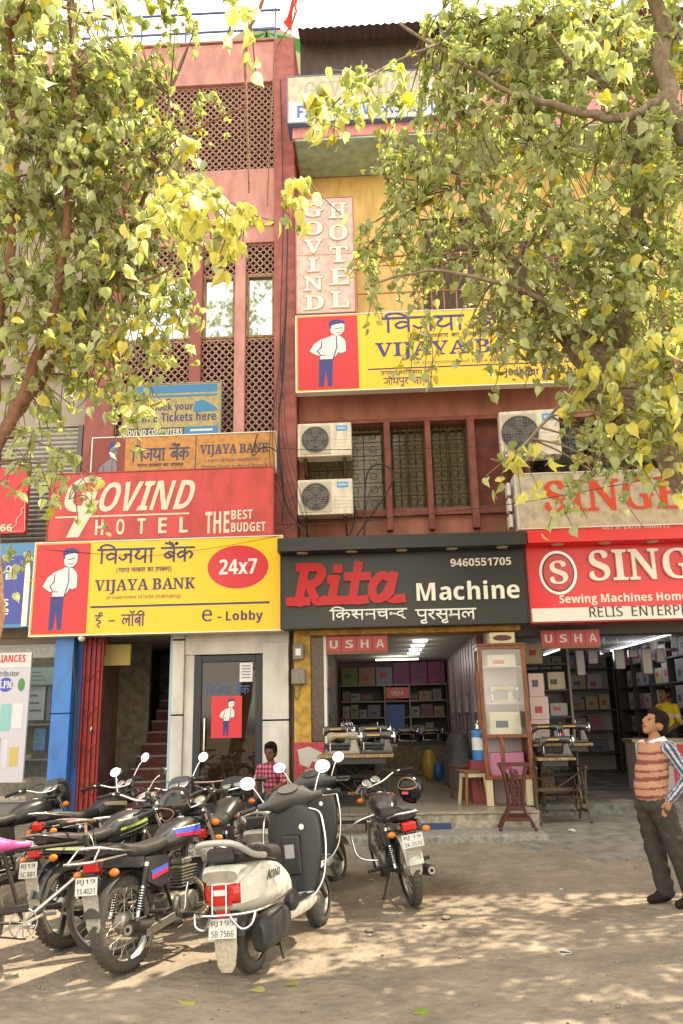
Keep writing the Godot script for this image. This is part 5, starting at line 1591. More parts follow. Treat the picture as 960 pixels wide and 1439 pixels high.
	b.lathe([Vector2(0.05, 0.411), Vector2(0.06, 0.43), Vector2(0.045, 0.48), Vector2(0.02, 0.5), Vector2(0.02, 0.54), Vector2(0, 0.545)], Vector3(1.35, 1.001, -11.76), Vector3.UP)
	obj("steel_cap", b, chrome, wc)
	var wb := thing("red_wall_case", "dark red narrow case hanging on the wall above the canister", "case", Vector3(1.4, 2.0, -12.2))
	boxp("case", wb, Vector3(1.42, 1.95, -12.45), Vector3(1.515, 2.75, -12.0), mt("case_red", Color(0.13, 0.02, 0.02), 0.5), 0.008)
	boxp("strap", wb, Vector3(1.418, 2.3, -12.3), Vector3(1.4195, 2.75, -12.15), mt("drawer_black", Color(0.02, 0.018, 0.016), 0.5))
	# table with machines on the apron at left
	var ty: float = 1.139
	treadle_stand("dark cast iron treadle stand with a brass plaque at the shop step", Vector3(-0.387, 0.24, -10.47), 0.0, 0.7, ty - 0.24 - 0.078, iron, "RITA", true, 0.44)
	table_top("wooden sewing table top carrying two machines at the shop step", [-0.818, -10.74, 0.125, -10.22], ty, wood)
	sewing_machine("beige and chrome sewing machine at the left end of the step table", Vector3(-0.502, ty + 0.036, -10.5), 0.12, beige)
	sewing_machine("black sewing machine at the right end of the step table", Vector3(-0.079, ty + 0.036, -10.5), -0.1, blk)
	treadle_stand("second dark treadle stand behind the step table", Vector3(-0.391, 0.445, -11.55), 0.0, 0.7, 0.68, iron)
	table_top("dark table top behind the step table", [-0.799, -11.78, 0.204, -11.28], 1.203, dkwood)
	for k in 2: sewing_machine("black sewing machine behind the step table, %s" % ["near the white strip", "near the doorway"][k], Vector3(-0.62 + 0.5 * k, 1.239, -11.52), 0.0, blk)
	# display cabinet
	var x0: float = 1.37
	var x1: float = 1.963
	var cy0: float = 0.782
	var cy1: float = 2.541
	var cm: float = 1.31
	var cab := thing("display_cabinet", "orange-brown wooden glass display cabinet between the two machine shops", "cabinet", Vector3((x0 + x1) / 2, 0.44, -11.4))
	var teak := mt("teak", Color(0.27, 0.075, 0.018), 0.35, 0, "wood", 1.0)
	for x in [x0, x1]:
		for z in [-11.72, -11.25]:
			boxp("post", cab, Vector3(x - 0.028, cy0, z - 0.028), Vector3(x + 0.028, cy1, z + 0.028), teak, 0.004)
	for yy in [cy0, cm, cy1 - 0.05]:
		boxp("rail", cab, Vector3(x0 + 0.028, yy, -11.272), Vector3(x1 - 0.028, yy + 0.05, -11.226), teak, 0.004)
		boxp("rail", cab, Vector3(x0 - 0.022, yy, -11.692), Vector3(x0 + 0.022, yy + 0.05, -11.278), teak, 0.004)
	boxp("top_board", cab, Vector3(x0 - 0.04, cy1, -11.76), Vector3(x1 + 0.04, cy1 + 0.03, -11.21), teak, 0.005)
	boxp("bottom_board", cab, Vector3(x0 + 0.03, cy0 + 0.001, -11.69), Vector3(x1 - 0.03, cy0 + 0.03, -11.28), teak)
	var lin := mt("cabinet_lining", Color(0.46, 0.4, 0.45), 0.7)
	boxp("back_panel", cab, Vector3(x0 + 0.03, cy0 + 0.03, -11.745), Vector3(x1 - 0.03, cy1, -11.725), lin)
	boxp("side_panel", cab, Vector3(x1 - 0.015, cy0, -11.69), Vector3(x1 + 0.015, cy1, -11.28), teak)
	boxp("middle_board", cab, Vector3(x0 + 0.03, cm, -11.69), Vector3(x1 - 0.03, cm + 0.03, -11.275), lin)
	boxp("mullion", cab, Vector3(x0 + 0.2, cy0 + 0.05, -11.27), Vector3(x0 + 0.25, cm, -11.228), teak, 0.003)
	var shg := glass("shelf_glass", Color(0.5, 0.62, 0.58), 0.3)
	var s1: float = 2.261
	var s2: float = 1.77
	for yy in [s1, s2]: boxp("glass_shelf", cab, Vector3(x0 + 0.03, yy - 0.012, -11.69), Vector3(x1 - 0.03, yy, -11.29), shg)
	var pane := glass("cabinet_glass", Color(0.7, 0.78, 0.75), 0.03)
	boxp("pane", cab, Vector3(x0 + 0.028, cm + 0.05, -11.252), Vector3(x1 - 0.028, cy1 - 0.05, -11.246), pane)
	boxp("pane", cab, Vector3(x0 - 0.003, cm + 0.05, -11.69), Vector3(x0 + 0.003, cy1 - 0.05, -11.28), pane)
	for sx in [x0 + 0.02, x1 - 0.05]:
		boxp("leg", cab, Vector3(sx - 0.04, 0.445, -11.33), Vector3(sx + 0.05, cy0 - 0.001, -11.25), mt("stool_cream", Color(0.5, 0.42, 0.27), 0.5), 0.006)
		boxp("leg", cab, Vector3(sx - 0.04, 0.445, -11.72), Vector3(sx + 0.05, cy0 - 0.001, -11.64), mt("stool_cream", Color(0.5, 0.42, 0.27), 0.5), 0.006)
	carton("long printed carton on the top glass shelf of the cabinet", Vector3(x0 + 0.12, s1 + 0.001, -11.66), Vector3(x1 - 0.08, s1 + 0.17, -11.4), Color(0.55, 0.48, 0.4), "")
	carton("cream carton with coloured print in the cabinet above the middle board", Vector3(x0 + 0.1, cm + 0.031, -11.66), Vector3(x1 - 0.07, cm + 0.34, -11.4), Color(0.58, 0.56, 0.44), "")
	carton("pink and white carton behind the lower glass of the cabinet", Vector3(x0 + 0.08, cy0 + 0.031, -11.66), Vector3(x1 - 0.06, cy0 + 0.33, -11.42), Color(0.5, 0.2, 0.32), "")
	var lm := sewing_machine("small chromed overlock machine on the middle glass shelf of the cabinet", Vector3((x0 + x1) / 2 + 0.02, s2 + 0.001, -11.5), 0.15, mt("overlock_cream", Color(0.4, 0.38, 0.28), 0.25), 0.88)
	var rd := thing("cream_radio", "cream box radio with a dark oval slot on top of the cabinet", "radio", Vector3(1.704, 2.53, -11.35))
	var rr2 := [1.525, 2.536, 1.879, 2.674]
	boxp("case", rd, Vector3(rr2[0], cy1 + 0.031, -11.6), Vector3(rr2[2], cy1 + 0.19, -11.3), mt("radio_cream", Color(0.5, 0.42, 0.26), 0.5), 0.012)
	poly(rd, "slot", oval((rr2[0] + rr2[2]) / 2, cy1 + 0.11, 0.13, 0.04), -11.3, mt("slot_brown", Color(0.06, 0.02, 0.015), 0.5), 0.004)
	# empty maroon stand before the cabinet
	treadle_stand("empty maroon cast iron stand standing before the display cabinet", Vector3(1.623, 0.24, -10.6), PI / 2 - 0.1, 0.34, 0.78, mar, "", false, 0.42)
	# meters and posters on the yellow pier
	var mb := thing("meter_box", "grey electricity meter in a case high on the yellow pier", "meter", Vector3(-1.185, 2.46, -11.6))
	var mr := [-1.251, 2.436, -1.097, 2.658]
	boxp("case", mb, Vector3(mr[0], mr[1], -11.62), Vector3(mr[2], mr[3], -11.5), mt("meter_grey", Color(0.16, 0.15, 0.13), 0.5), 0.008)
	plate(mb, "dial", fr(mr, 0.25, 0.3, 0.75, 0.75), -11.5, mt("paper", Color(0.66, 0.66, 0.64), 0.7), 0.004)
	var m2 := thing("cable_box", "dusty grey cable junction box below the meter", "junction box", Vector3(-1.178, 2.109, -11.6))
	mr = [-1.274, 2.087, -1.07, 2.306]
	boxp("case", m2, Vector3(mr[0], mr[1], -11.62), Vector3(mr[2], mr[3], -11.48), mt("meter_dust", Color(0.22, 0.2, 0.17), 0.7, 0, "dust", 2.0), 0.02)
	b = MB.new()
	b.tube(curve([Vector3(mr[0] + 0.05, mr[1], -11.55), Vector3(mr[0] + 0.04, mr[1] - 0.15, -11.5), Vector3(mr[0] + 0.1, mr[1] - 0.2, -11.5), Vector3(mr[0] + 0.13, mr[1] - 0.02, -11.54)]), 0.006, 6)
	obj("wire", b, mt("cable_black", Color(0.015, 0.015, 0.015), 0.6), m2)
	var rp := thing("red_torn_poster", "torn red and white poster board at the foot of the yellow pier", "poster", Vector3(-1.033, 0.64, -11.3))
	var pr := [-1.223, 0.613, -0.807, 1.303]
	plate(rp, "sheet", pr, -11.33, mt("poster_rose", Color(0.42, 0.04, 0.06), 0.6, 0, "dirty", 2.0), 0.02)
	poly(rp, "torn_patch", pts2(pr, [0.12, 0.14, 0.5, 0.08, 0.92, 0.2, 0.88, 0.4, 0.6, 0.36, 0.5, 0.48, 0.2, 0.42]), -11.31, mt("torn_paper", Color(0.42, 0.4, 0.37), 0.8), 0.002)
	txt(rp, "gillian", fr(pr, 0.35, 0.5, 0.86, 0.62), -11.31, mt("sign_cream", Color(0.6, 0.55, 0.45), 0.4), "sb", 0, 0.003)
	poly(rp, "torn_patch", pts2(pr, [0.3, 0.7, 0.9, 0.66, 0.92, 0.95, 0.35, 0.96]), -11.31, mt("torn_paper", Color(0.42, 0.4, 0.37), 0.8), 0.002)
	# hanging letter boards
	for q in [[[-0.785, 2.504, 0.111, 2.769], -11.65, "red board of four white letters hung inside the open shop front"], [[2.313, 2.514, 3.151, 2.777], -11.7, "red board of four white letters under the red shop sign"]]:
		var t := thing("letter_board", q[2], "sign", Vector3(q[0][0], q[0][1], q[1]), "red letter boards")
		plate(t, "backing", q[0], q[1] - 0.03, mt("board_brown", Color(0.2, 0.1, 0.05), 0.6), 0.03)
		for i in 4:
			var c := fr(q[0], 0.005 + i * 0.25, 0.02, 0.245 + i * 0.25, 0.87)
			plate(t, "letter_tile", c, q[1], mt("tile_red", Color(0.36, 0.012, 0.02), 0.3), 0.012)
			txt(t, "USHA"[i], fr(c, 0.25, 0.26, 0.78, 0.78), q[1] + 0.012, mt("sign_pinkwhite", Color(0.55, 0.48, 0.45), 0.4), "sb", 0, 0.006)
	# ---------- right-hand shop
	var f2 := struct("mosaic_floor", _slab(Vector3(1.97, 0.37, -18.0), Vector3(5.4, 0.388, -12.05), 0.0), mt("floor_grout", Color(0.16, 0.14, 0.11), 0.9))
	floor_tiles(f2, 1.98, 5.4, -18.0, -12.06, 0.392, 0.3, [mt("mosaic_a", Color(0.26, 0.22, 0.17), 0.45, 0, "dirty", 3.0), mt("mosaic_b", Color(0.13, 0.115, 0.095), 0.45, 0, "dirty", 3.0), mt("mosaic_c", Color(0.2, 0.17, 0.135), 0.45, 0, "dirty", 3.0), mt("mosaic_d", Color(0.09, 0.08, 0.07), 0.45, 0, "dirty", 3.0)])
	struct("right_shop_ceiling", _slab(Vector3(1.97, 2.86, -19.2), Vector3(8.3, 2.9, -12.36), 0.0), mt("ceiling_grey", Color(0.42, 0.4, 0.37), 0.8))
	struct("right_shop_back_wall", _slab(Vector3(1.97, 0.39, -18.6), Vector3(8.3, 2.86, -18.5), 0.0), mt("back_grey", Color(0.4, 0.36, 0.32), 0.9))
	struct("right_shop_side_wall", _slab(Vector3(5.6, 0.39, -18.5), Vector3(5.75, 2.86, -12.4), 0.0), mt("back_grey", Color(0.4, 0.36, 0.32), 0.9))
	for k in 2:
		lamp_strip("led_strip", "long bright LED strip on the ceiling of the right shop, %s" % ["nearer the partition", "nearer the right wall"][k], Vector3(3.5 + 1.2 * k, 2.8, -17.5), Vector3(3.5 + 1.2 * k, 2.8, -12.8), 0.03, 0.05, Color(0.96, 0.98, 1.0), 0.7)
	# back shelf unit
	var sh := thing("steel_shelf", "steel shelf rack across the back of the right shop", "shelf", Vector3(3.5, 0.4, -18.2))
	for k in 5: boxp("shelf", sh, Vector3(2.0, 0.75 + 0.44 * k, -18.45), Vector3(5.1, 0.78 + 0.44 * k, -18.05), shm, 0.003)
	for x in [2.0, 3.02, 4.05, 5.06]:
		boxp("upright", sh, Vector3(x, 0.405, -18.48), Vector3(x + 0.04, 2.8, -18.04), shm, 0.003)
	for k in 5:
		var x := 2.06
		var cnt := 0
		while x < 4.8:
			var w := rng.randf_range(0.22, 0.42)
			for u in [3.02, 4.05]:
				if x < u + 0.04 and x + w > u - 0.01: x = u + 0.05
			if x + w > 5.04: break
			carton("%s carton, %s from the left on the %s back shelf of the right shop" % [["plain", "printed"][cnt % 2], ORD[mini(cnt, 15)], LEV[k]], Vector3(x, 0.781 + 0.44 * k, -18.4), Vector3(x + w, 0.781 + 0.44 * k + rng.randf_range(0.2, 0.36), -18.06), CARDS[rng.randi() % 9], "cartons on the back shelf of the right shop")
			x += w + 0.03; cnt += 1
	# right wall shelf unit
	var s3 := thing("wall_shelf", "long shelf rack along the right wall of the right shop", "shelf", Vector3(5.3, 0.4, -15))
	for k in 5: boxp("shelf", s3, Vector3(5.1, 0.75 + 0.44 * k, -17.95), Vector3(5.58, 0.78 + 0.44 * k, -12.5), shm, 0.003)
	for k in 6: boxp("upright", s3, Vector3(5.09, 0.405, -17.9 + 1.06 * k), Vector3(5.59, 2.8, -17.86 + 1.06 * k), shm, 0.003)
	for k in 5:
		var z := -12.6
		var cnt := 0
		while z > -17.2 and cnt < 14:
			var w := rng.randf_range(0.26, 0.46)
			for q in 6:
				var u := -17.86 + 1.06 * q
				if z > u - 0.06 and z - w < u + 0.02: z = u - 0.06
			carton("%s carton, %s from the street on the %s shelf of the right wall" % [["printed", "plain"][cnt % 2], ORD[cnt], LEV[k]], Vector3(5.12, 0.781 + 0.44 * k, z - w), Vector3(5.5, 0.781 + 0.44 * k + rng.randf_range(0.24, 0.38), z), CARDS[rng.randi() % 9], "cartons on the right wall shelf", true)
			z -= w + 0.03; cnt += 1
	# shelf facing the street left of the right shop, and the stacked cartons
	var s4 := thing("front_shelf", "low rack of boxes behind the stacked pink cartons", "shelf", Vector3(2.6, 0.4, -13.6))
	for k in 4: boxp("shelf", s4, Vector3(2.0, 1.12 + 0.42 * k, -13.9), Vector3(3.1, 1.15 + 0.42 * k, -13.5), shm, 0.003)
	for x in [2.0, 3.08]: boxp("upright", s4, Vector3(x - 0.02, 0.405, -13.92), Vector3(x + 0.02, 2.75, -13.48), mt("rack_grey", Color(0.16, 0.15, 0.14), 0.6), 0.003)
	for k in 4:
		for j in 3:
			if k == 3 and j == 2: continue
			carton("%s box, %s from the left on the %s level of the front rack" % [["grey", "cream", "white"][(k + j) % 3], ORD[j], LEV[k]], Vector3(2.06 + 0.34 * j, 1.151 + 0.42 * k, -13.86), Vector3(2.34 + 0.34 * j, 1.151 + 0.42 * k + 0.2 + 0.04 * ((k * 2 + j) % 4), -13.55), [Color(0.3, 0.3, 0.3), Color(0.48, 0.42, 0.3), Color(0.52, 0.5, 0.48)][(k + j) % 3], "boxes on the front rack")
	var stp := Vector3(2.141, 1.041, -12.3)
	boxp("base_box", thing("wooden_crate", "plain crate under the stack of pale pink cartons", "crate", Vector3(2.2, 0.4, -12.5)), Vector3(2.05, 0.393, -12.75), Vector3(2.46, 1.1, -12.3), mt("crate_wood", Color(0.2, 0.13, 0.07), 0.7, 0, "wood", 1.0), 0.006)
	for k in 4:
		var rc: Array = [[2.191, 1.399, 2.451, 1.694], [2.187, 1.562, 2.458, 1.705], [2.195, 1.705, 2.467, 2.024], [2.2, 2.025, 2.421, 2.37]][k]
		var yy: float = [1.101, 1.36, 1.53, 1.86][k]
		var hh: float = [0.258, 0.168, 0.328, 0.34][k]
		carton("pale pink carton, %s from the bottom of the stack beside the cabinet" % ORD[k], Vector3(rc[0], yy, -12.62), Vector3(rc[2], yy + hh, -12.3), Color(0.56, 0.43, 0.42), "stacked pink cartons")
	# counter with the seated salesman
	var c2 := thing("glass_counter", "cluttered counter before the man in yellow in the right shop", "counter", Vector3(4.6, 0.4, -13.2))
	boxp("front_panel", c2, Vector3(3.95, 0.393, -13.3), Vector3(5.0, 1.15, -13.25), mt("counter_white", Color(0.42, 0.4, 0.38), 0.6), 0.004)
	boxp("top", c2, Vector3(3.9, 1.151, -13.8), Vector3(5.05, 1.19, -13.22), mt("counter_top", Color(0.3, 0.2, 0.1), 0.4), 0.004)
	boxp("side_panel", c2, Vector3(3.95, 0.393, -13.78), Vector3(4.0, 1.15, -13.302), mt("counter_white", Color(0.42, 0.4, 0.38), 0.6))
	boxp("red_panel", c2, Vector3(4.5, 0.5, -13.248), Vector3(4.98, 1.1, -13.244), mt("poster_red", Color(0.55, 0.02, 0.03), 0.4))
	# machines under the red sign
	var ty2: float = 1.016
	treadle_stand("worn wood framed treadle stand with a big fly wheel before the right shop", Vector3(2.305, 0.235, -11.3), 0.08, 0.66, ty2 - 0.235 - 0.078, mt("worn_iron", Color(0.11, 0.075, 0.045), 0.55, 0.2, "dirty", 3.0), "", true, 0.46)
	table_top("wooden table top with a black machine before the right shop", [2.019, -11.52, 2.514, -11.05], ty2, wood)
	sewing_machine("black sewing machine with gold bands before the right shop", Vector3(2.314, ty2 + 0.036, -11.28), 0.1, blk)
	var ty3: float = 1.174
	treadle_stand("dark treadle stand second behind the worn wooden one", Vector3(2.42, 0.39, -12.02 + 0.2), 0.0, 0.5, ty3 - 0.39 - 0.078, iron, "", true, 0.3)
	table_top("pale table top at the back of the pair under the red sign", [2.063, -12.05, 2.893, -11.6], ty3, wood)
	sewing_machine("black sewing machine with a copper arm at the back of the pair", Vector3(2.305, ty3 + 0.036, -11.85), 0.1, blk)
	sewing_machine("black sewing machine with bright wheel at the back right of the pair", Vector3(2.673, ty3 + 0.036, -11.82), -0.1, blk)
	# ceiling goods: bags hanging in front of the right shelf
	for k in 8:
		var x := 3.3 + 0.22 * k
		var o := thing("hanging_bag", "clear plastic wrapped bag, %s from the left hanging high in the right shop" % ORD[k], "bag", Vector3(x, 2.2, -13.6), "bags hanging in the right shop")
		boxp("bag", o, Vector3(x - 0.07 - 0.02 * (k % 2), 2.2 + 0.09 * (k * 2 % 5), -13.7), Vector3(x + 0.08, 2.62, -13.58), mt("bag_%d" % (k % 3), [Color(0.2, 0.19, 0.2), Color(0.14, 0.09, 0.12), Color(0.26, 0.24, 0.24)][k % 3], 0.2), 0.02)
		b = MB.new()
		b.cyl(Vector3(x, 2.61, -13.64), Vector3(x, 2.855, -13.64), 0.004, 5)
		obj("string", b, chrome, o)
func wheel(t: Node, c: Vector3, R: float, tr: float, kind: String, dusty := true) -> void:
	var w := Node3D.new()
	w.name = "wheel"
	t.add_child(w, true)
	base[w] = Vector3.ZERO
	var ax := Vector3.RIGHT
	var tyre := mt("tyre_dusty", Color(0.075, 0.066, 0.056), 0.95, 0, "own", 2.5, 0.5)
	var b := MB.new()
	var prof := []
	for k in 13:
		var a := -PI * 0.62 + PI * 1.24 * k / 12.0
		prof.append(Vector2(R - tr + cos(a) * tr, sin(a) * tr * 1.02))
	b.lathe(prof, c, ax, 44)
	# tread blocks
	for k in 44:
		var a := TAU * k / 44
		for s in [-1, 1]:
			var d := Vector3(0, cos(a + s * 0.04), sin(a + s * 0.04))
			b.box(c + d * (R - 0.001) + ax * s * tr * 0.38, Vector3(tr * 0.55, 0.004, 0.022), 0.0, Basis(ax, d, ax.cross(d)))
	obj("tyre", b, tyre, w)
	var rr := R - tr * 1.45
	b = MB.new()
	var chrome := mt("chrome_dull", Color(0.5, 0.48, 0.45), 0.3, 0.9, "own", 3.0)
	match kind:
		"spoke":
			b.lathe([Vector2(rr + 0.014, -tr * 0.62), Vector2(rr, -tr * 0.45), Vector2(rr - 0.012, -tr * 0.2), Vector2(rr - 0.012, tr * 0.2), Vector2(rr, tr * 0.45), Vector2(rr + 0.014, tr * 0.62)], c, ax, 40)
			obj("rim", b, chrome, w)
			b = MB.new()
			for k in 36:
				var s := 1 if k % 2 == 0 else -1
				var a := TAU * k / 36
				var a2 := a + (0.9 if (k / 2) % 2 == 0 else -0.9)
				b.cyl(c + Vector3(s * 0.045, cos(a2) * 0.055, sin(a2) * 0.055), c + Vector3(s * 0.008, cos(a) * (rr - 0.01), sin(a) * (rr - 0.01)), 0.0022, 4)
			obj("spokes", b, mt("spoke_steel", Color(0.45, 0.42, 0.38), 0.35, 0.9), w)
			b = MB.new()
			b.lathe([Vector2(0, -0.06), Vector2(0.03, -0.06), Vector2(0.06, -0.05), Vector2(0.075, -0.03), Vector2(0.075, 0.03), Vector2(0.06, 0.05), Vector2(0.03, 0.06), Vector2(0, 0.06)], c, ax, 24)
			obj("hub", b, mt("hub_alloy", Color(0.28, 0.26, 0.24), 0.45, 0.8), w)
		"alloy":
			b.lathe([Vector2(rr + 0.014, -tr * 0.62), Vector2(rr - 0.012, -tr * 0.5), Vector2(rr - 0.018, tr * 0.5), Vector2(rr + 0.014, tr * 0.62)], c, ax, 40)
			obj("rim", b, mt("alloy_black", Color(0.02, 0.02, 0.022), 0.3, 0.3), w)
			for k in 5:
				b = MB.new()
				var a := TAU * k / 5 + 0.3
				b.bar(c + Vector3(0, cos(a), sin(a)) * 0.05, c + Vector3(0, cos(a), sin(a)) * (rr - 0.005), 0.036, 0.05, 0.006)
				obj("spoke", b, mt("alloy_black", Color(0.02, 0.02, 0.022), 0.3, 0.3), w)
			b = MB.new()
			b.lathe([Vector2(0, -0.06), Vector2(0.06, -0.05), Vector2(0.07, -0.02), Vector2(0.07, 0.02), Vector2(0.06, 0.05), Vector2(0, 0.06)], c, ax, 24)
			obj("hub", b, mt("hub_alloy", Color(0.28, 0.26, 0.24), 0.45, 0.8), w)
		"disc":
			b.lathe([Vector2(rr + 0.016, -tr * 0.7), Vector2(rr, -tr * 0.72), Vector2(rr - 0.02, -tr * 0.45), Vector2(rr * 0.55, -tr * 0.35), Vector2(rr * 0.5, tr * 0.3), Vector2(rr - 0.02, tr * 0.45), Vector2(rr, tr * 0.72), Vector2(rr + 0.016, tr * 0.7)], c, ax, 36)
			obj("rim", b, chrome, w)
			b = MB.new()
			b.lathe([Vector2(rr * 0.56, -tr * 0.36), Vector2(0.05, -tr * 0.5), Vector2(0, -tr * 0.55)], c, ax, 24)
			b.lathe([Vector2(rr * 0.56, tr * 0.36), Vector2(0.05, tr * 0.75), Vector2(0.03, tr * 0.9), Vector2(0, tr * 0.9)], c, ax, 24)
			obj("hub", b, mt("hub_alloy", Color(0.28, 0.26, 0.24), 0.45, 0.8), w)

func mirror(t: Node, foot: Vector3, head: Vector3, facing: Vector3, rx: float, ry: float) -> void:
	var w := MB.new()
	w.tube(curve([foot, foot.lerp(head, 0.55) + Vector3(0, 0.02, 0), head - facing * 0.02]), 0.006, 6)
	var o := obj("mirror", w, mt("chrome", Color(0.75, 0.75, 0.75), 0.15, 1.0), t)
	var b := MB.new()
	var z := facing.normalized()
	var x := Vector3.UP.cross(z).normalized()
	var y := z.cross(x)
	b.T = Transform3D(Basis(x * rx, y * ry, z * 0.03), head)
	b.ball(Vector3(0, 0, -0.55), Vector3(1.08, 1.08, 0.6), 18, 8)
	obj("mirror_shell", b, mt("mirror_shell", Color(0.05, 0.05, 0.05), 0.3), o)
	b = MB.new()
	b.T = Transform3D(Basis(x * rx, y * ry, z), head)
	b.disc(Vector3(0, 0, 0.004), Vector3(0, 0, 1), 1.0, 24)
	obj("mirror_glass", b, mt("mirror_glass", Color(0.85, 0.85, 0.85), 0.02, 1.0), o)

func number_plate(t: Node, c: Vector3, w: float, h: float, tilt: float, lines: Array, m: Material = null) -> void:
	var B := Basis(Vector3.RIGHT, tilt)
	var b := MB.new()
	b.box(c, Vector3(w, h, 0.004), 0.001, B)
	var p := obj("number_plate", b, m if m else mt("plate_white", Color(0.62, 0.61, 0.57), 0.45, 0, "own", 4.0), t)
	for i in lines.size():
		var hh: float = h / lines.size()
		var y1 := h / 2 - hh * i - hh * 0.2
		txt(p, lines[i], [-w * 0.4, y1 - hh * 0.62, w * 0.4, y1], 0.0022, mt("sign_black", Color(0.02, 0.02, 0.02), 0.5), "sr", 0, 0.0015, "lettering", B, c)

func helmet(label: String, at: Vector3, B: Basis, m: Material) -> void:
	var t := thing("helmet", label, "helmet", at, "", false)
	t.transform = Transform3D(B, at)
	var g := []
	var b := MB.new()
	# shell: a ball cut open at the face and below
	var seg := 28
	var rows := 16
	for i in rows + 1:
		var th := PI * 0.82 * i / rows
		var row := []
		for k in seg:
			var ph := TAU * k / seg
			var d := Vector3(sin(th) * cos(ph), cos(th), sin(th) * sin(ph))
			row.append(b.vert(d * Vector3(0.125, 0.14, 0.15) + Vector3(0, 0, 0.01), d))
		g.append(row)
	for i in rows:
		for k in seg:
			var ph := TAU * (k + 0.5) / seg
			var th := PI * 0.82 * (i + 0.5) / rows
			if sin(ph) < -0.62 and th > 1.05 and th < 1.95: continue
			b.quad(g[i][k], g[i][(k + 1) % seg], g[i + 1][(k + 1) % seg], g[i + 1][k])
	obj("shell", b, m, t)
	b = MB.new()
	b.ball(Vector3(0, 0, 0.01), Vector3(0.112, 0.125, 0.132), 20, 12)
	obj("lining", b, mt("helmet_lining", Color(0.03, 0.026, 0.022), 0.95), t)
	b = MB.new()
	var e := []
	for k in 20:
		var a := TAU * k / 20
		e.append(Vector3(cos(a) * 0.098, 0.005 + sin(a) * 0.058, -0.13 + 0.045 * pow(absf(cos(a)), 2)))
	b.tube(e, 0.006, 6, true)
	obj("visor_trim", b, mt("trim_tan", Color(0.25, 0.12, 0.05), 0.6), t)
	b = MB.new()
	b.box(Vector3(0.0, -0.085, -0.118), Vector3(0.07, 0.03, 0.012), 0.004)
	obj("decal", b, mt("decal_red", Color(0.4, 0.03, 0.04), 0.4), t)

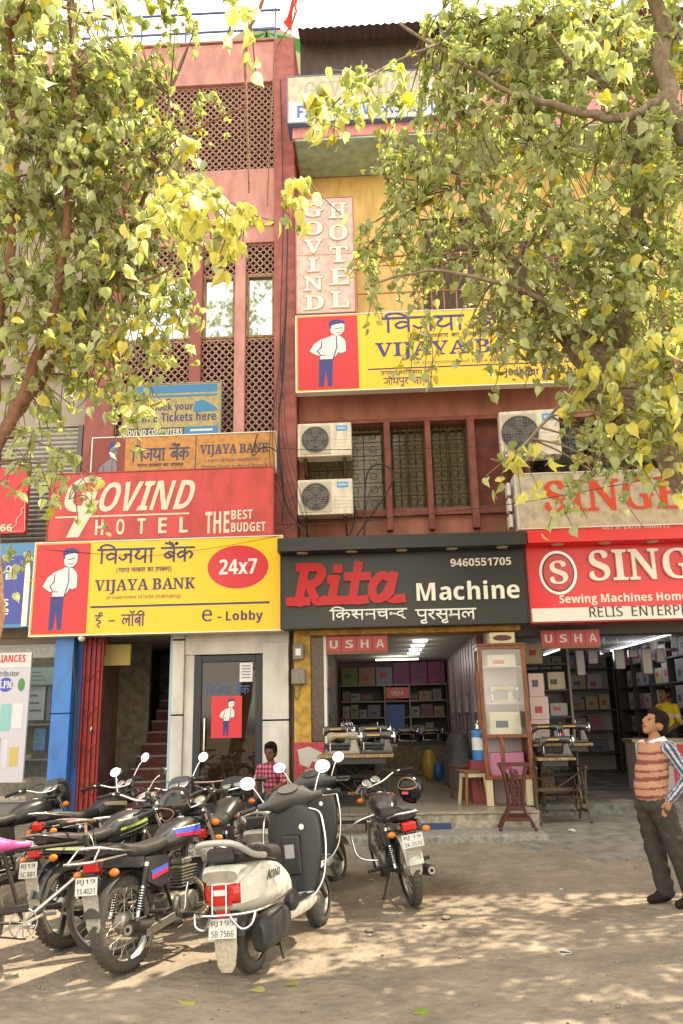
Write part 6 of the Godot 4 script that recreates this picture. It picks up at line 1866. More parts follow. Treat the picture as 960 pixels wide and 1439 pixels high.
func motorcycle(label: String, at: Vector3, heading: float, lean: float, o: Dictionary) -> Node3D:
	var t := thing("motorcycle", label, "motorcycle", at, "parked motorcycles", false)
	t.transform = Transform3D(Basis(Vector3.UP, -deg_to_rad(heading)) * Basis(Vector3.BACK, deg_to_rad(lean)) * Basis().scaled(Vector3.ONE * 0.945), at)
	var R := 0.322
	var wb := 1.3
	var chrome := mt("chrome", Color(0.75, 0.75, 0.75), 0.15, 1.0)
	var blk := mt("bike_black_metal", Color(0.02, 0.02, 0.02), 0.4, 0.3, "own", 2.0)
	var plas := mt("bike_plastic", Color(0.025, 0.024, 0.023), 0.6, 0, "own", 2.0)
	var paint: StandardMaterial3D = o.paint
	var alloy := mt("engine_alloy", Color(0.22, 0.2, 0.175), 0.5, 0.7, "own", 4.0)
	var b: MB
	wheel(t, Vector3(0, R, 0), R, 0.052, o.get("wheel", "spoke"))
	wheel(t, Vector3(0, R, -wb), R, 0.045, o.get("wheel", "spoke"))
	# frame
	b = MB.new()
	b.tube([Vector3(0, 0.93, -0.93), Vector3(0, 0.72, -0.78), Vector3(0, 0.3, -0.72)], 0.022, 8)
	b.tube([Vector3(0, 0.88, -0.9), Vector3(0, 0.74, -0.5), Vector3(0, 0.7, -0.15), Vector3(0, 0.72, 0.16)], 0.02, 8)
	for s in [-1, 1]:
		b.tube([Vector3(s * 0.09, 0.7, -0.3), Vector3(s * 0.1, 0.36, -0.42), Vector3(s * 0.08, 0.24, -0.5), Vector3(s * 0.06, 0.22, -0.8)], 0.014, 6)
		b.tube([Vector3(s * 0.085, R, 0.02), Vector3(s * 0.09, 0.33, -0.42)], 0.018, 6)
		b.tube([Vector3(s * 0.09, 0.7, -0.25), Vector3(s * 0.1, 0.72, 0.18)], 0.012, 6)
	obj("frame", b, blk, t)
	# engine
	b = MB.new()
	b.box(Vector3(0, 0.33, -0.56), Vector3(0.24, 0.2, 0.34), 0.05)
	b.lathe([Vector2(0, -0.15), Vector2(0.075, -0.148), Vector2(0.085, -0.13), Vector2(0.085, 0.13), Vector2(0.075, 0.148), Vector2(0, 0.15)], Vector3(0, 0.33, -0.5), Vector3.RIGHT, 20)
	b.lathe([Vector2(0, -0.14), Vector2(0.06, -0.138), Vector2(0.07, -0.12), Vector2(0.07, 0.12), Vector2(0.06, 0.138), Vector2(0, 0.14)], Vector3(0, 0.35, -0.66), Vector3.RIGHT, 20)
	for k in 7: b.box(Vector3(0, 0.455 + 0.022 * k, -0.67 - 0.006 * k), Vector3(0.2 - 0.004 * k, 0.009, 0.2), 0.002)
	b.box(Vector3(0, 0.53, -0.69), Vector3(0.12, 0.16, 0.12), 0.02)
	b.box(Vector3(0, 0.63, -0.71), Vector3(0.13, 0.05, 0.14), 0.015)
	obj("engine", b, alloy, t)
	b = MB.new()
	b.box(Vector3(0.0, 0.5, -0.42), Vector3(0.1, 0.1, 0.14), 0.02)
	obj("carburettor", b, blk, t)
	b = MB.new()
	b.tube(curve([Vector3(0.07, 0.3, -0.46), Vector3(0.17, 0.3, -0.48), Vector3(0.185, 0.42, -0.5), Vector3(0.2, 0.5, -0.52)]), 0.009, 6)
	b.cyl(Vector3(0.17, 0.5, -0.52), Vector3(0.25, 0.5, -0.52), 0.011, 8)
	obj("kick_starter", b, chrome, t)
	# exhaust on the right
	b = MB.new()
	b.tube(curve([Vector3(0.02, 0.5, -0.79), Vector3(0.05, 0.4, -0.9), Vector3(0.12, 0.24, -0.84), Vector3(0.16, 0.21, -0.6), Vector3(0.165, 0.23, -0.42)]), 0.019, 9)
	obj("exhaust_pipe", b, mt("pipe_tan", Color(0.4, 0.33, 0.24), 0.35, 0.9), t)
	b = MB.new()
	b.tube([Vector3(0.165, 0.23, -0.44), Vector3(0.168, 0.24, -0.36), Vector3(0.175, 0.27, -0.1), Vector3(0.18, 0.3, 0.12), Vector3(0.18, 0.302, 0.16)], [0.022, 0.042, 0.05, 0.052, 0.044], 16)
	var mf := obj("muffler", b, mt("muffler_black", Color(0.045, 0.042, 0.04), 0.4, 0.5, "own", 3.0), t)
	b = MB.new()
	b.tube([Vector3(0.18, 0.302, 0.155), Vector3(0.18, 0.305, 0.175)], [0.036, 0.034], 16)
	obj("muffler_tip", b, mt("hub_alloy", Color(0.28, 0.26, 0.24), 0.45, 0.8), mf)
	b = MB.new()
	b.cyl(Vector3(0.18, 0.305, 0.172), Vector3(0.18, 0.306, 0.178), 0.016, 12)
	obj("muffler_hole", b, mt("void_black", Color(0.004, 0.004, 0.004), 0.9), mf)
	b = MB.new()
	b.box(Vector3(0.222, 0.275, -0.14), Vector3(0.012, 0.06, 0.34), 0.005, Basis(Vector3.RIGHT, 0.12))
	obj("heat_shield", b, mt("chrome_dull", Color(0.5, 0.48, 0.45), 0.3, 0.9), mf)
	# chain case on the left
	b = MB.new()
	b.box(Vector3(-0.1, 0.34, -0.22), Vector3(0.03, 0.1, 0.46), 0.015)
	obj("chain_case", b, plas, t)
	# foot pegs, stand
	for s in [-1, 1]:
		b = MB.new()
		b.cyl(Vector3(s * 0.1, 0.27, -0.5), Vector3(s * 0.3, 0.27, -0.5), 0.016, 8)
		obj("foot_peg", b, plas, t)
		b = MB.new()
		b.cyl(Vector3(s * 0.11, 0.36, -0.16), Vector3(s * 0.26, 0.36, -0.14), 0.017, 8)
		obj("foot_peg", b, plas, t)
	b = MB.new()
	b.tube([Vector3(-0.09, 0.25, -0.45), Vector3(-0.2, 0.035, -0.38), Vector3(-0.22, 0.03, -0.36)], 0.011, 7)
	obj("side_stand", b, blk, t)
	# shocks with springs
	for s in [-1, 1]:
		var p0 := Vector3(s * 0.125, R + 0.03, 0.0)
		var p1 := Vector3(s * 0.125, 0.7, -0.13)
		b = MB.new()
		b.tube([p0, p0.lerp(p1, 0.42)], 0.017, 10)
		b.tube([p0.lerp(p1, 0.4), p1], 0.022 if o.get("fat_shock", true) else 0.012, 10)
		var sa := obj("shock_absorber", b, chrome, t)
		b = MB.new()
		var sp := []
		for k in 73:
			var u := k / 72.0
			var a := u * TAU * 9
			sp.append(p0.lerp(p1, 0.14 + 0.42 * u) + Vector3(cos(a) * 0.028, 0, sin(a) * 0.028))
		b.tube(sp, 0.005, 5)
		b.tube([p0.lerp(p1, 0.56), p0.lerp(p1, 0.92)], 0.03, 10)
		obj("spring", b, blk, sa)
	# fork, front mudguard
	var fa := Vector3(0, R, -wb)
	var fb := Vector3(0, 0.97, -0.94)
	for s in [-1, 1]:
		b = MB.new()
		b.tube([fa + Vector3(s * 0.09, 0, 0), fa.lerp(fb, 0.5) + Vector3(s * 0.09, 0, 0)], 0.024, 10)
		b.tube([fa.lerp(fb, 0.48) + Vector3(s * 0.09, 0, 0), fb + Vector3(s * 0.09, 0, 0)], 0.016, 10)
		obj("fork_leg", b, chrome if o.get("chrome_fork", true) else blk, t)
	b = MB.new()
	b.box(Vector3(0, 0.9, -0.955), Vector3(0.22, 0.03, 0.05), 0.008)
	b.box(Vector3(0, 0.97, -0.925), Vector3(0.22, 0.025, 0.06), 0.008)
	obj("fork_yoke", b, blk, t)
	fender(t, Vector3(0, R, -wb), R + 0.025, 0.062, 0.2, 2.5, paint, "front_mudguard", true)
	# handlebar
	var st: float = o.get("steer", 0.0)
	var S := Transform3D(Basis(Vector3(0, 0.9, 0.43).normalized(), deg_to_rad(st)), Vector3.ZERO)
	var pv := Vector3(0, 0.98, -0.92)
	S.origin = pv - S.basis * pv
	b = MB.new()
	b.T = S
	b.tube(curve([Vector3(-0.38, 1.06, -0.7), Vector3(-0.24, 1.085, -0.8), Vector3(-0.1, 1.03, -0.9), Vector3(0.1, 1.03, -0.9), Vector3(0.24, 1.085, -0.8), Vector3(0.38, 1.06, -0.7)]), 0.011, 8)
	var hb := obj("handlebar", b, chrome, t)
	for s in [-1, 1]:
		b = MB.new()
		b.T = S
		b.tube([Vector3(s * 0.275, 1.082, -0.778), Vector3(s * 0.39, 1.058, -0.692)], 0.017, 10)
		obj("grip", b, mt("grip_rubber", Color(0.015, 0.015, 0.015), 0.9), hb)
		b = MB.new()
		b.T = S
		b.tube([Vector3(s * 0.23, 1.075, -0.82), Vector3(s * 0.36, 1.04, -0.79)], 0.006, 6)
		b.box(Vector3(s * 0.235, 1.085, -0.805), Vector3(0.05, 0.05, 0.045), 0.01)
		obj("lever", b, blk, hb)
		if o.get("mirrors", 3) & (1 if s < 0 else 2):
			mirror(hb, S * Vector3(s * 0.23, 1.1, -0.8), S * Vector3(s * 0.36, 1.28, -0.86), S.basis * Vector3(-s * 0.25, 0.32, 1.0), 0.06, o.get("mirror_h", 0.05))
	# headlamp, instruments
	b = MB.new()
	b.T = S
	b.ball(Vector3(0, 0.93, -1.03), Vector3(0.1, 0.1, 0.1), 18, 10)
	var hl := obj("headlamp_shell", b, paint, t)
	b = MB.new()
	b.T = S
	b.lathe([Vector2(0.092, 0.0), Vector2(0.088, 0.02), Vector2(0.05, 0.04), Vector2(0, 0.045)], Vector3(0, 0.92, -1.1), Vector3(0, -0.1, -1), 20)
	obj("headlamp_lens", b, mt("lens_clear", Color(0.7, 0.7, 0.68), 0.05, 0.3), hl)
	for s in [-1, 1]:
		b = MB.new()
		b.T = S
		b.lathe([Vector2(0, -0.05), Vector2(0.04, -0.045), Vector2(0.052, 0.0), Vector2(0.052, 0.012), Vector2(0.046, 0.014)], Vector3(s * 0.058, 1.06, -0.97), Vector3(0, 0.8, 0.6), 20)
		var gg := obj("gauge", b, chrome if o.get("chrome_gauge", true) else blk, t)
		b = MB.new()
		b.T = S
		b.disc(Vector3(s * 0.058, 1.068, -0.964), Vector3(0, 0.8, 0.6), 0.046, 20)
		obj("gauge_face", b, mt("gauge_face", Color(0.25, 0.24, 0.2), 0.1), gg)
	if o.get("cowl", false):
		b = MB.new()
		b.T = S
		var rg := []
		for q in [[-1.18, 0.93, 0.05, 0.06], [-1.13, 0.96, 0.11, 0.13], [-1.05, 1.0, 0.15, 0.15], [-0.98, 1.03, 0.13, 0.12]]:
			rg.append(sring(Vector3(0, q[1], q[0]), q[2], q[3], 2.6, 18))
		b.loft(rg)
		obj("headlamp_cowl", b, paint, t)
	# tank
	b = MB.new()
	var tk := []
	for q in [[-0.91, 0.84, 0.05, 0.04], [-0.88, 0.85, 0.095, 0.075], [-0.8, 0.855, 0.13, 0.105], [-0.7, 0.85, 0.14, 0.115], [-0.6, 0.835, 0.13, 0.11], [-0.5, 0.81, 0.1, 0.085], [-0.44, 0.79, 0.07, 0.06], [-0.41, 0.785, 0.04, 0.035]]:
		tk.append(sring(Vector3(0, q[1], q[0]), q[2], q[3], 2.7, 24))
	b.loft(tk)
	var tank := obj("fuel_tank", b, paint, t)
	b = MB.new()
	b.lathe([Vector2(0.035, 0), Vector2(0.034, 0.012), Vector2(0.025, 0.018), Vector2(0, 0.018)], Vector3(0, 0.955, -0.74), Vector3(0, 1, 0.03), 16)
	obj("fuel_cap", b, chrome, tank)
	for s in [-1, 1]:
		for d in o.get("stripes", []):
			b = MB.new()
			var L := []
			# a band following the tank's flank
			for k in 9:
				var u := k / 8.0
				var z: float = lerpf(-0.86, -0.52, u)
				var yy: float = lerpf(d[1], d[2], u)
				var hw: float = 0.0
				var hc := 0.85
				var hh := 0.1
				for j in tk.size() - 1:
					var za: float = [-0.91, -0.88, -0.8, -0.7, -0.6, -0.5, -0.44, -0.41][j]
					var zb: float = [-0.91, -0.88, -0.8, -0.7, -0.6, -0.5, -0.44, -0.41][j + 1]
					if z >= za and z <= zb:
						var f := (z - za) / (zb - za)
						hw = lerpf([0.05, 0.095, 0.13, 0.14, 0.13, 0.1, 0.07, 0.04][j], [0.05, 0.095, 0.13, 0.14, 0.13, 0.1, 0.07, 0.04][j + 1], f)
						hh = lerpf([0.04, 0.075, 0.105, 0.115, 0.11, 0.085, 0.06, 0.035][j], [0.04, 0.075, 0.105, 0.115, 0.11, 0.085, 0.06, 0.035][j + 1], f)
						hc = lerpf([0.84, 0.85, 0.855, 0.85, 0.835, 0.81, 0.79, 0.785][j], [0.84, 0.85, 0.855, 0.85, 0.835, 0.81, 0.79, 0.785][j + 1], f)
				var row := []
				for e in 4:
					var y2: float = yy + d[3] * (e / 3.0) * (1.0 - 0.35 * u)
					var yr := clampf((y2 - hc) / hh, -0.95, 0.95)
					var xx := hw * pow(1.0 - pow(absf(yr), 2.7), 1.0 / 2.7) + 0.003
					row.append(b.vert(Vector3(s * xx, y2, z), Vector3(s, yr * 0.6, 0)))
				if L:
					for e in 3: b.quad(L[e], L[e + 1], row[e + 1], row[e])
				L = row
			obj("stripe", b, d[0], tank)
	# seat
	b = MB.new()
	var sr := []
	for q in [[-0.47, 0.8, 0.075, 0.03], [-0.42, 0.805, 0.1, 0.045], [-0.3, 0.79, 0.115, 0.05], [-0.12, 0.785, 0.13, 0.052], [0.0, 0.8, 0.13, 0.06], [0.14, 0.825, 0.125, 0.055], [0.22, 0.835, 0.11, 0.045], [0.25, 0.835, 0.08, 0.028]]:
		sr.append(sring(Vector3(0, q[1], q[0]), q[2], q[3], 3.2, 20))
	b.loft(sr)
	obj("seat", b, mt("seat_vinyl", Color(0.018, 0.017, 0.016), 0.55, 0, "own", 2.0, 0.3), t)
	# side covers and tail
	for s in [-1, 1]:
		b = MB.new()
		b.prism([Vector2(0.4, 0.72), Vector2(0.12, 0.74), Vector2(0.15, 0.56), Vector2(0.3, 0.5), Vector2(0.42, 0.56)], 0.0, 0.035, Transform3D(Basis(Vector3(0, 0, -1), Vector3.UP, Vector3(s, 0, 0)), Vector3(s * 0.085, 0, 0)))
		var sc := obj("side_cover", b, paint, t)
		for d in o.get("side_stripes", []):
			b = MB.new()
			b.prism([Vector2(0.38, d[1] + 0.03), Vector2(0.18, d[1]), Vector2(0.19, d[1] - d[2]), Vector2(0.38, d[1] + 0.03 - d[2])], 0.0, 0.004, Transform3D(Basis(Vector3(0, 0, -1), Vector3.UP, Vector3(s, 0, 0)), Vector3(s * 0.1205, 0, 0)))
			obj("stripe", b, d[0], sc)
		b = MB.new()
		b.prism([Vector2(0.12, 0.76), Vector2(-0.3, 0.79), Vector2(-0.34, 0.74), Vector2(0.12, 0.67)], 0.0, 0.03, Transform3D(Basis(Vector3(0, 0, -1), Vector3.UP, Vector3(s, 0, 0)), Vector3(s * 0.085, 0, 0)))
		var tp := obj("tail_panel", b, paint, t)
		if o.has("tail_stripe"):
			b = MB.new()
			b.prism([Vector2(0.1, 0.73), Vector2(-0.3, 0.775), Vector2(-0.3, 0.76), Vector2(0.1, 0.70)], 0.0, 0.004, Transform3D(Basis(Vector3(0, 0, -1), Vector3.UP, Vector3(s, 0, 0)), Vector3(s * 0.1155, 0, 0)))
			obj("stripe", b, o.tail_stripe, tp)
	fender(t, Vector3(0, R, 0), R + 0.05, 0.085, -0.5, 1.3, o.get("fender", plas), "rear_mudguard", false)
	b = MB.new()
	b.prism([Vector2(-0.07, 0.0), Vector2(0.07, 0.0), Vector2(0.058, -0.22), Vector2(0.04, -0.25), Vector2(-0.04, -0.25), Vector2(-0.058, -0.22)], 0, 0.008, Transform3D(Basis(Vector3.RIGHT, 0.12), Vector3(0, 0.57, 0.335)))
	obj("mud_flap", b, o.get("flap", plas), t)
	b = MB.new()
	b.box(Vector3(0, 0.745, 0.3), Vector3(0.15, 0.085, 0.075), 0.02)
	obj("tail_light", b, mt("lens_red", Color(0.45, 0.015, 0.012), 0.1), t)
	b = MB.new()
	b.box(Vector3(0, 0.665, 0.325), Vector3(0.1, 0.09, 0.06), 0.01)
	obj("plate_bracket", b, plas, t)
	number_plate(t, Vector3(0, 0.63, 0.372), 0.2, 0.115, -0.12, o.get("plate", ["RJ 19", "SB 2510"]))
	for s in [-1, 1]:
		b = MB.new()
		b.ball(Vector3(s * 0.165, 0.695, 0.27), Vector3(0.042, 0.028, 0.028), 14, 8)
		var ind := obj("indicator", b, mt("lens_amber", Color(0.6, 0.16, 0.01), 0.12), t)
		b = MB.new()
		b.cyl(Vector3(s * 0.08, 0.7, 0.27), Vector3(s * 0.14, 0.695, 0.27), 0.011, 7)
		obj("stalk", b, blk, ind)
		b = MB.new()
		b.ball(Vector3(s * 0.17, 0.88, -0.99), Vector3(0.04, 0.028, 0.028), 14, 8)
		obj("indicator", b, mt("lens_amber", Color(0.6, 0.16, 0.01), 0.12), t)
	# grab rail or carrier
	b = MB.new()
	var gm: Material = o.get("rail", chrome)
	b.tube(curve([Vector3(-0.12, 0.8, -0.02), Vector3(-0.135, 0.83, 0.16), Vector3(-0.1, 0.87, 0.33), Vector3(0, 0.875, 0.36), Vector3(0.1, 0.87, 0.33), Vector3(0.135, 0.83, 0.16), Vector3(0.12, 0.8, -0.02)]), 0.011, 8)
	if o.get("carrier", false):
		b.tube(curve([Vector3(-0.13, 0.79, 0.1), Vector3(-0.13, 0.79, 0.4), Vector3(-0.09, 0.79, 0.46), Vector3(0.09, 0.79, 0.46), Vector3(0.13, 0.79, 0.4), Vector3(0.13, 0.79, 0.1)]), 0.01, 8)
		for s in [-1, 1]:
			b.tube([Vector3(s * 0.1, 0.87, 0.33), Vector3(s * 0.12, 0.79, 0.42)], 0.008, 6)
			b.tube([Vector3(s * 0.06, 0.79, 0.12), Vector3(s * 0.06, 0.79, 0.46)], 0.007, 6)
	obj("grab_rail", b, gm, t)
	if o.get("guard", false):
		b = MB.new()
		for s in [-1, 1]:
			b.tube(curve([Vector3(s * 0.03, 0.74, -0.86), Vector3(s * 0.3, 0.66, -0.95), Vector3(s * 0.33, 0.48, -0.95), Vector3(s * 0.28, 0.33, -0.88), Vector3(s * 0.05, 0.28, -0.82)]), 0.012, 8)
		b.tube([Vector3(-0.05, 0.28, -0.82), Vector3(0.05, 0.28, -0.82)], 0.012, 8)
		b.tube([Vector3(-0.03, 0.74, -0.86), Vector3(0.03, 0.74, -0.86)], 0.012, 8)
		obj("crash_guard", b, chrome, t)
	# cables
	b = MB.new()
	b.T = S
	b.tube(curve([Vector3(0.25, 1.07, -0.83), Vector3(0.18, 1.12, -1.0), Vector3(0.05, 1.0, -1.02), Vector3(0.04, 0.85, -0.95)]), 0.005, 5)
	b.tube(curve([Vector3(-0.25, 1.07, -0.83), Vector3(-0.18, 1.13, -1.0), Vector3(0.02, 1.03, -1.04), Vector3(0.04, 0.85, -0.95)]), 0.005, 5)
	obj("cables", b, mt("cable_black", Color(0.015, 0.015, 0.015), 0.6), t)
	return t

# a curved mudguard over a wheel, from angle a0 to a1 measured from straight up towards the rear
func fender(t: Node, c: Vector3, R: float, w: float, a0: float, a1: float, m: Material, called: String, front: bool) -> void:
	var b := MB.new()
	var prev := []
	var n := 14
	for k in n + 1:
		var a := lerpf(a0, a1, float(k) / n)
		if front: a = lerpf(-1.1, 1.5, float(k) / n)
		var d := Vector3(0, cos(a), sin(a))
		var row := []
		for e in 7:
			var u := -1.0 + e / 3.0
			row.append(b.vert(c + d * (R - 0.03 * u * u) + Vector3(u * w, 0, 0), d + Vector3(u * 0.9, 0, 0)))
		if prev:
			for e in 6: b.quad(prev[e], prev[e + 1], row[e + 1], row[e])
		prev = row
	obj(called, b, m, t)

func scooter(label: String, at: Vector3, heading: float, lean: float, o: Dictionary) -> Node3D:
	var t := thing("scooter", label, "scooter", at, "parked scooters", false)
	t.transform = Transform3D(Basis(Vector3.UP, -deg_to_rad(heading)) * Basis(Vector3.BACK, deg_to_rad(lean)), at)
	var R := 0.215
	var wb := 1.24
	var chrome := mt("chrome", Color(0.75, 0.75, 0.75), 0.15, 1.0)
	var plas := mt("scooter_plastic", Color(0.028, 0.028, 0.03), 0.5, 0, "own", 2.0)
	var paint: StandardMaterial3D = o.paint
	var b: MB
	wheel(t, Vector3(0, R, 0), R, 0.05, "disc")
	wheel(t, Vector3(0, R, -wb), R, 0.05, "disc")
	# rear body shell
	b = MB.new()
	var rg := []
	for q in [[0.37, 0.55, 0.06, 0.06], [0.34, 0.56, 0.12, 0.12], [0.26, 0.555, 0.165, 0.15], [0.14, 0.545, 0.195, 0.165], [0.0, 0.535, 0.208, 0.165], [-0.14, 0.52, 0.205, 0.16], [-0.28, 0.48, 0.185, 0.17], [-0.38, 0.43, 0.17, 0.17], [-0.43, 0.39, 0.14, 0.14]]:
		rg.append(sring(Vector3(0, q[1], q[0]), q[2], q[3], 2.6, 26))
	b.loft(rg)
	var body := obj("rear_body", b, paint, t)
	for s in [-1, 1]:
		txt(body, "Activa", [-0.09, -0.03, 0.13, 0.035], 0.0, mt("badge_dark", Color(0.1, 0.09, 0.08), 0.4, 0.3), "sr", 0.3, 0.004, "badge", Basis(Vector3(0, 0, -s), Vector3.UP, Vector3(s, 0, 0)), Vector3(s * 0.204, 0.6, 0.0 - s * 0.0))
	# seat
	b = MB.new()
	rg = []
	for q in [[0.26, 0.745, 0.1, 0.03], [0.22, 0.75, 0.14, 0.045], [0.1, 0.745, 0.155, 0.05], [-0.05, 0.73, 0.155, 0.055], [-0.2, 0.705, 0.15, 0.06], [-0.34, 0.69, 0.125, 0.06], [-0.42, 0.675, 0.09, 0.045], [-0.45, 0.665, 0.05, 0.025]]:
		rg.append(sring(Vector3(0, q[1], q[0]), q[2], q[3], 3.0, 22))
	b.loft(rg)
	obj("seat", b, mt("seat_vinyl", Color(0.018, 0.017, 0.016), 0.55, 0, "own", 2.0, 0.3), t)
	# grab rail
	b = MB.new()
	b.tube(curve([Vector3(-0.165, 0.72, 0.02), Vector3(-0.17, 0.755, 0.2), Vector3(-0.15, 0.83, 0.36), Vector3(-0.08, 0.86, 0.42), Vector3(0.08, 0.86, 0.42), Vector3(0.15, 0.83, 0.36), Vector3(0.17, 0.755, 0.2), Vector3(0.165, 0.72, 0.02)]), 0.02, 10)
	obj("grab_rail", b, mt("rail_silver", Color(0.42, 0.4, 0.38), 0.45, 0.3), t)
	b = MB.new()
	b.box(Vector3(0, 0.775, 0.33), Vector3(0.2, 0.09, 0.05), 0.02)
	obj("tail_pad", b, plas, t)
	b = MB.new()
	rg = []
	for q in [[0.28, 0.69, 0.16, 0.02], [0.33, 0.685, 0.14, 0.03], [0.37, 0.65, 0.13, 0.035]]: rg.append(sring(Vector3(0, q[1], q[0]), q[2], q[3], 3, 18))
	b.loft(rg)
	obj("tail_cover", b, paint, t)
	# tail lamp wrapping the back
	var lr := mt("lens_red_dull", Color(0.42, 0.02, 0.018), 0.12)
	b = MB.new()
	b.loft([sring(Vector3(0, 0.545, 0.3), 0.145, 0.075, 4.0, 20), sring(Vector3(0, 0.545, 0.345), 0.132, 0.068, 4.0, 20), sring(Vector3(0, 0.545, 0.372), 0.1, 0.055, 3.0, 20)])
	var tl := obj("tail_light", b, lr, t)
	b = MB.new()
	b.box(Vector3(0, 0.555, 0.376), Vector3(0.1, 0.035, 0.008), 0.002)
	obj("reflector_strip", b, mt("lens_white", Color(0.6, 0.58, 0.55), 0.1), tl)
	b = MB.new()
	b.box(Vector3(0.0, 0.5, 0.376), Vector3(0.16, 0.045, 0.008), 0.002)
	obj("brake_lens", b, mt("lens_red", Color(0.45, 0.015, 0.012), 0.1), tl)
	for s in [-1, 1]:
		b = MB.new()
		b.face([Vector3(s * 0.132, 0.48, 0.35), Vector3(s * 0.205, 0.49, 0.235), Vector3(s * 0.19, 0.69, 0.13), Vector3(s * 0.135, 0.61, 0.345)], Vector3(s, 0.2, 0.7))
		b.face([Vector3(s * 0.132, 0.48, 0.34), Vector3(s * 0.197, 0.49, 0.23), Vector3(s * 0.185, 0.69, 0.125), Vector3(s * 0.135, 0.61, 0.335)], Vector3(-s, -0.2, -0.7))
		obj("indicator", b, mt("lens_clear_warm", Color(0.42, 0.36, 0.32), 0.08, 0.2), t)
	# lower tail, plate, flap
	b = MB.new()
	b.box(Vector3(0, 0.39, 0.3), Vector3(0.2, 0.1, 0.1), 0.03)
	obj("under_tail", b, plas, t)
	b = MB.new()
	b.box(Vector3(0, 0.425, 0.352), Vector3(0.1, 0.045, 0.02), 0.006)
	obj("reflector", b, lr, t)
	number_plate(t, Vector3(0, 0.345, 0.375), 0.2, 0.115, -0.2, o.plate)
	b = MB.new()
	rg = []
	for q in [[0.3, 0.08, 0.012], [0.22, 0.08, 0.014], [0.13, 0.065, 0.014], [0.09, 0.04, 0.01]]: rg.append(sring(Vector3(0, q[0], 0.345 + 0.05 * (0.3 - q[0])), q[1], q[2], 3, 14, PI / 2))
	b.loft(rg)
	obj("mud_flap", b, mt("flap_cream", Color(0.42, 0.37, 0.28), 0.6, 0, "own", 3.0), t)
	fender(t, Vector3(0, R, 0), R + 0.06, 0.08, -0.7, 1.35, plas, "rear_mudguard", false)
	# engine side, exhaust guard
	b = MB.new()
	rg = []
	for q in [[0.21, 0.25, 0.04, 0.07], [0.18, 0.255, 0.055, 0.1], [0.05, 0.265, 0.06, 0.115], [-0.12, 0.275, 0.06, 0.1], [-0.25, 0.28, 0.04, 0.07]]: rg.append(sring(Vector3(0.16, q[1], q[0]), q[2], q[3], 3.2, 18))
	b.loft(rg)
	obj("exhaust_guard", b, plas, t)
	b = MB.new()
	b.box(Vector3(-0.13, 0.25, -0.08), Vector3(0.09, 0.14, 0.4), 0.04)
	obj("engine_case", b, mt("engine_alloy", Color(0.22, 0.2, 0.175), 0.5, 0.7, "own", 4.0), t)
	b = MB.new()
	b.lathe([Vector2(0, 0.03), Vector2(0.05, 0.028), Vector2(0.07, 0.01), Vector2(0.072, -0.03)], Vector3(0.2, 0.37, -0.3), Vector3.RIGHT, 20)
	obj("fan_cover", b, plas, t)
	# floor and legshield
	b = MB.new()
	rg = []
	for q in [[-0.36, 0.27, 0.15, 0.055], [-0.5, 0.265, 0.165, 0.05], [-0.7, 0.265, 0.17, 0.05], [-0.84, 0.29, 0.16, 0.06]]: rg.append(sring(Vector3(0, q[1], q[0]), q[2], q[3], 4.0, 20))
	b.loft(rg)
	var fl := obj("floor_board", b, paint, t)
	b = MB.new()
	b.box(Vector3(0, 0.322, -0.6), Vector3(0.31, 0.012, 0.44), 0.004)
	for k in 4: b.box(Vector3(-0.1 + k * 0.066, 0.331, -0.6), Vector3(0.03, 0.006, 0.4), 0.002)
	obj("floor_mat", b, plas, fl)
	# legshield: inner dark panel and painted front apron
	for e in [0, 1]:
		b = MB.new()
		rg = []
		for q in [[0.29, -0.82, 0.15], [0.42, -0.84, 0.19], [0.6, -0.86, 0.225], [0.78, -0.87, 0.225], [0.9, -0.87, 0.2], [0.965, -0.875, 0.13]]:
			var ring := []
			for k in 20:
				var a := TAU * k / 20
				var cx: float = signf(cos(a)) * pow(absf(cos(a)), 0.7) * q[2]
				var zz: float = q[1] + (0.0 if e == 0 else -0.05) + sin(a) * (0.045 if e == 0 else 0.06) - (0.02 if e == 0 else -0.03) * pow(absf(cos(a)), 2)
				if e == 1: zz -= 0.05 * (1.0 - pow(absf(cos(a)), 2)) * (1.0 if sin(a) < 0 else 0.0)
				ring.append(Vector3(cx * (1.0 if e == 0 else 1.02), q[0], zz))
			rg.append(ring)
		b.loft(rg)
		obj(["leg_shield", "front_apron"][e], b, [plas, o.apron][e], t)
	b = MB.new()
	b.box(Vector3(0.0, 0.6, -0.808), Vector3(0.16, 0.3, 0.05), 0.02)
	obj("glove_panel", b, plas, t)
	b = MB.new()
	b.disc(Vector3(0.1, 0.8, -0.815), Vector3(0, 0, 1), 0.022, 18)
	obj("round_sticker", b, mt("paper", Color(0.66, 0.66, 0.64), 0.7), t)
	b = MB.new()
	b.face([Vector3(-0.045, 0.58, -0.78), Vector3(0.035, 0.58, -0.78), Vector3(0.035, 0.68, -0.78), Vector3(-0.045, 0.68, -0.78)], Vector3(0, 0, 1))
	obj("warning_sticker", b, mt("sticker_grey", Color(0.3, 0.3, 0.3), 0.6), t)
	# chrome guards
	b = MB.new()
	for s in [-1, 1]:
		b.tube(curve([Vector3(s * 0.16, 0.3, -0.8), Vector3(s * 0.235, 0.42, -0.84), Vector3(s * 0.265, 0.62, -0.87), Vector3(s * 0.262, 0.78, -0.88), Vector3(s * 0.235, 0.89, -0.89), Vector3(s * 0.16, 0.93, -0.86)]), 0.0095, 8)
	obj("leg_guard", b, chrome, t)
	b = MB.new()
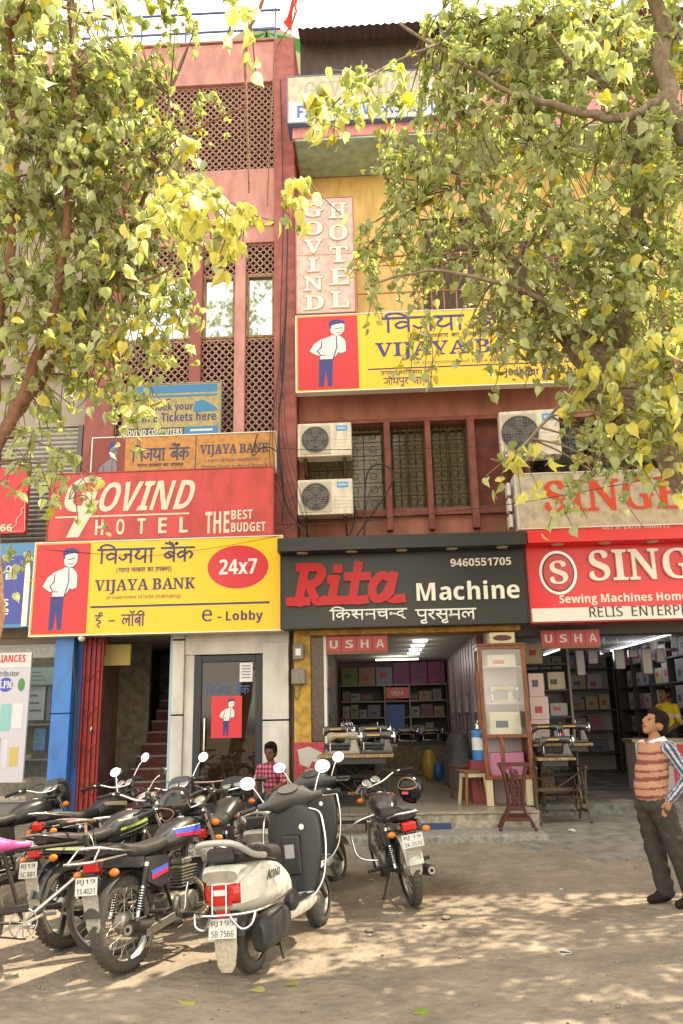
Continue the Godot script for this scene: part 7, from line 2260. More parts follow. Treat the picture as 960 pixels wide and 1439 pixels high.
	b.tube(curve([Vector3(-0.25, 0.5, -0.2), Vector3(-0.265, 0.44, 0.1), Vector3(-0.22, 0.43, 0.32), Vector3(-0.1, 0.43, 0.41), Vector3(0.1, 0.43, 0.41), Vector3(0.22, 0.43, 0.32), Vector3(0.265, 0.44, 0.1), Vector3(0.25, 0.46, -0.2)]), 0.0085, 8)
	for s in [-1, 1]:
		b.tube(curve([Vector3(s * 0.22, 0.43, 0.33), Vector3(s * 0.2, 0.36, 0.36), Vector3(s * 0.13, 0.34, 0.37), Vector3(s * 0.07, 0.42, 0.4)]), 0.0085, 8)
		b.tube([Vector3(s * 0.05, 0.43, 0.405), Vector3(s * 0.05, 0.6, 0.383)], 0.005, 6)
	obj("rear_guard", b, chrome, t)
	# front fork, mudguard
	b = MB.new()
	for s in [-1, 1]: b.tube([Vector3(s * 0.075, R, -wb), Vector3(s * 0.07, 0.45, -1.0)], 0.018, 8)
	b.tube([Vector3(0, 0.42, -1.02), Vector3(0, 0.96, -0.9)], 0.03, 10)
	obj("fork", b, plas, t)
	fender(t, Vector3(0, R, -wb), R + 0.05, 0.085, 0, 0, o.get("front_guard", paint), "front_mudguard", true)
	# handlebar cowl
	var S := Transform3D(Basis(Vector3(0, 0.97, 0.25).normalized(), deg_to_rad(o.get("steer", 0.0))), Vector3.ZERO)
	var pv := Vector3(0, 0.98, -0.88)
	S.origin = pv - S.basis * pv
	b = MB.new()
	b.T = S
	rg = []
	for q in [[-0.26, 1.0, 0.024, 0.024, -0.815], [-0.18, 1.0, 0.04, 0.05, -0.85], [-0.12, 1.01, 0.085, 0.095, -0.88], [0.0, 1.02, 0.09, 0.105, -0.89], [0.12, 1.01, 0.085, 0.095, -0.88], [0.18, 1.0, 0.04, 0.05, -0.85], [0.26, 1.0, 0.024, 0.024, -0.815]]:
		var ring := []
		for k in 18: ring.append(Vector3(q[0], q[1] + cos(TAU * k / 18) * q[2], q[4] + sin(TAU * k / 18) * q[3]))
		rg.append(ring)
	b.loft(rg)
	var cw := obj("handlebar_cowl", b, o.cowl, t)
	b = MB.new()
	b.T = S
	b.prism(oval(0, 0, 0.085, 0.05, 24), 0, 0.012, Transform3D(Basis(Vector3.RIGHT, -0.9), Vector3(0, 1.085, -0.825)))
	obj("speedometer", b, mt("gauge_dark", Color(0.06, 0.055, 0.05), 0.08), cw)
	b = MB.new()
	b.T = S
	b.box(Vector3(0, 1.0, -0.985), Vector3(0.16, 0.11, 0.05), 0.03)
	obj("headlamp", b, mt("lens_clear", Color(0.7, 0.7, 0.68), 0.05, 0.3), cw)
	for s in [-1, 1]:
		b = MB.new()
		b.T = S
		b.tube([Vector3(s * 0.28, 1.0, -0.81), Vector3(s * 0.4, 0.99, -0.76)], 0.018, 10)
		obj("grip", b, mt("grip_rubber", Color(0.015, 0.015, 0.015), 0.9), cw)
		b = MB.new()
		b.T = S
		b.tube([Vector3(s * 0.22, 0.985, -0.88), Vector3(s * 0.37, 0.97, -0.85)], 0.006, 6)
		obj("brake_lever", b, chrome, cw)
		mirror(cw, S * Vector3(s * 0.21, 1.03, -0.85), S * Vector3(s * 0.31, 1.2, -0.86), S.basis * Vector3(-s * 0.2, 0.32, 1.0), 0.062, 0.052)
	b = MB.new()
	b.tube([Vector3(0.06, 0.2, -0.3), Vector3(0.13, 0.02, -0.22)], 0.011, 6)
	b.tube([Vector3(-0.06, 0.2, -0.3), Vector3(-0.13, 0.02, -0.22)], 0.011, 6)
	b.tube([Vector3(-0.1, 0.1, -0.26), Vector3(0.1, 0.1, -0.26)], 0.009, 6)
	obj("centre_stand", b, plas, t)
	return t

# roadster bicycle: origin on the ground under the bottom bracket, forward -z
func bicycle(label: String, at: Vector3, heading: float, lean: float, fm: Material, sm: Material) -> Node3D:
	var t := thing("bicycle", label, "bicycle", at, "parked bicycles", false)
	t.transform = Transform3D(Basis(Vector3.UP, -deg_to_rad(heading)) * Basis(Vector3.BACK, deg_to_rad(lean)), at)
	var R := 0.33
	var chrome := mt("chrome_dull", Color(0.5, 0.48, 0.45), 0.3, 0.9, "own", 3.0)
	var bb := Vector3(0, 0.29, 0)
	var ra := Vector3(0, R, 0.45)
	var fa := Vector3(0, R, -0.62)
	var h0 := Vector3(0, 0.62, -0.45)
	var h1 := Vector3(0, 0.78, -0.41)
	var s1 := Vector3(0, 0.76, 0.16)
	var b: MB
	for c in [ra, fa]:
		var w := Node3D.new()
		w.name = "wheel"
		t.add_child(w, true)
		b = MB.new()
		b.ring(c, Vector3.RIGHT, R - 0.02, 0.02, 44, 9)
		obj("tyre", b, mt("tyre_dusty", Color(0.075, 0.066, 0.056), 0.95), w)
		b = MB.new()
		b.lathe([Vector2(R - 0.035, -0.014), Vector2(R - 0.05, -0.01), Vector2(R - 0.05, 0.01), Vector2(R - 0.035, 0.014)], c, Vector3.RIGHT, 40)
		obj("rim", b, chrome, w)
		b = MB.new()
		for k in 32:
			var a := TAU * k / 32
			var a2 := a + (1.2 if k % 4 < 2 else -1.2)
			b.cyl(c + Vector3((k % 2 * 2 - 1) * 0.028, cos(a2) * 0.022, sin(a2) * 0.022), c + Vector3(0, cos(a), sin(a)) * (R - 0.048), 0.0016, 4)
		obj("spokes", b, mt("spoke_steel", Color(0.45, 0.42, 0.38), 0.35, 0.9), w)
		b = MB.new()
		b.cyl(c - Vector3(0.05, 0, 0), c + Vector3(0.05, 0, 0), 0.022, 10)
		obj("hub", b, chrome, w)
		fender(t, c, R + 0.022, 0.03, -0.7, 1.6, fm, "mudguard", c == fa)
	b = MB.new()
	b.tube([s1, h1], 0.014, 9); b.tube([bb, s1], 0.015, 9); b.tube([h0 + Vector3(0, -0.04, -0.01), h1 + Vector3(0, 0.05, 0.01)], 0.019, 9)
	for s in [-1, 1]:
		b.tube([bb, ra + Vector3(s * 0.05, 0, 0)], 0.009, 7)
		b.tube([s1 - Vector3(0, 0.03, 0), ra + Vector3(s * 0.05, 0, 0)], 0.008, 7)
	obj("frame", b, fm, t)
	b = MB.new()
	b.tube([bb, h0], 0.016, 9)
	obj("down_tube", b, chrome, t)
	b = MB.new()
	for s in [-1, 1]: b.tube(curve([h0 + Vector3(s * 0.03, -0.04, -0.01), Vector3(s * 0.05, 0.5, -0.52), fa + Vector3(s * 0.05, 0, 0)]), 0.011, 7)
	b.tube([h0 + Vector3(-0.035, -0.04, -0.01), h0 + Vector3(0.035, -0.04, -0.01)], 0.016, 8)
	obj("fork", b, fm, t)
	b = MB.new()
	b.tube([h1 + Vector3(0, 0.03, 0), Vector3(0, 0.92, -0.4)], 0.013, 8)
	b.tube(curve([Vector3(-0.29, 0.93, -0.2), Vector3(-0.29, 0.94, -0.3), Vector3(-0.2, 0.93, -0.42), Vector3(0, 0.92, -0.44), Vector3(0.2, 0.93, -0.42), Vector3(0.29, 0.94, -0.3), Vector3(0.29, 0.93, -0.2)]), 0.012, 8)
	var hb := obj("handlebar", b, mt("rusty_chrome", Color(0.42, 0.3, 0.24), 0.35, 0.8, "own", 4.0), t)
	for s in [-1, 1]:
		b = MB.new()
		b.tube([Vector3(s * 0.29, 0.93, -0.28), Vector3(s * 0.29, 0.925, -0.17)], 0.017, 9)
		obj("grip", b, mt("grip_rubber", Color(0.015, 0.015, 0.015), 0.9), hb)
		b = MB.new()
		b.tube(curve([Vector3(s * 0.26, 0.9, -0.2), Vector3(s * 0.24, 0.91, -0.38), Vector3(s * 0.06, 0.8, -0.46), Vector3(s * 0.04, 0.62, -0.5)]), 0.004, 5)
		obj("brake_rod", b, chrome, hb)
	b = MB.new()
	var rg := []
	for q in [[-0.1, 0.8, 0.02, 0.02], [-0.02, 0.8, 0.04, 0.025], [0.06, 0.805, 0.08, 0.04], [0.13, 0.815, 0.1, 0.055], [0.18, 0.82, 0.085, 0.05], [0.2, 0.82, 0.05, 0.03]]: rg.append(sring(Vector3(0, q[1], q[0] + 0.08), q[2], q[3], 2.4, 18))
	b.loft(rg)
	obj("saddle", b, sm, t)
	b = MB.new()
	b.tube([s1, Vector3(0, 0.79, 0.17)], 0.012, 8)
	for s in [-1, 1]: b.ring(Vector3(s * 0.05, 0.765, 0.23), Vector3.UP, 0.022, 0.005, 12, 5)
	obj("seat_post", b, chrome, t)
	b = MB.new()
	b.ring(bb + Vector3(0.05, 0, 0), Vector3.RIGHT, 0.09, 0.006, 30, 5)
	for k in 10: b.cyl(bb + Vector3(0.05, 0, 0), bb + Vector3(0.05, cos(TAU * k / 10) * 0.09, sin(TAU * k / 10) * 0.09), 0.005, 5)
	obj("chain_ring", b, chrome, t)
	b = MB.new()
	var cc := []
	for k in 9: cc.append(bb + Vector3(0.075, cos(-0.3 - k * 0.33) * 0.1, -sin(-0.3 - k * 0.33) * 0.1 - 0.0))
	b.bar(bb + Vector3(0.055, 0.1, -0.03), ra + Vector3(0.055, 0.045, 0.0), 0.02, 0.05, 0.008)
	b.bar(bb + Vector3(0.055, -0.1, -0.02), ra + Vector3(0.055, -0.045, 0.0), 0.008, 0.012)
	obj("chain_guard", b, fm, t)
	for s in [-1, 1]:
		b = MB.new()
		var e := bb + Vector3(s * 0.085, s * 0.06, -s * 0.155)
		b.bar(bb + Vector3(s * 0.08, 0, 0), e, 0.014, 0.022, 0.004)
		b.cyl(bb - Vector3(0, 0, 0), bb + Vector3(s * 0.09, 0, 0), 0.014, 8)
		var cr := obj("crank", b, chrome, t)
		b = MB.new()
		b.box(e + Vector3(s * 0.065, 0, 0), Vector3(0.1, 0.026, 0.08), 0.006)
		obj("pedal", b, mt("pedal_grey", Color(0.14, 0.13, 0.12), 0.6, 0.4), cr)
	b = MB.new()
	b.tube(curve([Vector3(-0.07, 0.7, 0.3), Vector3(-0.07, 0.69, 0.62), Vector3(0.07, 0.69, 0.62), Vector3(0.07, 0.7, 0.3)], 6), 0.006, 6)
	for s in [-1, 1]: b.tube([Vector3(s * 0.07, 0.69, 0.58), ra + Vector3(s * 0.06, 0, 0)], 0.006, 6)
	b.tube([Vector3(0, 0.69, 0.3), Vector3(0, 0.69, 0.63)], 0.005, 6)
	obj("carrier", b, fm, t)
	return t

func vehicles() -> void:
	var chrome := mt("chrome", Color(0.75, 0.75, 0.75), 0.15, 1.0)
	var black := mt("paint_black", Color(0.012, 0.012, 0.013), 0.18, 0.0, "own", 1.5)
	black.clearcoat_enabled = true; black.clearcoat = 0.6
	var dusty := mt("paint_dusty", Color(0.017, 0.016, 0.015), 0.35, 0.0, "own", 1.5)
	var blue := mt("stripe_blue", Color(0.05, 0.08, 0.4), 0.25)
	var red := mt("stripe_red", Color(0.45, 0.02, 0.06), 0.25)
	var whi := mt("stripe_white", Color(0.55, 0.55, 0.55), 0.3)
	var grn := mt("stripe_green", Color(0.24, 0.33, 0.05), 0.3)
	var slv := mt("stripe_silver", Color(0.35, 0.36, 0.34), 0.35, 0.4)
	var guard := mt("flap_white", Color(0.45, 0.44, 0.4), 0.35, 0.3, "own", 3.0)
	# nearest: black commuter with blue and red bands
	motorcycle("black motorcycle with blue and red tank bands and spoked wheels, nearest the camera", Vector3(-1.78, 0, -5.9), 23, 7, {"paint": black, "stripes": [[blue, 0.84, 0.85, 0.045], [red, 0.805, 0.83, 0.033], [whi, 0.888, 0.885, 0.008]], "side_stripes": [[blue, 0.63, 0.03], [red, 0.6, 0.03]], "carrier": true, "guard": true, "plate": ["RJ19", "1S 4021"], "flap": guard, "mirrors": 0, "steer": 20})
	motorcycle("black motorcycle with lime green bands behind the bicycle", Vector3(-2.42, 0, -6.5), 27, 7, {"paint": black, "wheel": "alloy", "stripes": [[grn, 0.85, 0.8, 0.03], [slv, 0.9, 0.88, 0.02], [slv, 0.82, 0.76, 0.012]], "tail_stripe": mt("stripe_palegreen", Color(0.3, 0.36, 0.2), 0.3), "plate": ["RJ19", "SC 881"], "flap": guard, "fender": black, "mirror_h": 0.042, "steer": -12, "rail": black})
	motorcycle("dusty black motorcycle at the far left edge with an amber indicator", Vector3(-3.75, 0, -7.6), 30, 6, {"paint": dusty, "wheel": "alloy", "plate": ["RJ19", "12"], "mirrors": 0, "cowl": true, "steer": 15})
	motorcycle("black motorcycle with a dark scratched tank in front of the red gate", Vector3(-3.05, 0, -8.0), 24, 6, {"paint": dusty, "stripes": [[mt("stripe_tan", Color(0.35, 0.28, 0.18), 0.4), 0.82, 0.86, 0.05]], "plate": ["RJ19", "3310"], "mirrors": 2, "steer": 10})
	motorcycle("black motorcycle with a red flash on its tank before the stairs", Vector3(-2.3, 0, -7.6), 20, 6, {"paint": black, "wheel": "alloy", "stripes": [[red, 0.86, 0.84, 0.02]], "mirrors": 2, "plate": ["RJ19", "7K 55"], "cowl": true, "steer": 14})
	motorcycle("black motorcycle with red tail light and white plate left of the white scooter", Vector3(-1.48, 0, -7.4), 5, 6, {"paint": dusty, "wheel": "alloy", "plate": ["UP78", "BC 4806"], "steer": 10, "mirrors": 0, "chrome_gauge": false, "cowl": true, "stripes": [[red, 0.8, 0.78, 0.03]]})
	motorcycle("black motorcycle parked alone before the open shop, a helmet on its handlebar", Vector3(0.23, 0, -7.75), -13, 8, {"paint": black, "plate": ["RJ 19", "SK 3510"], "flap": guard, "fender": guard, "guard": true, "mirrors": 0, "steer": 22, "carrier": false})
	scooter("white scooter with a black inner leg shield, in front of the others", Vector3(-0.92, 0, -5.9), 17, 6, {"paint": mt("scooter_white", Color(0.6, 0.57, 0.5), 0.25, 0, "own", 1.2), "apron": mt("apron_black", Color(0.02, 0.02, 0.022), 0.2), "cowl": mt("cowl_grey", Color(0.055, 0.055, 0.055), 0.4, 0, "own", 2.0), "plate": ["RJ19S", "SB 7566"], "steer": 24})
	scooter("dark grey scooter parked just behind the white scooter", Vector3(-0.93, 0, -7.6), 20, 6, {"paint": mt("scooter_grey", Color(0.5, 0.48, 0.44), 0.25, 0, "own", 1.2), "apron": mt("apron_charcoal", Color(0.035, 0.035, 0.037), 0.25), "cowl": mt("cowl_grey", Color(0.055, 0.055, 0.055), 0.4), "plate": ["RJ19", "4471"], "steer": 14})
	bicycle("old bicycle with a pink saddle cover at the left edge", Vector3(-2.55, 0, -5.98), 60, 5, mt("cycle_black", Color(0.03, 0.022, 0.018), 0.5, 0.2, "own", 3.0), mt("saddle_pink", Color(0.55, 0.09, 0.3), 0.5))
	bicycle("black roadster bicycle standing in front of the lobby door", Vector3(-1.95, 0.05, -8.75), 20, 5, mt("cycle_black", Color(0.03, 0.022, 0.018), 0.5, 0.2, "own", 3.0), mt("saddle_brown", Color(0.07, 0.05, 0.04), 0.6))
	helmet("dark helmet with red decals hung on the nearest motorcycle's handlebar", Vector3(-1.696, 0.972, -6.75), Basis(Vector3.UP, 2.4) * Basis(Vector3.RIGHT, -0.5), mt("helmet_black", Color(0.014, 0.012, 0.012), 0.12))
	helmet("black helmet hanging from the lone motorcycle's handlebar", Vector3(0.259, 0.926, -8.45), Basis(Vector3.UP, 2.7) * Basis(Vector3.RIGHT, 0.4), mt("helmet_navy", Color(0.008, 0.009, 0.014), 0.12))
# smooth union of tapered bones and ellipsoids, meshed as surface nets into b; bones: [a, b, ra, rb, tag] or [centre, radii, tag]
func sdf(b: MB, parts: Array, cell: float, k: float, colf: Callable, fold := 0.0) -> void:
	var lo := Vector3.ONE * 1e9
	var hi := -lo
	for q in parts:
		if q.size() == 5:
			var r: float = maxf(q[2], q[3]) + k
			for p in [q[0], q[1]]:
				lo = lo.min(p - Vector3.ONE * r); hi = hi.max(p + Vector3.ONE * r)
		else:
			lo = lo.min(q[0] - q[1] - Vector3.ONE * k); hi = hi.max(q[0] + q[1] + Vector3.ONE * k)
	lo -= Vector3.ONE * cell * 2; hi += Vector3.ONE * cell * 2
	var n := Vector3i((hi - lo) / cell) + Vector3i.ONE
	var sx := 1
	var sy := n.x
	var sz := n.x * n.y
	var f := PackedFloat32Array()
	f.resize(sz * n.z); f.fill(1.0)
	var best := PackedFloat32Array()
	best.resize(sz * n.z); best.fill(1e6)
	var tg := PackedByteArray()
	tg.resize(sz * n.z)
	for q in parts:
		var cap: bool = q.size() == 5
		var A: Vector3 = q[0]
		var rad := Vector3.ZERO
		var blo: Vector3
		var bhi: Vector3
		if cap:
			var r: float = maxf(q[2], q[3]) + k + cell * 2
			blo = A.min(q[1]) - Vector3.ONE * r; bhi = A.max(q[1]) + Vector3.ONE * r
		else:
			rad = q[1]
			blo = A - rad - Vector3.ONE * (k + cell * 2); bhi = A + rad + Vector3.ONE * (k + cell * 2)
		var i0 := Vector3i(((blo - lo) / cell).floor()).max(Vector3i.ZERO)
		var i1 := Vector3i(((bhi - lo) / cell).ceil()).min(n - Vector3i.ONE)
		var ab: Vector3 = (q[1] - A) if cap else Vector3.ZERO
		var l2 := maxf(ab.length_squared(), 1e-9)
		var mr := minf(rad.x, minf(rad.y, rad.z))
		var tag_: int = q[4] if cap else q[2]
		for z in range(i0.z, i1.z + 1):
			for y in range(i0.y, i1.y + 1):
				var row := z * sz + y * sy
				for x in range(i0.x, i1.x + 1):
					var p := lo + Vector3(x, y, z) * cell - A
					var d: float
					if cap:
						var t := clampf(p.dot(ab) / l2, 0.0, 1.0)
						d = (p - ab * t).length() - lerpf(q[2], q[3], t)
						if fold > 0.0 and tag_ < 5: d += fold * sin(p.y * 52.0 + p.x * 40.0 + 4.0 * sin(p.z * 23.0)) * sin(p.z * 30.0 - p.x * 17.0 + p.y * 9.0)
					else:
						d = ((p / rad).length() - 1.0) * mr
					var i := row + x
					var a := f[i]
					var h := maxf(k - absf(a - d), 0.0) / k
					f[i] = minf(a, d) - h * h * k * 0.25
					if d < best[i]:
						best[i] = d; tg[i] = tag_
	var vid := {}
	var off := [0, 1, sy, sy + 1, sz, sz + 1, sz + sy, sz + sy + 1]
	for z in n.z - 1:
		for y in n.y - 1:
			for x in n.x - 1:
				var i := z * sz + y * sy + x
				var m := 0
				for c in 8:
					if f[i + off[c]] < 0.0: m += 1
				if m == 0 or m == 8: continue
				var s := Vector3.ZERO
				var cnt := 0
				for e in [[0, 1], [2, 3], [4, 5], [6, 7], [0, 2], [1, 3], [4, 6], [5, 7], [0, 4], [1, 5], [2, 6], [3, 7]]:
					var fa := f[i + off[e[0]]]
					var fb := f[i + off[e[1]]]
					if (fa < 0.0) != (fb < 0.0):
						var t := fa / (fa - fb)
						var pa := Vector3(e[0] & 1, (e[0] >> 1) & 1, e[0] >> 2)
						var pb := Vector3(e[1] & 1, (e[1] >> 1) & 1, e[1] >> 2)
						s += pa.lerp(pb, t); cnt += 1
				var p := lo + (Vector3(x, y, z) + s / cnt) * cell
				var g := Vector3(f[i + 1] + f[i + 1 + sy] + f[i + 1 + sz] + f[i + off[7]] - f[i] - f[i + sy] - f[i + sz] - f[i + sy + sz], f[i + sy] + f[i + sy + 1] + f[i + sy + sz] + f[i + off[7]] - f[i] - f[i + 1] - f[i + sz] - f[i + sz + 1], f[i + sz] + f[i + sz + 1] + f[i + sz + sy] + f[i + off[7]] - f[i] - f[i + 1] - f[i + sy] - f[i + sy + 1])
				b.col = colf.call(tg[i], p)
				vid[i] = b.vert(p, g.normalized())
	for i in vid:
		var v: int = vid[i]
		for e in [[1, sy, sz], [sy, sz, 1], [sz, 1, sy]]:
			if (f[i] < 0.0) == (f[i + e[0]] < 0.0): continue
			if vid.has(i - e[1]) and vid.has(i - e[2]) and vid.has(i - e[1] - e[2]):
				b.quad(v, vid[i - e[1]], vid[i - e[1] - e[2]], vid[i - e[2]])

func skin_mat() -> StandardMaterial3D:
	var m := mt("person_surface", Color(1, 1, 1), 0.8)
	m.vertex_color_use_as_albedo = true; m.metallic_specular = 0.2
	return m

# a head on a transform; tags 20 skin, 21 hair, 22 dark
func head_parts(T: Transform3D) -> Array:
	var o := []
	for q in [[0, 0.03, 0.012, 0.072, 0.095, 0.09, 20], [0, -0.035, -0.03, 0.056, 0.065, 0.06, 20], [0, -0.085, -0.05, 0.03, 0.025, 0.03, 20],
			[0, -0.012, -0.1, 0.013, 0.02, 0.018, 20], [0, 0.012, -0.088, 0.01, 0.026, 0.014, 20], [0, 0.03, -0.078, 0.05, 0.012, 0.014, 20],
			[0.075, -0.005, 0.01, 0.012, 0.03, 0.02, 20], [-0.075, -0.005, 0.01, 0.012, 0.03, 0.02, 20], [0, -0.055, -0.092, 0.022, 0.006, 0.008, 23],
			[0, 0.07, 0.03, 0.086, 0.088, 0.1, 21], [0, 0.01, 0.06, 0.082, 0.1, 0.068, 21], [0, 0.112, -0.045, 0.064, 0.034, 0.055, 21], [0.074, 0.045, 0.0, 0.014, 0.04, 0.035, 21], [-0.074, 0.045, 0.0, 0.014, 0.04, 0.035, 21]]:
		var c := T * Vector3(q[0], q[1], q[2])
		var ax := [T.basis.x * q[3], T.basis.y * q[4], T.basis.z * q[5]]
		o.append([c, Vector3(sqrt(ax[0].x * ax[0].x + ax[1].x * ax[1].x + ax[2].x * ax[2].x), sqrt(ax[0].y * ax[0].y + ax[1].y * ax[1].y + ax[2].y * ax[2].y), sqrt(ax[0].z * ax[0].z + ax[1].z * ax[1].z + ax[2].z * ax[2].z)), q[6]])
	return o

func face_bits(t: Node, T: Transform3D) -> void:
	for s in [-1, 1]:
		var b := MB.new()
		b.T = T
		b.ball(Vector3(s * 0.029, 0.012, -0.078), Vector3(0.011, 0.007, 0.007), 10, 6)
		obj("eye", b, mt("eye_dark", Color(0.03, 0.02, 0.016), 0.2), t)
		b = MB.new()
		b.T = T
		b.ball(Vector3(s * 0.031, 0.034, -0.08), Vector3(0.019, 0.004, 0.008), 10, 5)
		obj("eyebrow", b, mt("hair_black", Color(0.014, 0.012, 0.011), 0.6), t)

func hand_parts(w: Vector3, dir: Vector3, side: Vector3, tag_: int, curl := 0.5) -> Array:
	# palm, four fingers of unequal length with two bends, thumb off the side
	var o := [[w, w + dir * 0.075, 0.026, 0.03, tag_]]
	var nrm := dir.cross(side).normalized()
	for k in 4:
		var r0: Vector3 = w + dir * 0.08 + side * (-0.027 + 0.018 * k)
		var L: float = [0.06, 0.07, 0.066, 0.05][k]
		var d1 := (dir + nrm * curl * 0.5).normalized()
		var d2 := (dir + nrm * curl * 1.6).normalized()
		o.append([r0, r0 + d1 * L * 0.55, 0.0095, 0.0088, tag_]); o.append([r0 + d1 * L * 0.55, r0 + d1 * L * 0.55 + d2 * L * 0.55, 0.0088, 0.0075, tag_])
	var th := w + dir * 0.03 - side * 0.03
	var td := (dir * 0.7 - side * 0.6 + nrm * 0.3).normalized()
	o.append([th, th + td * 0.035, 0.0115, 0.01, tag_]); o.append([th + td * 0.035, th + td * 0.035 + (td + dir).normalized() * 0.026, 0.01, 0.0085, tag_])
	return o

func people() -> void:
	var skin := Color(0.3, 0.155, 0.09)
	# --- man in a striped vest, looking up
	var t := thing("person", "man in peach striped vest and grey trousers looking up, hand in pocket", "person", Vector3(2.47, 0.0, -7.66), "", false)
	t.rotation.y = deg_to_rad(106)
	t.scale = Vector3.ONE * 0.985
	var B := [
		[Vector3(0.1, 0.82, -0.1), Vector3(0.1, 0.45, -0.06), 0.105, 0.085, 1], [Vector3(0.1, 0.45, -0.06), Vector3(0.1, 0.1, 0.0), 0.085, 0.075, 1],
		[Vector3(-0.1, 0.82, -0.08), Vector3(-0.12, 0.45, 0.02), 0.108, 0.085, 1], [Vector3(-0.12, 0.45, 0.02), Vector3(-0.13, 0.1, 0.1), 0.085, 0.075, 1],
		[Vector3(0, 0.85, -0.08), Vector3(0.1, 0.1, 0.135), 1], [Vector3(-0.02, 0.8, -0.03), Vector3(0.14, 0.09, 0.11), 1],
		[Vector3(0, 1.0, -0.1), Vector3(0.165, 0.12, 0.14), 2], [Vector3(0, 1.12, -0.075), Vector3(0.175, 0.14, 0.135), 2], [Vector3(0, 1.25, -0.04), Vector3(0.18, 0.13, 0.122), 2], [Vector3(0, 1.33, -0.01), Vector3(0.18, 0.065, 0.1), 2],
		[Vector3(0, 0.92, -0.09), Vector3(0.155, 0.05, 0.138), 2],
		[Vector3(-0.185, 1.325, 0.0), Vector3(-0.245, 1.08, 0.12), 0.066, 0.054, 3], [Vector3(-0.245, 1.08, 0.12), Vector3(-0.205, 0.9, -0.05), 0.054, 0.04, 4],
		[Vector3(0.185, 1.325, 0.0), Vector3(0.25, 1.09, 0.06), 0.068, 0.056, 3], [Vector3(0.25, 1.09, 0.06), Vector3(0.2, 0.88, -0.06), 0.056, 0.042, 4],
		[Vector3(0, 1.36, 0.0), Vector3(0, 1.45, -0.005), 0.058, 0.052, 20],
		[Vector3(0.1, 0.06, -0.01), Vector3(0.1, 0.035, -0.16), 0.05, 0.034, 5], [Vector3(-0.13, 0.06, 0.1), Vector3(-0.14, 0.035, -0.05), 0.05, 0.034, 5],
	]
	var colf := func(tg: int, p: Vector3) -> Color:
		match tg:
			1: return Color(0.05, 0.045, 0.04)
			2:
				var y := p.y - 0.12 * p.z
				for s in [[1.3, 0.012], [1.225, 0.018], [1.15, 0.008], [1.085, 0.018], [1.005, 0.008], [0.935, 0.012]]:
					if absf(y - s[0]) < s[1]: return Color(0.17, 0.06, 0.055)
				return Color(0.4, 0.215, 0.14) * (0.93 + 0.09 * sin(p.x * 210.0) * sin(p.y * 190.0))
			3, 4:
				var a := Vector3(-0.185, 1.325, 0) if tg == 3 else Vector3(-0.245, 1.08, 0.12)
				var d := Vector3(-0.06, -0.245, 0.12) if tg == 3 else Vector3(0.04, -0.18, -0.17)
				d = d.normalized()
				var q := p - a
				q -= d * q.dot(d)
				var w := sin(atan2(q.z, q.x) * 9.0)
				return Color(0.42, 0.42, 0.44) if w > 0.35 else Color(0.06, 0.075, 0.15)
			5: return Color(0.02, 0.018, 0.017)
			20: return skin
			21: return Color(0.012, 0.011, 0.011)
			23: return Color(0.22, 0.08, 0.06)
		return skin
	var b := MB.new()
	sdf(b, B, 0.011, 0.035, colf, 0.009)
	var H := Transform3D(Basis(Vector3.UP, 0.0) * Basis(Vector3.RIGHT, 0.5), Vector3(0, 1.53, 0.0))
	sdf(b, head_parts(H), 0.006, 0.018, colf)
	# the hand goes into the pocket: wrist, back of the hand and thumb show
	sdf(b, hand_parts(Vector3(-0.203, 0.895, -0.055), Vector3(0.16, -0.86, -0.45).normalized(), Vector3(0, -0.1, 1).normalized(), 20, 0.3), 0.005, 0.008, colf)
	sdf(b, hand_parts(Vector3(0.198, 0.88, -0.065), Vector3(-0.1, -0.98, -0.12).normalized(), Vector3(0, -0.1, 1).normalized(), 20, 0.3), 0.005, 0.008, colf)
	var body := obj("body", b, skin_mat(), t)
	face_bits(t, H)
	var col := MB.new()
	for s in [-1, 1]:
		col.loft([[Vector3(s * 0.01, 1.375, -0.11), Vector3(s * 0.06, 1.4, -0.075), Vector3(s * 0.075, 1.42, 0.0), Vector3(s * 0.05, 1.43, 0.06), Vector3(s * 0.0, 1.435, 0.075)], [Vector3(s * 0.035, 1.33, -0.125), Vector3(s * 0.095, 1.36, -0.08), Vector3(s * 0.105, 1.38, 0.005), Vector3(s * 0.07, 1.39, 0.08), Vector3(s * 0.0, 1.395, 0.098)]], false)
	obj("shirt_collar", col, mt("collar_white", Color(0.6, 0.6, 0.62), 0.8), t)
	# --- seated youth behind the scooters
	t = thing("person", "seated youth in a checked maroon shirt behind the scooters", "person", Vector3(-1.441, 0.2145, -10.6), "", false)
	t.rotation.y = deg_to_rad(165)
	t.scale = Vector3.ONE * 0.9
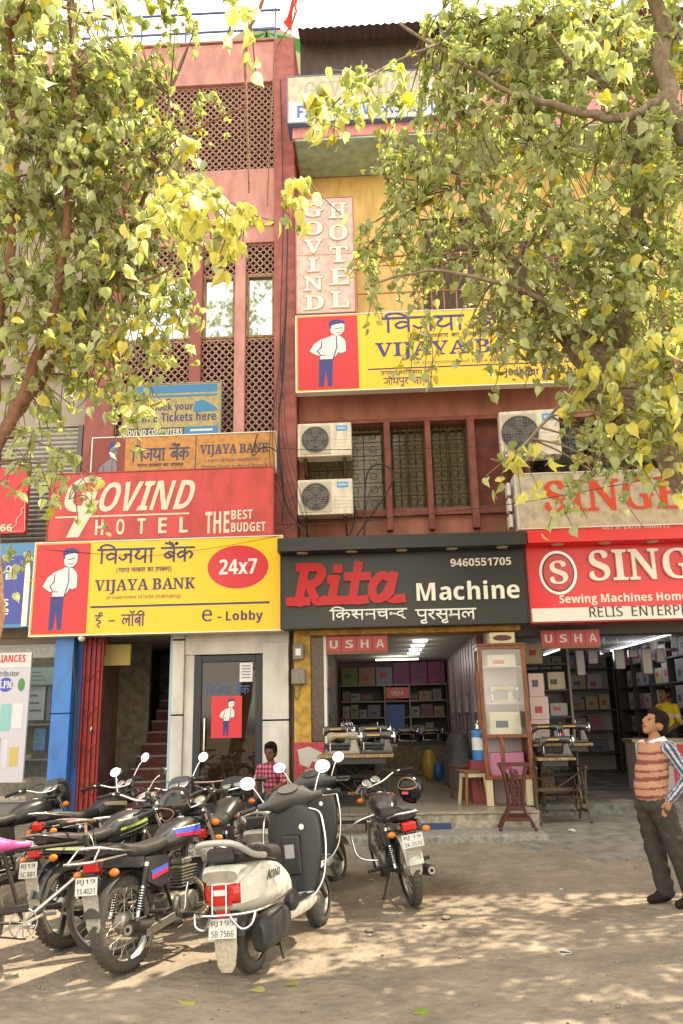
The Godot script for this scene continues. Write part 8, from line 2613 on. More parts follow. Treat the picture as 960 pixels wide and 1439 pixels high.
	B = [
		[Vector3(0, 0.5, 0.05), Vector3(0.14, 0.1, 0.13), 1], [Vector3(0.09, 0.48, 0), Vector3(0.11, 0.48, -0.38), 0.08, 0.06, 1], [Vector3(0.11, 0.48, -0.38), Vector3(0.11, 0.09, -0.36), 0.058, 0.045, 1],
		[Vector3(-0.09, 0.48, 0), Vector3(-0.12, 0.48, -0.38), 0.08, 0.06, 1], [Vector3(-0.12, 0.48, -0.38), Vector3(-0.12, 0.09, -0.36), 0.058, 0.045, 1],
		[Vector3(0.11, 0.05, -0.36), Vector3(0.11, 0.035, -0.52), 0.045, 0.032, 5], [Vector3(-0.12, 0.05, -0.36), Vector3(-0.12, 0.035, -0.52), 0.045, 0.032, 5],
		[Vector3(0, 0.66, 0.05), Vector3(0.135, 0.14, 0.1), 2], [Vector3(0, 0.82, 0.02), Vector3(0.155, 0.14, 0.1), 2], [Vector3(0, 0.92, 0.01), Vector3(0.15, 0.05, 0.075), 2],
		[Vector3(0.165, 0.9, 0.01), Vector3(0.22, 0.7, -0.06), 0.05, 0.042, 2], [Vector3(0.22, 0.7, -0.06), Vector3(0.12, 0.6, -0.26), 0.038, 0.03, 20],
		[Vector3(-0.165, 0.9, 0.01), Vector3(-0.22, 0.7, -0.06), 0.05, 0.042, 2], [Vector3(-0.22, 0.7, -0.06), Vector3(-0.13, 0.6, -0.26), 0.038, 0.03, 20],
		[Vector3(0, 0.94, 0.0), Vector3(0, 1.02, -0.01), 0.05, 0.046, 20],
	]
	var dk := Color(0.13, 0.065, 0.04)
	colf = func(tg: int, p: Vector3) -> Color:
		match tg:
			1: return Color(0.04, 0.045, 0.07)
			2:
				var u := fposmod(p.x * 18.0, 1.0) < 0.4
				var v := fposmod(p.y * 16.0, 1.0) < 0.4
				return Color(0.06, 0.03, 0.1) if u and v else (Color(0.24, 0.03, 0.05) if u or v else Color(0.4, 0.16, 0.2))
			5: return Color(0.02, 0.018, 0.017)
			21: return Color(0.012, 0.011, 0.011)
			23: return Color(0.15, 0.05, 0.04)
		return dk
	b = MB.new()
	sdf(b, B, 0.012, 0.03, colf, 0.006)
	H = Transform3D(Basis(Vector3.RIGHT, -0.12), Vector3(0, 1.1, -0.02))
	sdf(b, head_parts(H), 0.007, 0.018, colf)
	sdf(b, hand_parts(Vector3(0.12, 0.6, -0.26), Vector3(-0.5, -0.4, -0.75).normalized(), Vector3(0.7, 0, -0.7).normalized(), 20), 0.006, 0.008, colf)
	sdf(b, hand_parts(Vector3(-0.13, 0.6, -0.26), Vector3(0.5, -0.4, -0.75).normalized(), Vector3(0.7, 0, 0.7).normalized(), 20), 0.006, 0.008, colf)
	obj("body", b, skin_mat(), t)
	face_bits(t, H)
	var sl := thing("low_stool", "low grey stool under the seated youth", "stool", t.position, "", false)
	var q := MB.new()
	q.box(Vector3(0, 0.385, -0.04), Vector3(0.34, 0.03, 0.3), 0.006)
	obj("seat", q, mt("bike_plastic", Color(0.025, 0.024, 0.023), 0.6), sl)
	for sx in [-0.13, 0.13]:
		for sz in [-0.15, 0.07]:
			q = MB.new()
			q.bar(Vector3(sx * 1.15, 0.025, sz), Vector3(sx, 0.37, sz), 0.03, 0.03, 0.004)
			obj("leg", q, mt("bike_plastic", Color(0.025, 0.024, 0.023), 0.6), sl)
	# --- salesman inside the right shop
	t = thing("person", "man in a yellow shirt and dark cap behind the counter of the right shop", "person", Vector3(4.774, 0.39, -14.05), "", false)
	t.rotation.y = deg_to_rad(120)
	B = [
		[Vector3(0.09, 0.82, 0), Vector3(0.1, 0.44, -0.02), 0.085, 0.065, 1], [Vector3(0.1, 0.44, -0.02), Vector3(0.1, 0.09, 0.0), 0.06, 0.045, 1],
		[Vector3(-0.09, 0.82, 0), Vector3(-0.1, 0.44, -0.02), 0.085, 0.065, 1], [Vector3(-0.1, 0.44, -0.02), Vector3(-0.1, 0.09, 0.0), 0.06, 0.045, 1],
		[Vector3(0.1, 0.05, 0), Vector3(0.1, 0.035, -0.15), 0.045, 0.032, 5], [Vector3(-0.1, 0.05, 0), Vector3(-0.1, 0.035, -0.15), 0.045, 0.032, 5],
		[Vector3(0, 0.86, 0), Vector3(0.14, 0.1, 0.11), 1], [Vector3(0, 1.02, 0), Vector3(0.14, 0.15, 0.11), 2], [Vector3(0, 1.2, 0), Vector3(0.165, 0.14, 0.11), 2], [Vector3(0, 1.3, 0.01), Vector3(0.16, 0.05, 0.08), 2],
		[Vector3(0.175, 1.28, 0.01), Vector3(0.22, 1.03, 0.02), 0.055, 0.046, 2], [Vector3(0.22, 1.03, 0.02), Vector3(0.15, 0.9, -0.2), 0.04, 0.03, 20],
		[Vector3(-0.175, 1.28, 0.01), Vector3(-0.22, 1.03, 0.02), 0.055, 0.046, 2], [Vector3(-0.22, 1.03, 0.02), Vector3(-0.15, 0.9, -0.2), 0.04, 0.03, 20],
		[Vector3(0, 1.32, 0.0), Vector3(0, 1.41, -0.01), 0.052, 0.048, 20],
	]
	colf = func(tg: int, p: Vector3) -> Color:
		match tg:
			1: return Color(0.04, 0.04, 0.05)
			2: return Color(0.5, 0.5, 0.48) if absf(p.y - 1.14) < 0.03 else Color(0.55, 0.42, 0.03)
			5: return Color(0.02, 0.018, 0.017)
			21: return Color(0.012, 0.011, 0.011)
			23: return Color(0.18, 0.06, 0.05)
		return Color(0.2, 0.1, 0.06)
	b = MB.new()
	sdf(b, B, 0.014, 0.03, colf)
	H = Transform3D(Basis(Vector3.UP, 0.0), Vector3(0, 1.5, -0.02))
	sdf(b, head_parts(H), 0.008, 0.018, colf)
	sdf(b, hand_parts(Vector3(0.15, 0.9, -0.2), Vector3(-0.3, -0.3, -0.9).normalized(), Vector3(0.9, 0, -0.3).normalized(), 20), 0.006, 0.008, colf)
	sdf(b, hand_parts(Vector3(-0.15, 0.9, -0.2), Vector3(0.3, -0.3, -0.9).normalized(), Vector3(0.9, 0, 0.3).normalized(), 20), 0.006, 0.008, colf)
	obj("body", b, skin_mat(), t)
	face_bits(t, H)
	q = MB.new()
	q.T = H
	q.ball(Vector3(0, 0.1, 0.03), Vector3(0.09, 0.07, 0.1), 18, 10)
	q.box(Vector3(0, 0.075, -0.1), Vector3(0.13, 0.012, 0.09), 0.005)
	obj("cap", q, mt("cap_black", Color(0.015, 0.014, 0.015), 0.8), t)
func cable(label: String, pts: Array, r := 0.008) -> void:
	var c := Vector3.ZERO
	for p in pts: c += p
	var o := MB.new()
	o.tube(curve(pts, 8), r, 5)
	tag(obj("cable", o, mt("cable_black", Color(0.015, 0.015, 0.015), 0.6)), label, "cable", "cables on the shop fronts")

func street_things() -> void:
	cable("thick black cable looping below the left air conditioners", [Vector3(-0.313, 4.239, -11.7), Vector3(0.191, 4.915, -11.6), Vector3(0.275, 5.178, -11.55), Vector3(0.097, 5.331, -11.55), Vector3(-0.125, 5.151, -11.6), Vector3(-0.184, 4.217, -11.62)], 0.014)
	cable("grey cable bundle running down beside the lower air conditioner", [Vector3(-0.315, 4.74, -11.8), Vector3(-0.33, 4.471, -11.75), Vector3(-0.438, 4.188, -11.6)], 0.016)
	cable("thin wire crossing the upper air conditioner and the windows", [Vector3(-1.501, 5.709, -11.75), Vector3(-0.701, 5.537, -11.4), Vector3(0.81, 5.571, -11.6), Vector3(2.512, 5.563, -11.5)], 0.005)
	cable("thin wire sagging from the pilaster to the beige sign", [Vector3(-1.482, 4.451, -11.6), Vector3(-0.509, 4.393, -11.4), Vector3(0.742, 4.467, -11.3), Vector3(2.171, 4.574, -11.2), Vector3(4.352, 4.874, -11)], 0.006)
	cable("black cable hanging down the hotel pilaster", [Vector3(-1.316, 9.883, -11.75), Vector3(-1.354, 8.27, -11.72), Vector3(-1.402, 7.004, -11.7), Vector3(-1.472, 6.043, -11.7), Vector3(-1.374, 4.858, -11.6), Vector3(-1.046, 4.25, -11.5)], 0.012)
	cable("grey conduit down the edge of the hotel screens", [Vector3(-1.532, 12.719, -11.84), Vector3(-1.545, 9.41, -11.84), Vector3(-1.557, 6.098, -11.84)], 0.018)
	cable("second thin cable beside the pilaster conduit", [Vector3(-1.451, 12.646, -11.8), Vector3(-1.399, 9.881, -11.74), Vector3(-1.454, 7.657, -11.76), Vector3(-1.421, 6.539, -11.75)], 0.008)
	cable("slack wire across the red hotel sign top", [Vector3(-4.926, 4.113, -11.3), Vector3(-3.417, 3.962, -11.25), Vector3(-2.363, 4.035, -11.2), Vector3(-1.382, 4.216, -11.3)], 0.004)
	cable("tangled cable curling beside the orange bank sign", [Vector3(-1.792, 5.901, -11.6), Vector3(-1.859, 5.539, -11.55), Vector3(-1.666, 5.653, -11.5), Vector3(-1.447, 5.508, -11.5), Vector3(-1.389, 4.956, -11.55), Vector3(-1.418, 4.471, -11.6)], 0.01)
	for k in 6:
		cable("drooping wire, %s of the loose bunch on the maroon pilaster" % ORD[k], [Vector3(-1.473, 7.016, -11.72) + Vector3(0.03 * k, 0.3 * k, 0), Vector3(-1.504, 5.543, -11.6) + Vector3(0.05 * k - 0.1, 0.1 * k, 0.02 * k), Vector3(-1.31, 4.389, -11.5) + Vector3(0.06 * k, 0.02 * k, 0)], 0.005)
	cable("cable bundle hanging beside the red folding gate", [Vector3(-4.448, 2.848, -11.6), Vector3(-4.429, 2.48, -11.5), Vector3(-4.35, 1.878, -11.5), Vector3(-4.343, 1.005, -11.52)], 0.02)
	var b := MB.new()
	b.ball(Vector3(-4.278, 2.8, -11.35), Vector3(0.05, 0.05, 0.06), 14, 9)
	b.cyl(Vector3(-4.278, 2.8, -11.35), Vector3(-4.284, 2.891, -11.35), 0.02, 8)
	tag(obj("security_camera", b, mt("dome_white", Color(0.55, 0.52, 0.47), 0.4)), "small cream dome camera under the yellow lobby sign", "camera")
	# rubbish
	var pm := mt("paper", Color(0.66, 0.66, 0.64), 0.7)
	for q in [[Vector3(1.226, 0, -6.23), "crumpled white paper scrap on the open road", 0.05], [Vector3(2.288, 0.2, -10.617), "white paper twist on the cement apron", 0.06], [Vector3(1.631, 0.019, -8.242), "tiny white scrap near the standing man", 0.018], [Vector3(-0.15, 0, -6.78), "tiny white scrap left of centre on the road", 0.014]]:
		b = MB.new()
		for k in 5:
			var a := rng.randf() * TAU
			b.face([Vector3(cos(a), 0.15 + rng.randf() * 0.4, sin(a)) * q[2], Vector3(cos(a + 1.4), rng.randf() * 0.3, sin(a + 1.4)) * q[2], Vector3(cos(a + 2.6) * 1.2, 0.1, sin(a + 2.6)) * q[2], Vector3(cos(a + 4.0), 0.5 * rng.randf(), sin(a + 4.0)) * q[2]], Vector3(rng.randf() - 0.5, 1, rng.randf() - 0.5))
		var o := thing("paper_scrap", q[1], "paper", q[0], "", false)
		obj("paper", b, pm, o)
	var lf := leaf_mesh()
	for q in [[Vector3(-0.628, 0, -5.687), "dry yellow-green leaf lying before the white scooter", Color(0.3, 0.26, 0.1)], [Vector3(-1.17, 0, -5.291), "pale yellow fallen leaf at lower left", Color(0.45, 0.4, 0.08)], [Vector3(0.185, 0, -5.164), "green fallen leaf at the bottom edge", Color(0.2, 0.3, 0.05)], [Vector3(-0.826, 0, -5.567), "pale fallen leaf near the dry one", Color(0.4, 0.38, 0.15)]]:
		var o := MeshInstance3D.new()
		o.name = numbered("fallen_leaf")
		o.mesh = lf
		o.material_override = leaf_mat("fallen_%d" % int(q[2].r * 100 + q[2].g * 10), q[2])
		add_child(o)
		o.transform = Transform3D(Basis(Vector3.UP, rng.randf() * TAU) * Basis(Vector3.RIGHT, 1.45) * Basis().scaled(Vector3.ONE * 0.12), q[0] + Vector3(0, 0.012, 0))
		tag(o, q[1], "leaf", "fallen leaves")
	# stones that can be told apart
	for q in [[Vector3(-0.157, 0, -6.884), 0.035, "grey stone on the road left of centre"], [Vector3(0.473, 0, -7.264), 0.04, "rounded stone right of the lone motorcycle's wheel"], [Vector3(-0.169, 0.048, -8.627), 0.025, "tan stone left of the lone motorcycle"], [Vector3(0.287, 0, -7.064), 0.02, "small stone near the lone motorcycle's wheel"], [Vector3(1.649, 0.183, -10.391), 0.05, "flat tan chip of card beside the maroon stand"]]:
		b = MB.new()
		var s: float = q[1]
		var rr := []
		for j in 6:
			var ring := []
			for k in 9:
				var a := TAU * k / 9
				var r := s * sin(PI * (j + 0.4) / 6.0) * (0.8 + 0.35 * absf(sin(a * 2.3 + j)))
				ring.append(Vector3(cos(a) * r, s * 0.62 * (1 - cos(PI * j / 5.0)) * 0.5, sin(a) * r))
			rr.append(ring)
		b.loft(rr)
		var o := thing("stone", q[2], "stone", q[0] - Vector3(0, 0.003, 0), "", false)
		obj("rock", b, mt("stone_grey", Color(0.3, 0.26, 0.21), 0.9, 0, "fine", 8.0), o)
	# loose grit
	var mm := MultiMesh.new()
	mm.transform_format = MultiMesh.TRANSFORM_3D
	b = MB.new()
	b.ball(Vector3.ZERO, Vector3(1, 0.6, 0.8), 5, 3)
	mm.mesh = b.mesh()
	mm.instance_count = 2600
	for k in 2600:
		var z := -4.2 - 6.0 * pow(rng.randf(), 0.8)
		var x := rng.randf_range(-0.55, 0.5) * -z
		var s := 0.004 + 0.012 * pow(rng.randf(), 5.0)
		mm.set_instance_transform(k, Transform3D(Basis(Vector3.UP, rng.randf() * TAU) * Basis().scaled(Vector3.ONE * s), Vector3(x, ground_y(z) + 0.001, z)))
	var gi := MultiMeshInstance3D.new()
	gi.name = "grit"
	gi.multimesh = mm
	gi.material_override = mt("grit_tan", Color(0.2, 0.17, 0.135), 0.9)
	add_child(gi)
	stuff(gi)
	tag(gi, "loose grit and pebbles strewn over the dusty road", "grit")
	var bm := thing("blue_mat", "blue plastic mat lying on the stone apron by the lone motorcycle", "mat", Vector3(0.42, 0.24, -10.5))
	boxp("mat", bm, Vector3(0.28, 0.2385, -10.75), Vector3(0.82, 0.31, -10.72), mt("mat_blue", Color(0.03, 0.05, 0.16), 0.7), 0.004)

func leaf_mesh() -> ArrayMesh:
	var b := MB.new()
	var half := [Vector2(0.0, 0.0), Vector2(0.2, 0.04), Vector2(0.38, -0.14), Vector2(0.41, -0.34), Vector2(0.3, -0.58), Vector2(0.12, -0.78), Vector2(0.03, -0.95), Vector2(0.0, -1.1)]
	var rib := [0.0, -0.05, -0.16, -0.34, -0.56, -0.76, -0.95, -1.1]
	for s in [-1.0, 1.0]:
		var prev := []
		for k in half.size():
			var x: float = half[k].x * s
			var y: float = half[k].y
			var z: float = 0.3 * half[k].x - 0.16 * y * y
			var n := Vector3(-0.3 * s, 0.1 - 0.25 * y, 1)
			var cur := [b.vert(Vector3(0, rib[k], -0.16 * rib[k] * rib[k]), Vector3(-0.15 * s, 0, 1)), b.vert(Vector3(x, y, z), n)]
			if prev:
				b.quad(prev[0], prev[1], cur[1], cur[0])
			prev = cur
	return b.mesh()

func leaf_mat(key: String, c: Color) -> StandardMaterial3D:
	var m := mt(key, c, 0.33)
	m.metallic_specular = 0.5
	m.backlight_enabled = true; m.backlight = Color(0.95, 1.0, 0.7)
	return m

func leaf_color() -> Color:
	var u := rng.randf()
	var v := rng.randf_range(0.75, 1.2)
	if u < 0.05: return Color(0.66, 0.54, 0.07) * v
	if u < 0.5: return Color(0.5, 0.55, 0.27) * v
	return Color(0.48, 0.51, 0.29) * v

# crown: list of [centre, radius, sprigs, leaf length]; sprigs of hanging leaves fill each lobe; twigs reach back to the limbs
func tree(label: String, at: Vector3, trunk: Array, limbs: Array, lobes: Array, bark: Material) -> void:
	var t := thing("peepal_tree", label, "tree", at, "street trees")
	var b := MB.new()
	b.tube(curve(trunk[0], 5), _taper(trunk[0].size(), 5, trunk[1], trunk[2]), 14)
	obj("trunk", b, bark, t)
	var limb_pts := []
	for p in curve(trunk[0], 5): limb_pts.append(p)
	for l in limbs:
		b = MB.new()
		var c := curve(l[0], 6)
		for k in c.size():
			c[k] += Vector3(rng.randf_range(-1, 1), rng.randf_range(-1, 1), rng.randf_range(-1, 1)) * l[1] * 0.35
		b.tube(c, _taper(l[0].size(), 6, l[1], l[2]), 8)
		obj("limb", b, bark, t)
		for p in c: limb_pts.append(p)
	var leaves := []
	var tw := MB.new()
	for lb in lobes:
		var c: Vector3 = lb[0]
		var R: float = lb[1]
		# nearest limb point carries this lobe
		var near: Vector3 = limb_pts[0]
		for p in limb_pts:
			if p.distance_squared_to(c) < near.distance_squared_to(c): near = p
		var mids := []
		for k in 4 + int(R * 4):
			var d := Vector3(rng.randf_range(-1, 1), rng.randf_range(-0.8, 1), rng.randf_range(-1, 1)).normalized() * R * rng.randf_range(0.3, 0.75)
			var m := c + d
			mids.append(m)
			for p in limb_pts:
				if p.distance_squared_to(m) < near.distance_squared_to(m): near = p
			if near.distance_to(m) < 1.3 and R > 0.26:
				tw.tube(curve([near, near.lerp(m, 0.5) + Vector3(rng.randf_range(-0.1, 0.1), 0.12, rng.randf_range(-0.1, 0.1)) * R, m], 4), [0.011, 0.01, 0.009, 0.008, 0.008, 0.007, 0.006, 0.005, 0.004], 5)
		for k in int(lb[2]):
			var d := Vector3(rng.randf_range(-1, 1), rng.randf_range(-1, 1), rng.randf_range(-1, 1))
			while d.length_squared() > 1.0: d = Vector3(rng.randf_range(-1, 1), rng.randf_range(-1, 1), rng.randf_range(-1, 1))
			var s := c + d * R
			var m: Vector3 = mids[0]
			for q in mids:
				if q.distance_squared_to(s) < m.distance_squared_to(s): m = q
			var e := s + Vector3(d.x * 0.12 + rng.randf_range(-0.1, 0.1), rng.randf_range(-0.3, -0.05), d.z * 0.12 + rng.randf_range(-0.1, 0.1))
			var path := curve([m, m.lerp(s, 0.6) + Vector3(0, 0.06, 0), s, e], 3)
			tw.tube(path, 0.0042, 4, false, false)
			var nl := 5 + rng.randi() % 5
			for j in nl:
				var u := pow(rng.randf(), 0.6)
				var p: Vector3 = path[clampi(int(u * path.size()), 2, path.size() - 1)]
				var yaw := rng.randf() * TAU
				var L: float = lb[3] * rng.randf_range(0.55, 1.15)
				var B := Basis(Vector3.UP, yaw) * Basis(Vector3.RIGHT, rng.randf_range(-0.15, 1.15)) * Basis(Vector3.BACK, rng.randf_range(-0.5, 0.5)) * Basis(Vector3.UP, rng.randf_range(-0.6, 0.6))
				var o := p + Vector3(sin(yaw), -0.25, cos(yaw)) * L * 0.3
				leaves.append([Transform3D(B * Basis().scaled(Vector3(rng.randf_range(0.65, 1.0), 1.0, rng.randf_range(0.3, 2.2)) * L), o), leaf_color(), L / maxf(o.distance_to(Vector3(0, 1.65, 0)), 0.5) if _seen(o) else 0.0])
	stuff(obj("twigs", tw, mt("twig_brown", Color(0.16, 0.11, 0.07), 0.85), t))
	leaves.sort_custom(func(a, c): return a[2] > c[2])
	var lf := leaf_mesh()
	var kinds := [leaf_mat("leaf_green", Color(0.48, 0.51, 0.29)), leaf_mat("leaf_light", Color(0.5, 0.55, 0.27)), leaf_mat("leaf_olive", Color(0.43, 0.47, 0.27)), leaf_mat("leaf_yellow", Color(0.66, 0.54, 0.07))]
	for k in mini(300, leaves.size()):
		var o := MeshInstance3D.new()
		o.name = "leaf"
		o.mesh = lf
		o.material_override = kinds[3] if leaves[k][1].r > 0.3 else kinds[k % 3]
		t.add_child(o, true)
		o.transform = Transform3D(leaves[k][0].basis, leaves[k][0].origin - at)
	var mm := MultiMesh.new()
	mm.transform_format = MultiMesh.TRANSFORM_3D
	mm.use_colors = true
	mm.mesh = lf
	mm.instance_count = maxi(0, leaves.size() - 300)
	for k in mm.instance_count:
		var l: Array = leaves[k + 300]
		mm.set_instance_transform(k, Transform3D(l[0].basis, l[0].origin - at))
		mm.set_instance_color(k, l[1])
	var mi := MultiMeshInstance3D.new()
	mi.name = "foliage"
	mi.multimesh = mm
	var fm := leaf_mat("leaf_mass", Color(1, 1, 1))
	fm.vertex_color_use_as_albedo = true
	mi.material_override = fm
	t.add_child(mi)
	stuff(mi)

func _seen(p: Vector3) -> bool:
	var d := p - Vector3(0, 1.65, 0)
	return d.z < -1.0 and absf(d.x / d.z) < 0.5 and d.y / -d.z < 1.1

func _taper(n: int, sub: int, a: float, c: float) -> Array:
	var o := []
	var m := (n - 1) * sub + 1
	for k in m: o.append(lerpf(a, c, float(k) / (m - 1)) * (1.0 + 0.06 * sin(k * 2.3)))
	return o

func trees() -> void:
	var bark := mt("bark_grey", Color(0.27, 0.21, 0.15), 0.95, 0, "dirty", 1.8, 0.9)
	var bark2 := mt("bark_rust", Color(0.24, 0.12, 0.065), 0.9, 0, "dirty", 1.8, 0.8)
	tree("big leafy tree at the right edge hanging over the signs", Vector3(3.9, 0, -7.0), [[Vector3(3.95, -0.05, -6.9), Vector3(3.75, 1.6, -7.0), Vector3(2.904, 3.524, -7), Vector3(2.655, 4.058, -7), Vector3(2.236, 4.649, -7), Vector3(1.911, 5.04, -7)], 0.27, 0.15], [
		[[Vector3(1.911, 5.04, -7), Vector3(1.583, 5.526, -7), Vector3(1.203, 6.139, -6.9), Vector3(0.883, 6.721, -6.8)], 0.12, 0.03],
		[[Vector3(2.178, 4.723, -7), Vector3(2.427, 5.424, -6.7), Vector3(2.513, 6.175, -6.5), Vector3(2.362, 6.775, -6.2), Vector3(1.859, 7.313, -6)], 0.09, 0.025],
		[[Vector3(2.739, 3.966, -7), Vector3(2.969, 5.085, -6.4), Vector3(2.846, 6.005, -6), Vector3(2.564, 6.707, -5.8), Vector3(2.54, 7.314, -5.6), Vector3(2.305, 7.908, -5.2)], 0.12, 0.05],
		[[Vector3(2.56, 6.671, -5.8), Vector3(2.251, 6.563, -5.9), Vector3(1.75, 6.791, -6), Vector3(1.249, 7.231, -6.2), Vector3(0.365, 8.016, -6.2)], 0.05, 0.012],
		[[Vector3(2.002, 4.948, -7), Vector3(1.53, 5.211, -6.5), Vector3(0.632, 5.359, -6.2), Vector3(0.013, 5.137, -6)], 0.03, 0.008],
		[[Vector3(0.754, 7.743, -6.2), Vector3(0.319, 7.092, -5.7), Vector3(-0.049, 6.403, -5.2), Vector3(-0.352, 6.01, -5.1)], 0.012, 0.005],
		[[Vector3(2.294, 4.575, -7), Vector3(1.721, 4.293, -6.6), Vector3(1.136, 3.692, -6.3), Vector3(0.945, 3.636, -6.2)], 0.02, 0.006],
		[[Vector3(2.77, 5.791, -5.8), Vector3(3.6, 7.5, -5.0), Vector3(3.0, 9.5, -4.0), Vector3(2.0, 11.0, -3.4)], 0.09, 0.04],
		[[Vector3(2.969, 5.085, -6.4), Vector3(4.6, 5.6, -7.6), Vector3(4.4, 6.2, -9.0), Vector3(2.6, 6.5, -9.2)], 0.09, 0.03],
		[[Vector3(2.969, 5.085, -6.4), Vector3(5.2, 5.4, -7.0), Vector3(6.2, 5.8, -8.6)], 0.08, 0.03],
	], [
		[Vector3(0.567, 5.785, -6.9), 0.3, 20, 0.106], [Vector3(1.67, 4.888, -6.7), 0.34, 24, 0.111], [Vector3(0.643, 7.643, -6.7), 0.34, 27, 0.106], [Vector3(1.929, 3.541, -6.3), 0.3, 12, 0.106],
		[Vector3(2.164, 6.967, -6.6), 1.0, 216, 0.114], [Vector3(1.25, 7.431, -6.6), 0.72, 140, 0.108], [Vector3(0.808, 6.477, -6.9), 0.62, 102, 0.105], [Vector3(1.589, 5.698, -6.6), 0.75, 151, 0.114], [Vector3(2.391, 5.368, -6.6), 0.65, 118, 0.120],
		[Vector3(2.646, 7.61, -6.2), 0.8, 151, 0.120], [Vector3(0.342, 7.076, -6.9), 0.36, 32, 0.100], [Vector3(0.204, 6.179, -7), 0.4, 35, 0.094], [Vector3(1.152, 5.001, -6.6), 0.42, 26, 0.100], [Vector3(2.054, 4.187, -6.3), 0.48, 59, 0.120], [Vector3(2.322, 3.82, -6.1), 0.4, 38, 0.120],
		[Vector3(1.742, 8.039, -6.4), 0.62, 108, 0.114], [Vector3(0.988, 8.008, -6.4), 0.48, 59, 0.108], [Vector3(1.122, 3.72, -6.2), 0.2, 6, 0.129], [Vector3(0.541, 4.757, -6.2), 0.24, 9, 0.100], [Vector3(-0.219, 6.217, -5.2), 0.22, 9, 0.120], [Vector3(0.061, 6.277, -5), 0.24, 10, 0.120], [Vector3(2.716, 6.153, -6), 0.6, 96, 0.120], [Vector3(2.495, 4.38, -6), 0.4, 46, 0.120],
		[Vector3(0.015, 5.66, -6.9), 0.2, 7, 0.100], [Vector3(1.58, 6.099, -4.6), 0.3, 12, 0.120], [Vector3(1.57, 3.373, -6.3), 0.2, 4, 0.100],
		[Vector3(3.6, 8.4, -5.4), 1.2, 90, 0.11], [Vector3(4.4, 6.2, -5.0), 1.0, 110, 0.11], [Vector3(5.4, 6.0, -6.6), 1.2, 190, 0.11], [Vector3(4.2, 6.4, -7.0), 0.9, 90, 0.11], [Vector3(4.4, 6.0, -8.0), 1.2, 210, 0.11], [Vector3(5.9, 5.9, -8.3), 1.3, 230, 0.11], [Vector3(3.1, 6.3, -8.0), 0.9, 80, 0.105], [Vector3(5.0, 6.2, -9.6), 1.0, 120, 0.11], [Vector3(3.2, 6.4, -9.3), 0.9, 80, 0.11], [Vector3(1.9, 6.6, -8.9), 0.8, 50, 0.105], [Vector3(6.4, 6.0, -9.9), 1.0, 110, 0.11], [Vector3(3.6, 5.8, -3.9), 0.9, 80, 0.11],  # lobes mostly out of view, added to shade and dapple the ground
	], bark)
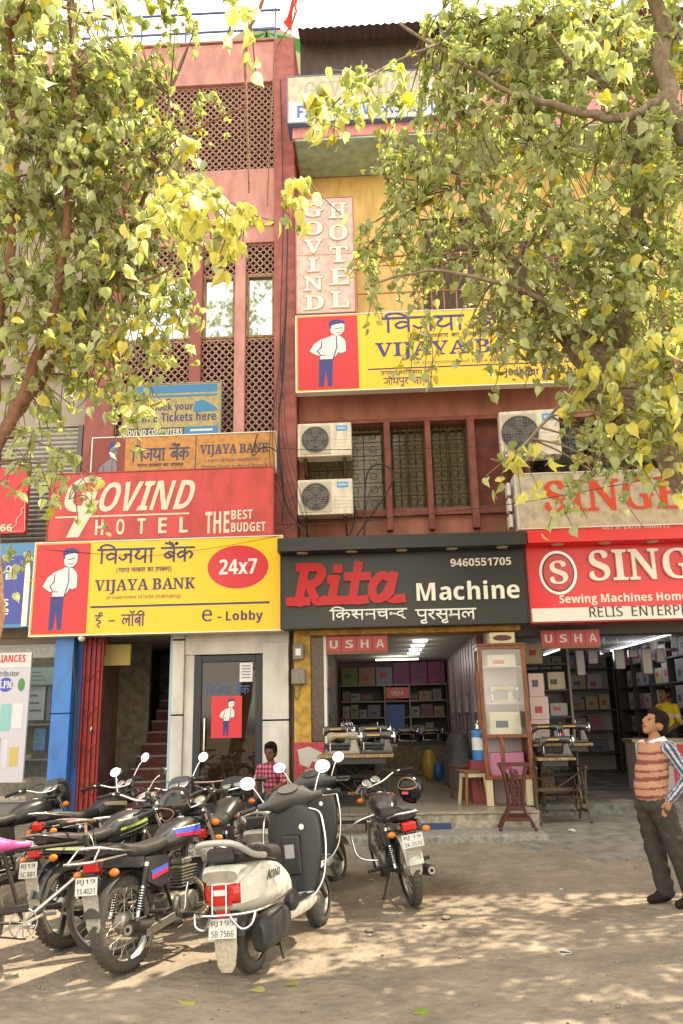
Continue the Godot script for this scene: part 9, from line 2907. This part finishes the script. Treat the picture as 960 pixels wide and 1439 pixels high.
	tree("leafy tree with rust coloured limbs at the left edge", Vector3(-3.45, 0, -5.7), [[Vector3(-3.35, -0.05, -5.6), Vector3(-3.15, 1.2, -5.65), Vector3(-2.934, 2.241, -5.8), Vector3(-2.956, 2.774, -5.8), Vector3(-3.04, 3.391, -5.8)], 0.16, 0.1], [
		[[Vector3(-3.035, 3.334, -5.8), Vector3(-2.888, 3.912, -5.8), Vector3(-2.724, 4.391, -5.8), Vector3(-2.544, 4.897, -5.7), Vector3(-2.439, 5.674, -5.6), Vector3(-2.402, 6.62, -5.5), Vector3(-2.432, 7.806, -5.3)], 0.06, 0.02],
		[[Vector3(-3.033, 3.622, -5.8), Vector3(-2.833, 4.099, -5.9), Vector3(-2.616, 4.606, -6), Vector3(-2.235, 5.384, -6), Vector3(-1.868, 6.278, -6), Vector3(-1.739, 7.168, -6)], 0.045, 0.012],
		[[Vector3(-3.025, 3.22, -5.8), Vector3(-2.972, 4.115, -5.7), Vector3(-2.909, 4.922, -5.6), Vector3(-2.862, 5.959, -5.5), Vector3(-2.957, 7.282, -5.4)], 0.06, 0.02],
		[[Vector3(-2.235, 5.384, -6), Vector3(-1.794, 5.025, -5.6), Vector3(-1.299, 4.972, -5.2), Vector3(-0.906, 4.783, -4.8)], 0.016, 0.006],
		[[Vector3(-2.4, 7.5, -4.6), Vector3(-0.75, 6.551, -4.3), Vector3(-0.759, 5.965, -4.3), Vector3(-0.745, 5.408, -4.3), Vector3(-0.727, 4.829, -4.3)], 0.016, 0.006],
		[[Vector3(-0.755, 5.463, -4.3), Vector3(-0.961, 5.368, -4.3), Vector3(-1.216, 5.332, -4.4), Vector3(-1.332, 5.284, -4.4)], 0.008, 0.005],
		[[Vector3(-2.2, 7.5, -4.4), Vector3(-0.525, 6.304, -4.2), Vector3(-0.553, 5.741, -4.2), Vector3(-0.588, 5, -4.2), Vector3(-0.596, 4.649, -4.2)], 0.006, 0.004],
		[[Vector3(-2.957, 7.282, -5.4), Vector3(-2.4, 7.5, -4.6), Vector3(-1.6, 8.6, -3.6)], 0.05, 0.02],
		[[Vector3(-2.432, 7.806, -5.3), Vector3(-1.8, 8.2, -5.4), Vector3(-0.8, 9.4, -4.8)], 0.04, 0.02],
		[[Vector3(-2.321, 6.057, -3.4), Vector3(-1.814, 5.412, -3.3), Vector3(-1.49, 5.144, -3.2), Vector3(-1.195, 5.057, -3.2)], 0.012, 0.004],
		[[Vector3(-2.347, 5.186, -6), Vector3(-2.15, 4.412, -5.9), Vector3(-1.869, 4.051, -5.8), Vector3(-1.587, 4.1, -5.8)], 0.01, 0.005],
	], [
		[Vector3(-2.402, 4.449, -6.1), 0.34, 20, 0.106], [Vector3(-1.694, 5.98, -6.1), 0.26, 20, 0.101], [Vector3(-2.828, 4.233, -6), 0.3, 17, 0.106],
		[Vector3(-1.847, 5.708, -6), 0.3, 31, 0.102], [Vector3(-1.786, 6.641, -6), 0.28, 22, 0.095], [Vector3(-2.521, 6.604, -5.9), 0.5, 60, 0.102], [Vector3(-1.952, 5.292, -6.1), 0.3, 25, 0.102], [Vector3(-2.428, 7.767, -6), 0.45, 43, 0.102],
		[Vector3(-2.667, 7.107, -5.7), 0.72, 208, 0.104], [Vector3(-2.771, 5.966, -5.7), 0.66, 177, 0.104], [Vector3(-2.127, 6.362, -5.9), 0.56, 124, 0.098], [Vector3(-2.259, 5.325, -5.9), 0.46, 88, 0.104], [Vector3(-2.008, 7.341, -6), 0.34, 52, 0.090], [Vector3(-2.814, 4.974, -5.7), 0.42, 64, 0.104], [Vector3(-2.482, 4.694, -5.8), 0.36, 35, 0.107], [Vector3(-1.896, 4.667, -5.8), 0.32, 28, 0.107], [Vector3(-1.645, 4.973, -5.8), 0.26, 25, 0.107],
		[Vector3(-1.895, 4.071, -5.7), 0.26, 12, 0.107], [Vector3(-2.539, 3.63, -5.7), 0.3, 14, 0.098], [Vector3(-2.312, 3.31, -5.6), 0.25, 8, 0.090], [Vector3(-1.062, 4.764, -4.4), 0.24, 18, 0.117], [Vector3(-0.791, 4.63, -4.3), 0.14, 10, 0.117], [Vector3(-1.316, 4.83, -4.4), 0.16, 10, 0.107], [Vector3(-1.093, 5.109, -4.3), 0.1, 5, 0.107], [Vector3(-1.594, 5.064, -3.2), 0.24, 5, 0.091], [Vector3(-1.264, 4.996, -3.2), 0.16, 3, 0.091], [Vector3(-0.66, 5.295, -3.4), 0.14, 3, 0.091], [Vector3(-1.641, 7.747, -5.8), 0.3, 18, 0.090], [Vector3(-1.409, 6.994, -6), 0.2, 9, 0.081], [Vector3(-2.642, 2.729, -5.6), 0.2, 5, 0.090], [Vector3(-0.424, 4.937, -4.4), 0.1, 4, 0.107], [Vector3(-0.363, 5.526, -4.4), 0.1, 4, 0.125],
		[Vector3(-3.3, 11.2, -6.2), 0.9, 70, 0.12], [Vector3(-2.4, 12.4, -6.6), 0.8, 50, 0.12], [Vector3(-2.6, 8.2, -4.6), 1.3, 130, 0.13], [Vector3(-1.0, 9.0, -4.6), 1.2, 110, 0.13], [Vector3(-3.6, 7.2, -5.2), 1.2, 110, 0.13], [Vector3(-2.0, 7.6, -3.0), 1.2, 110, 0.13],
	], bark2)
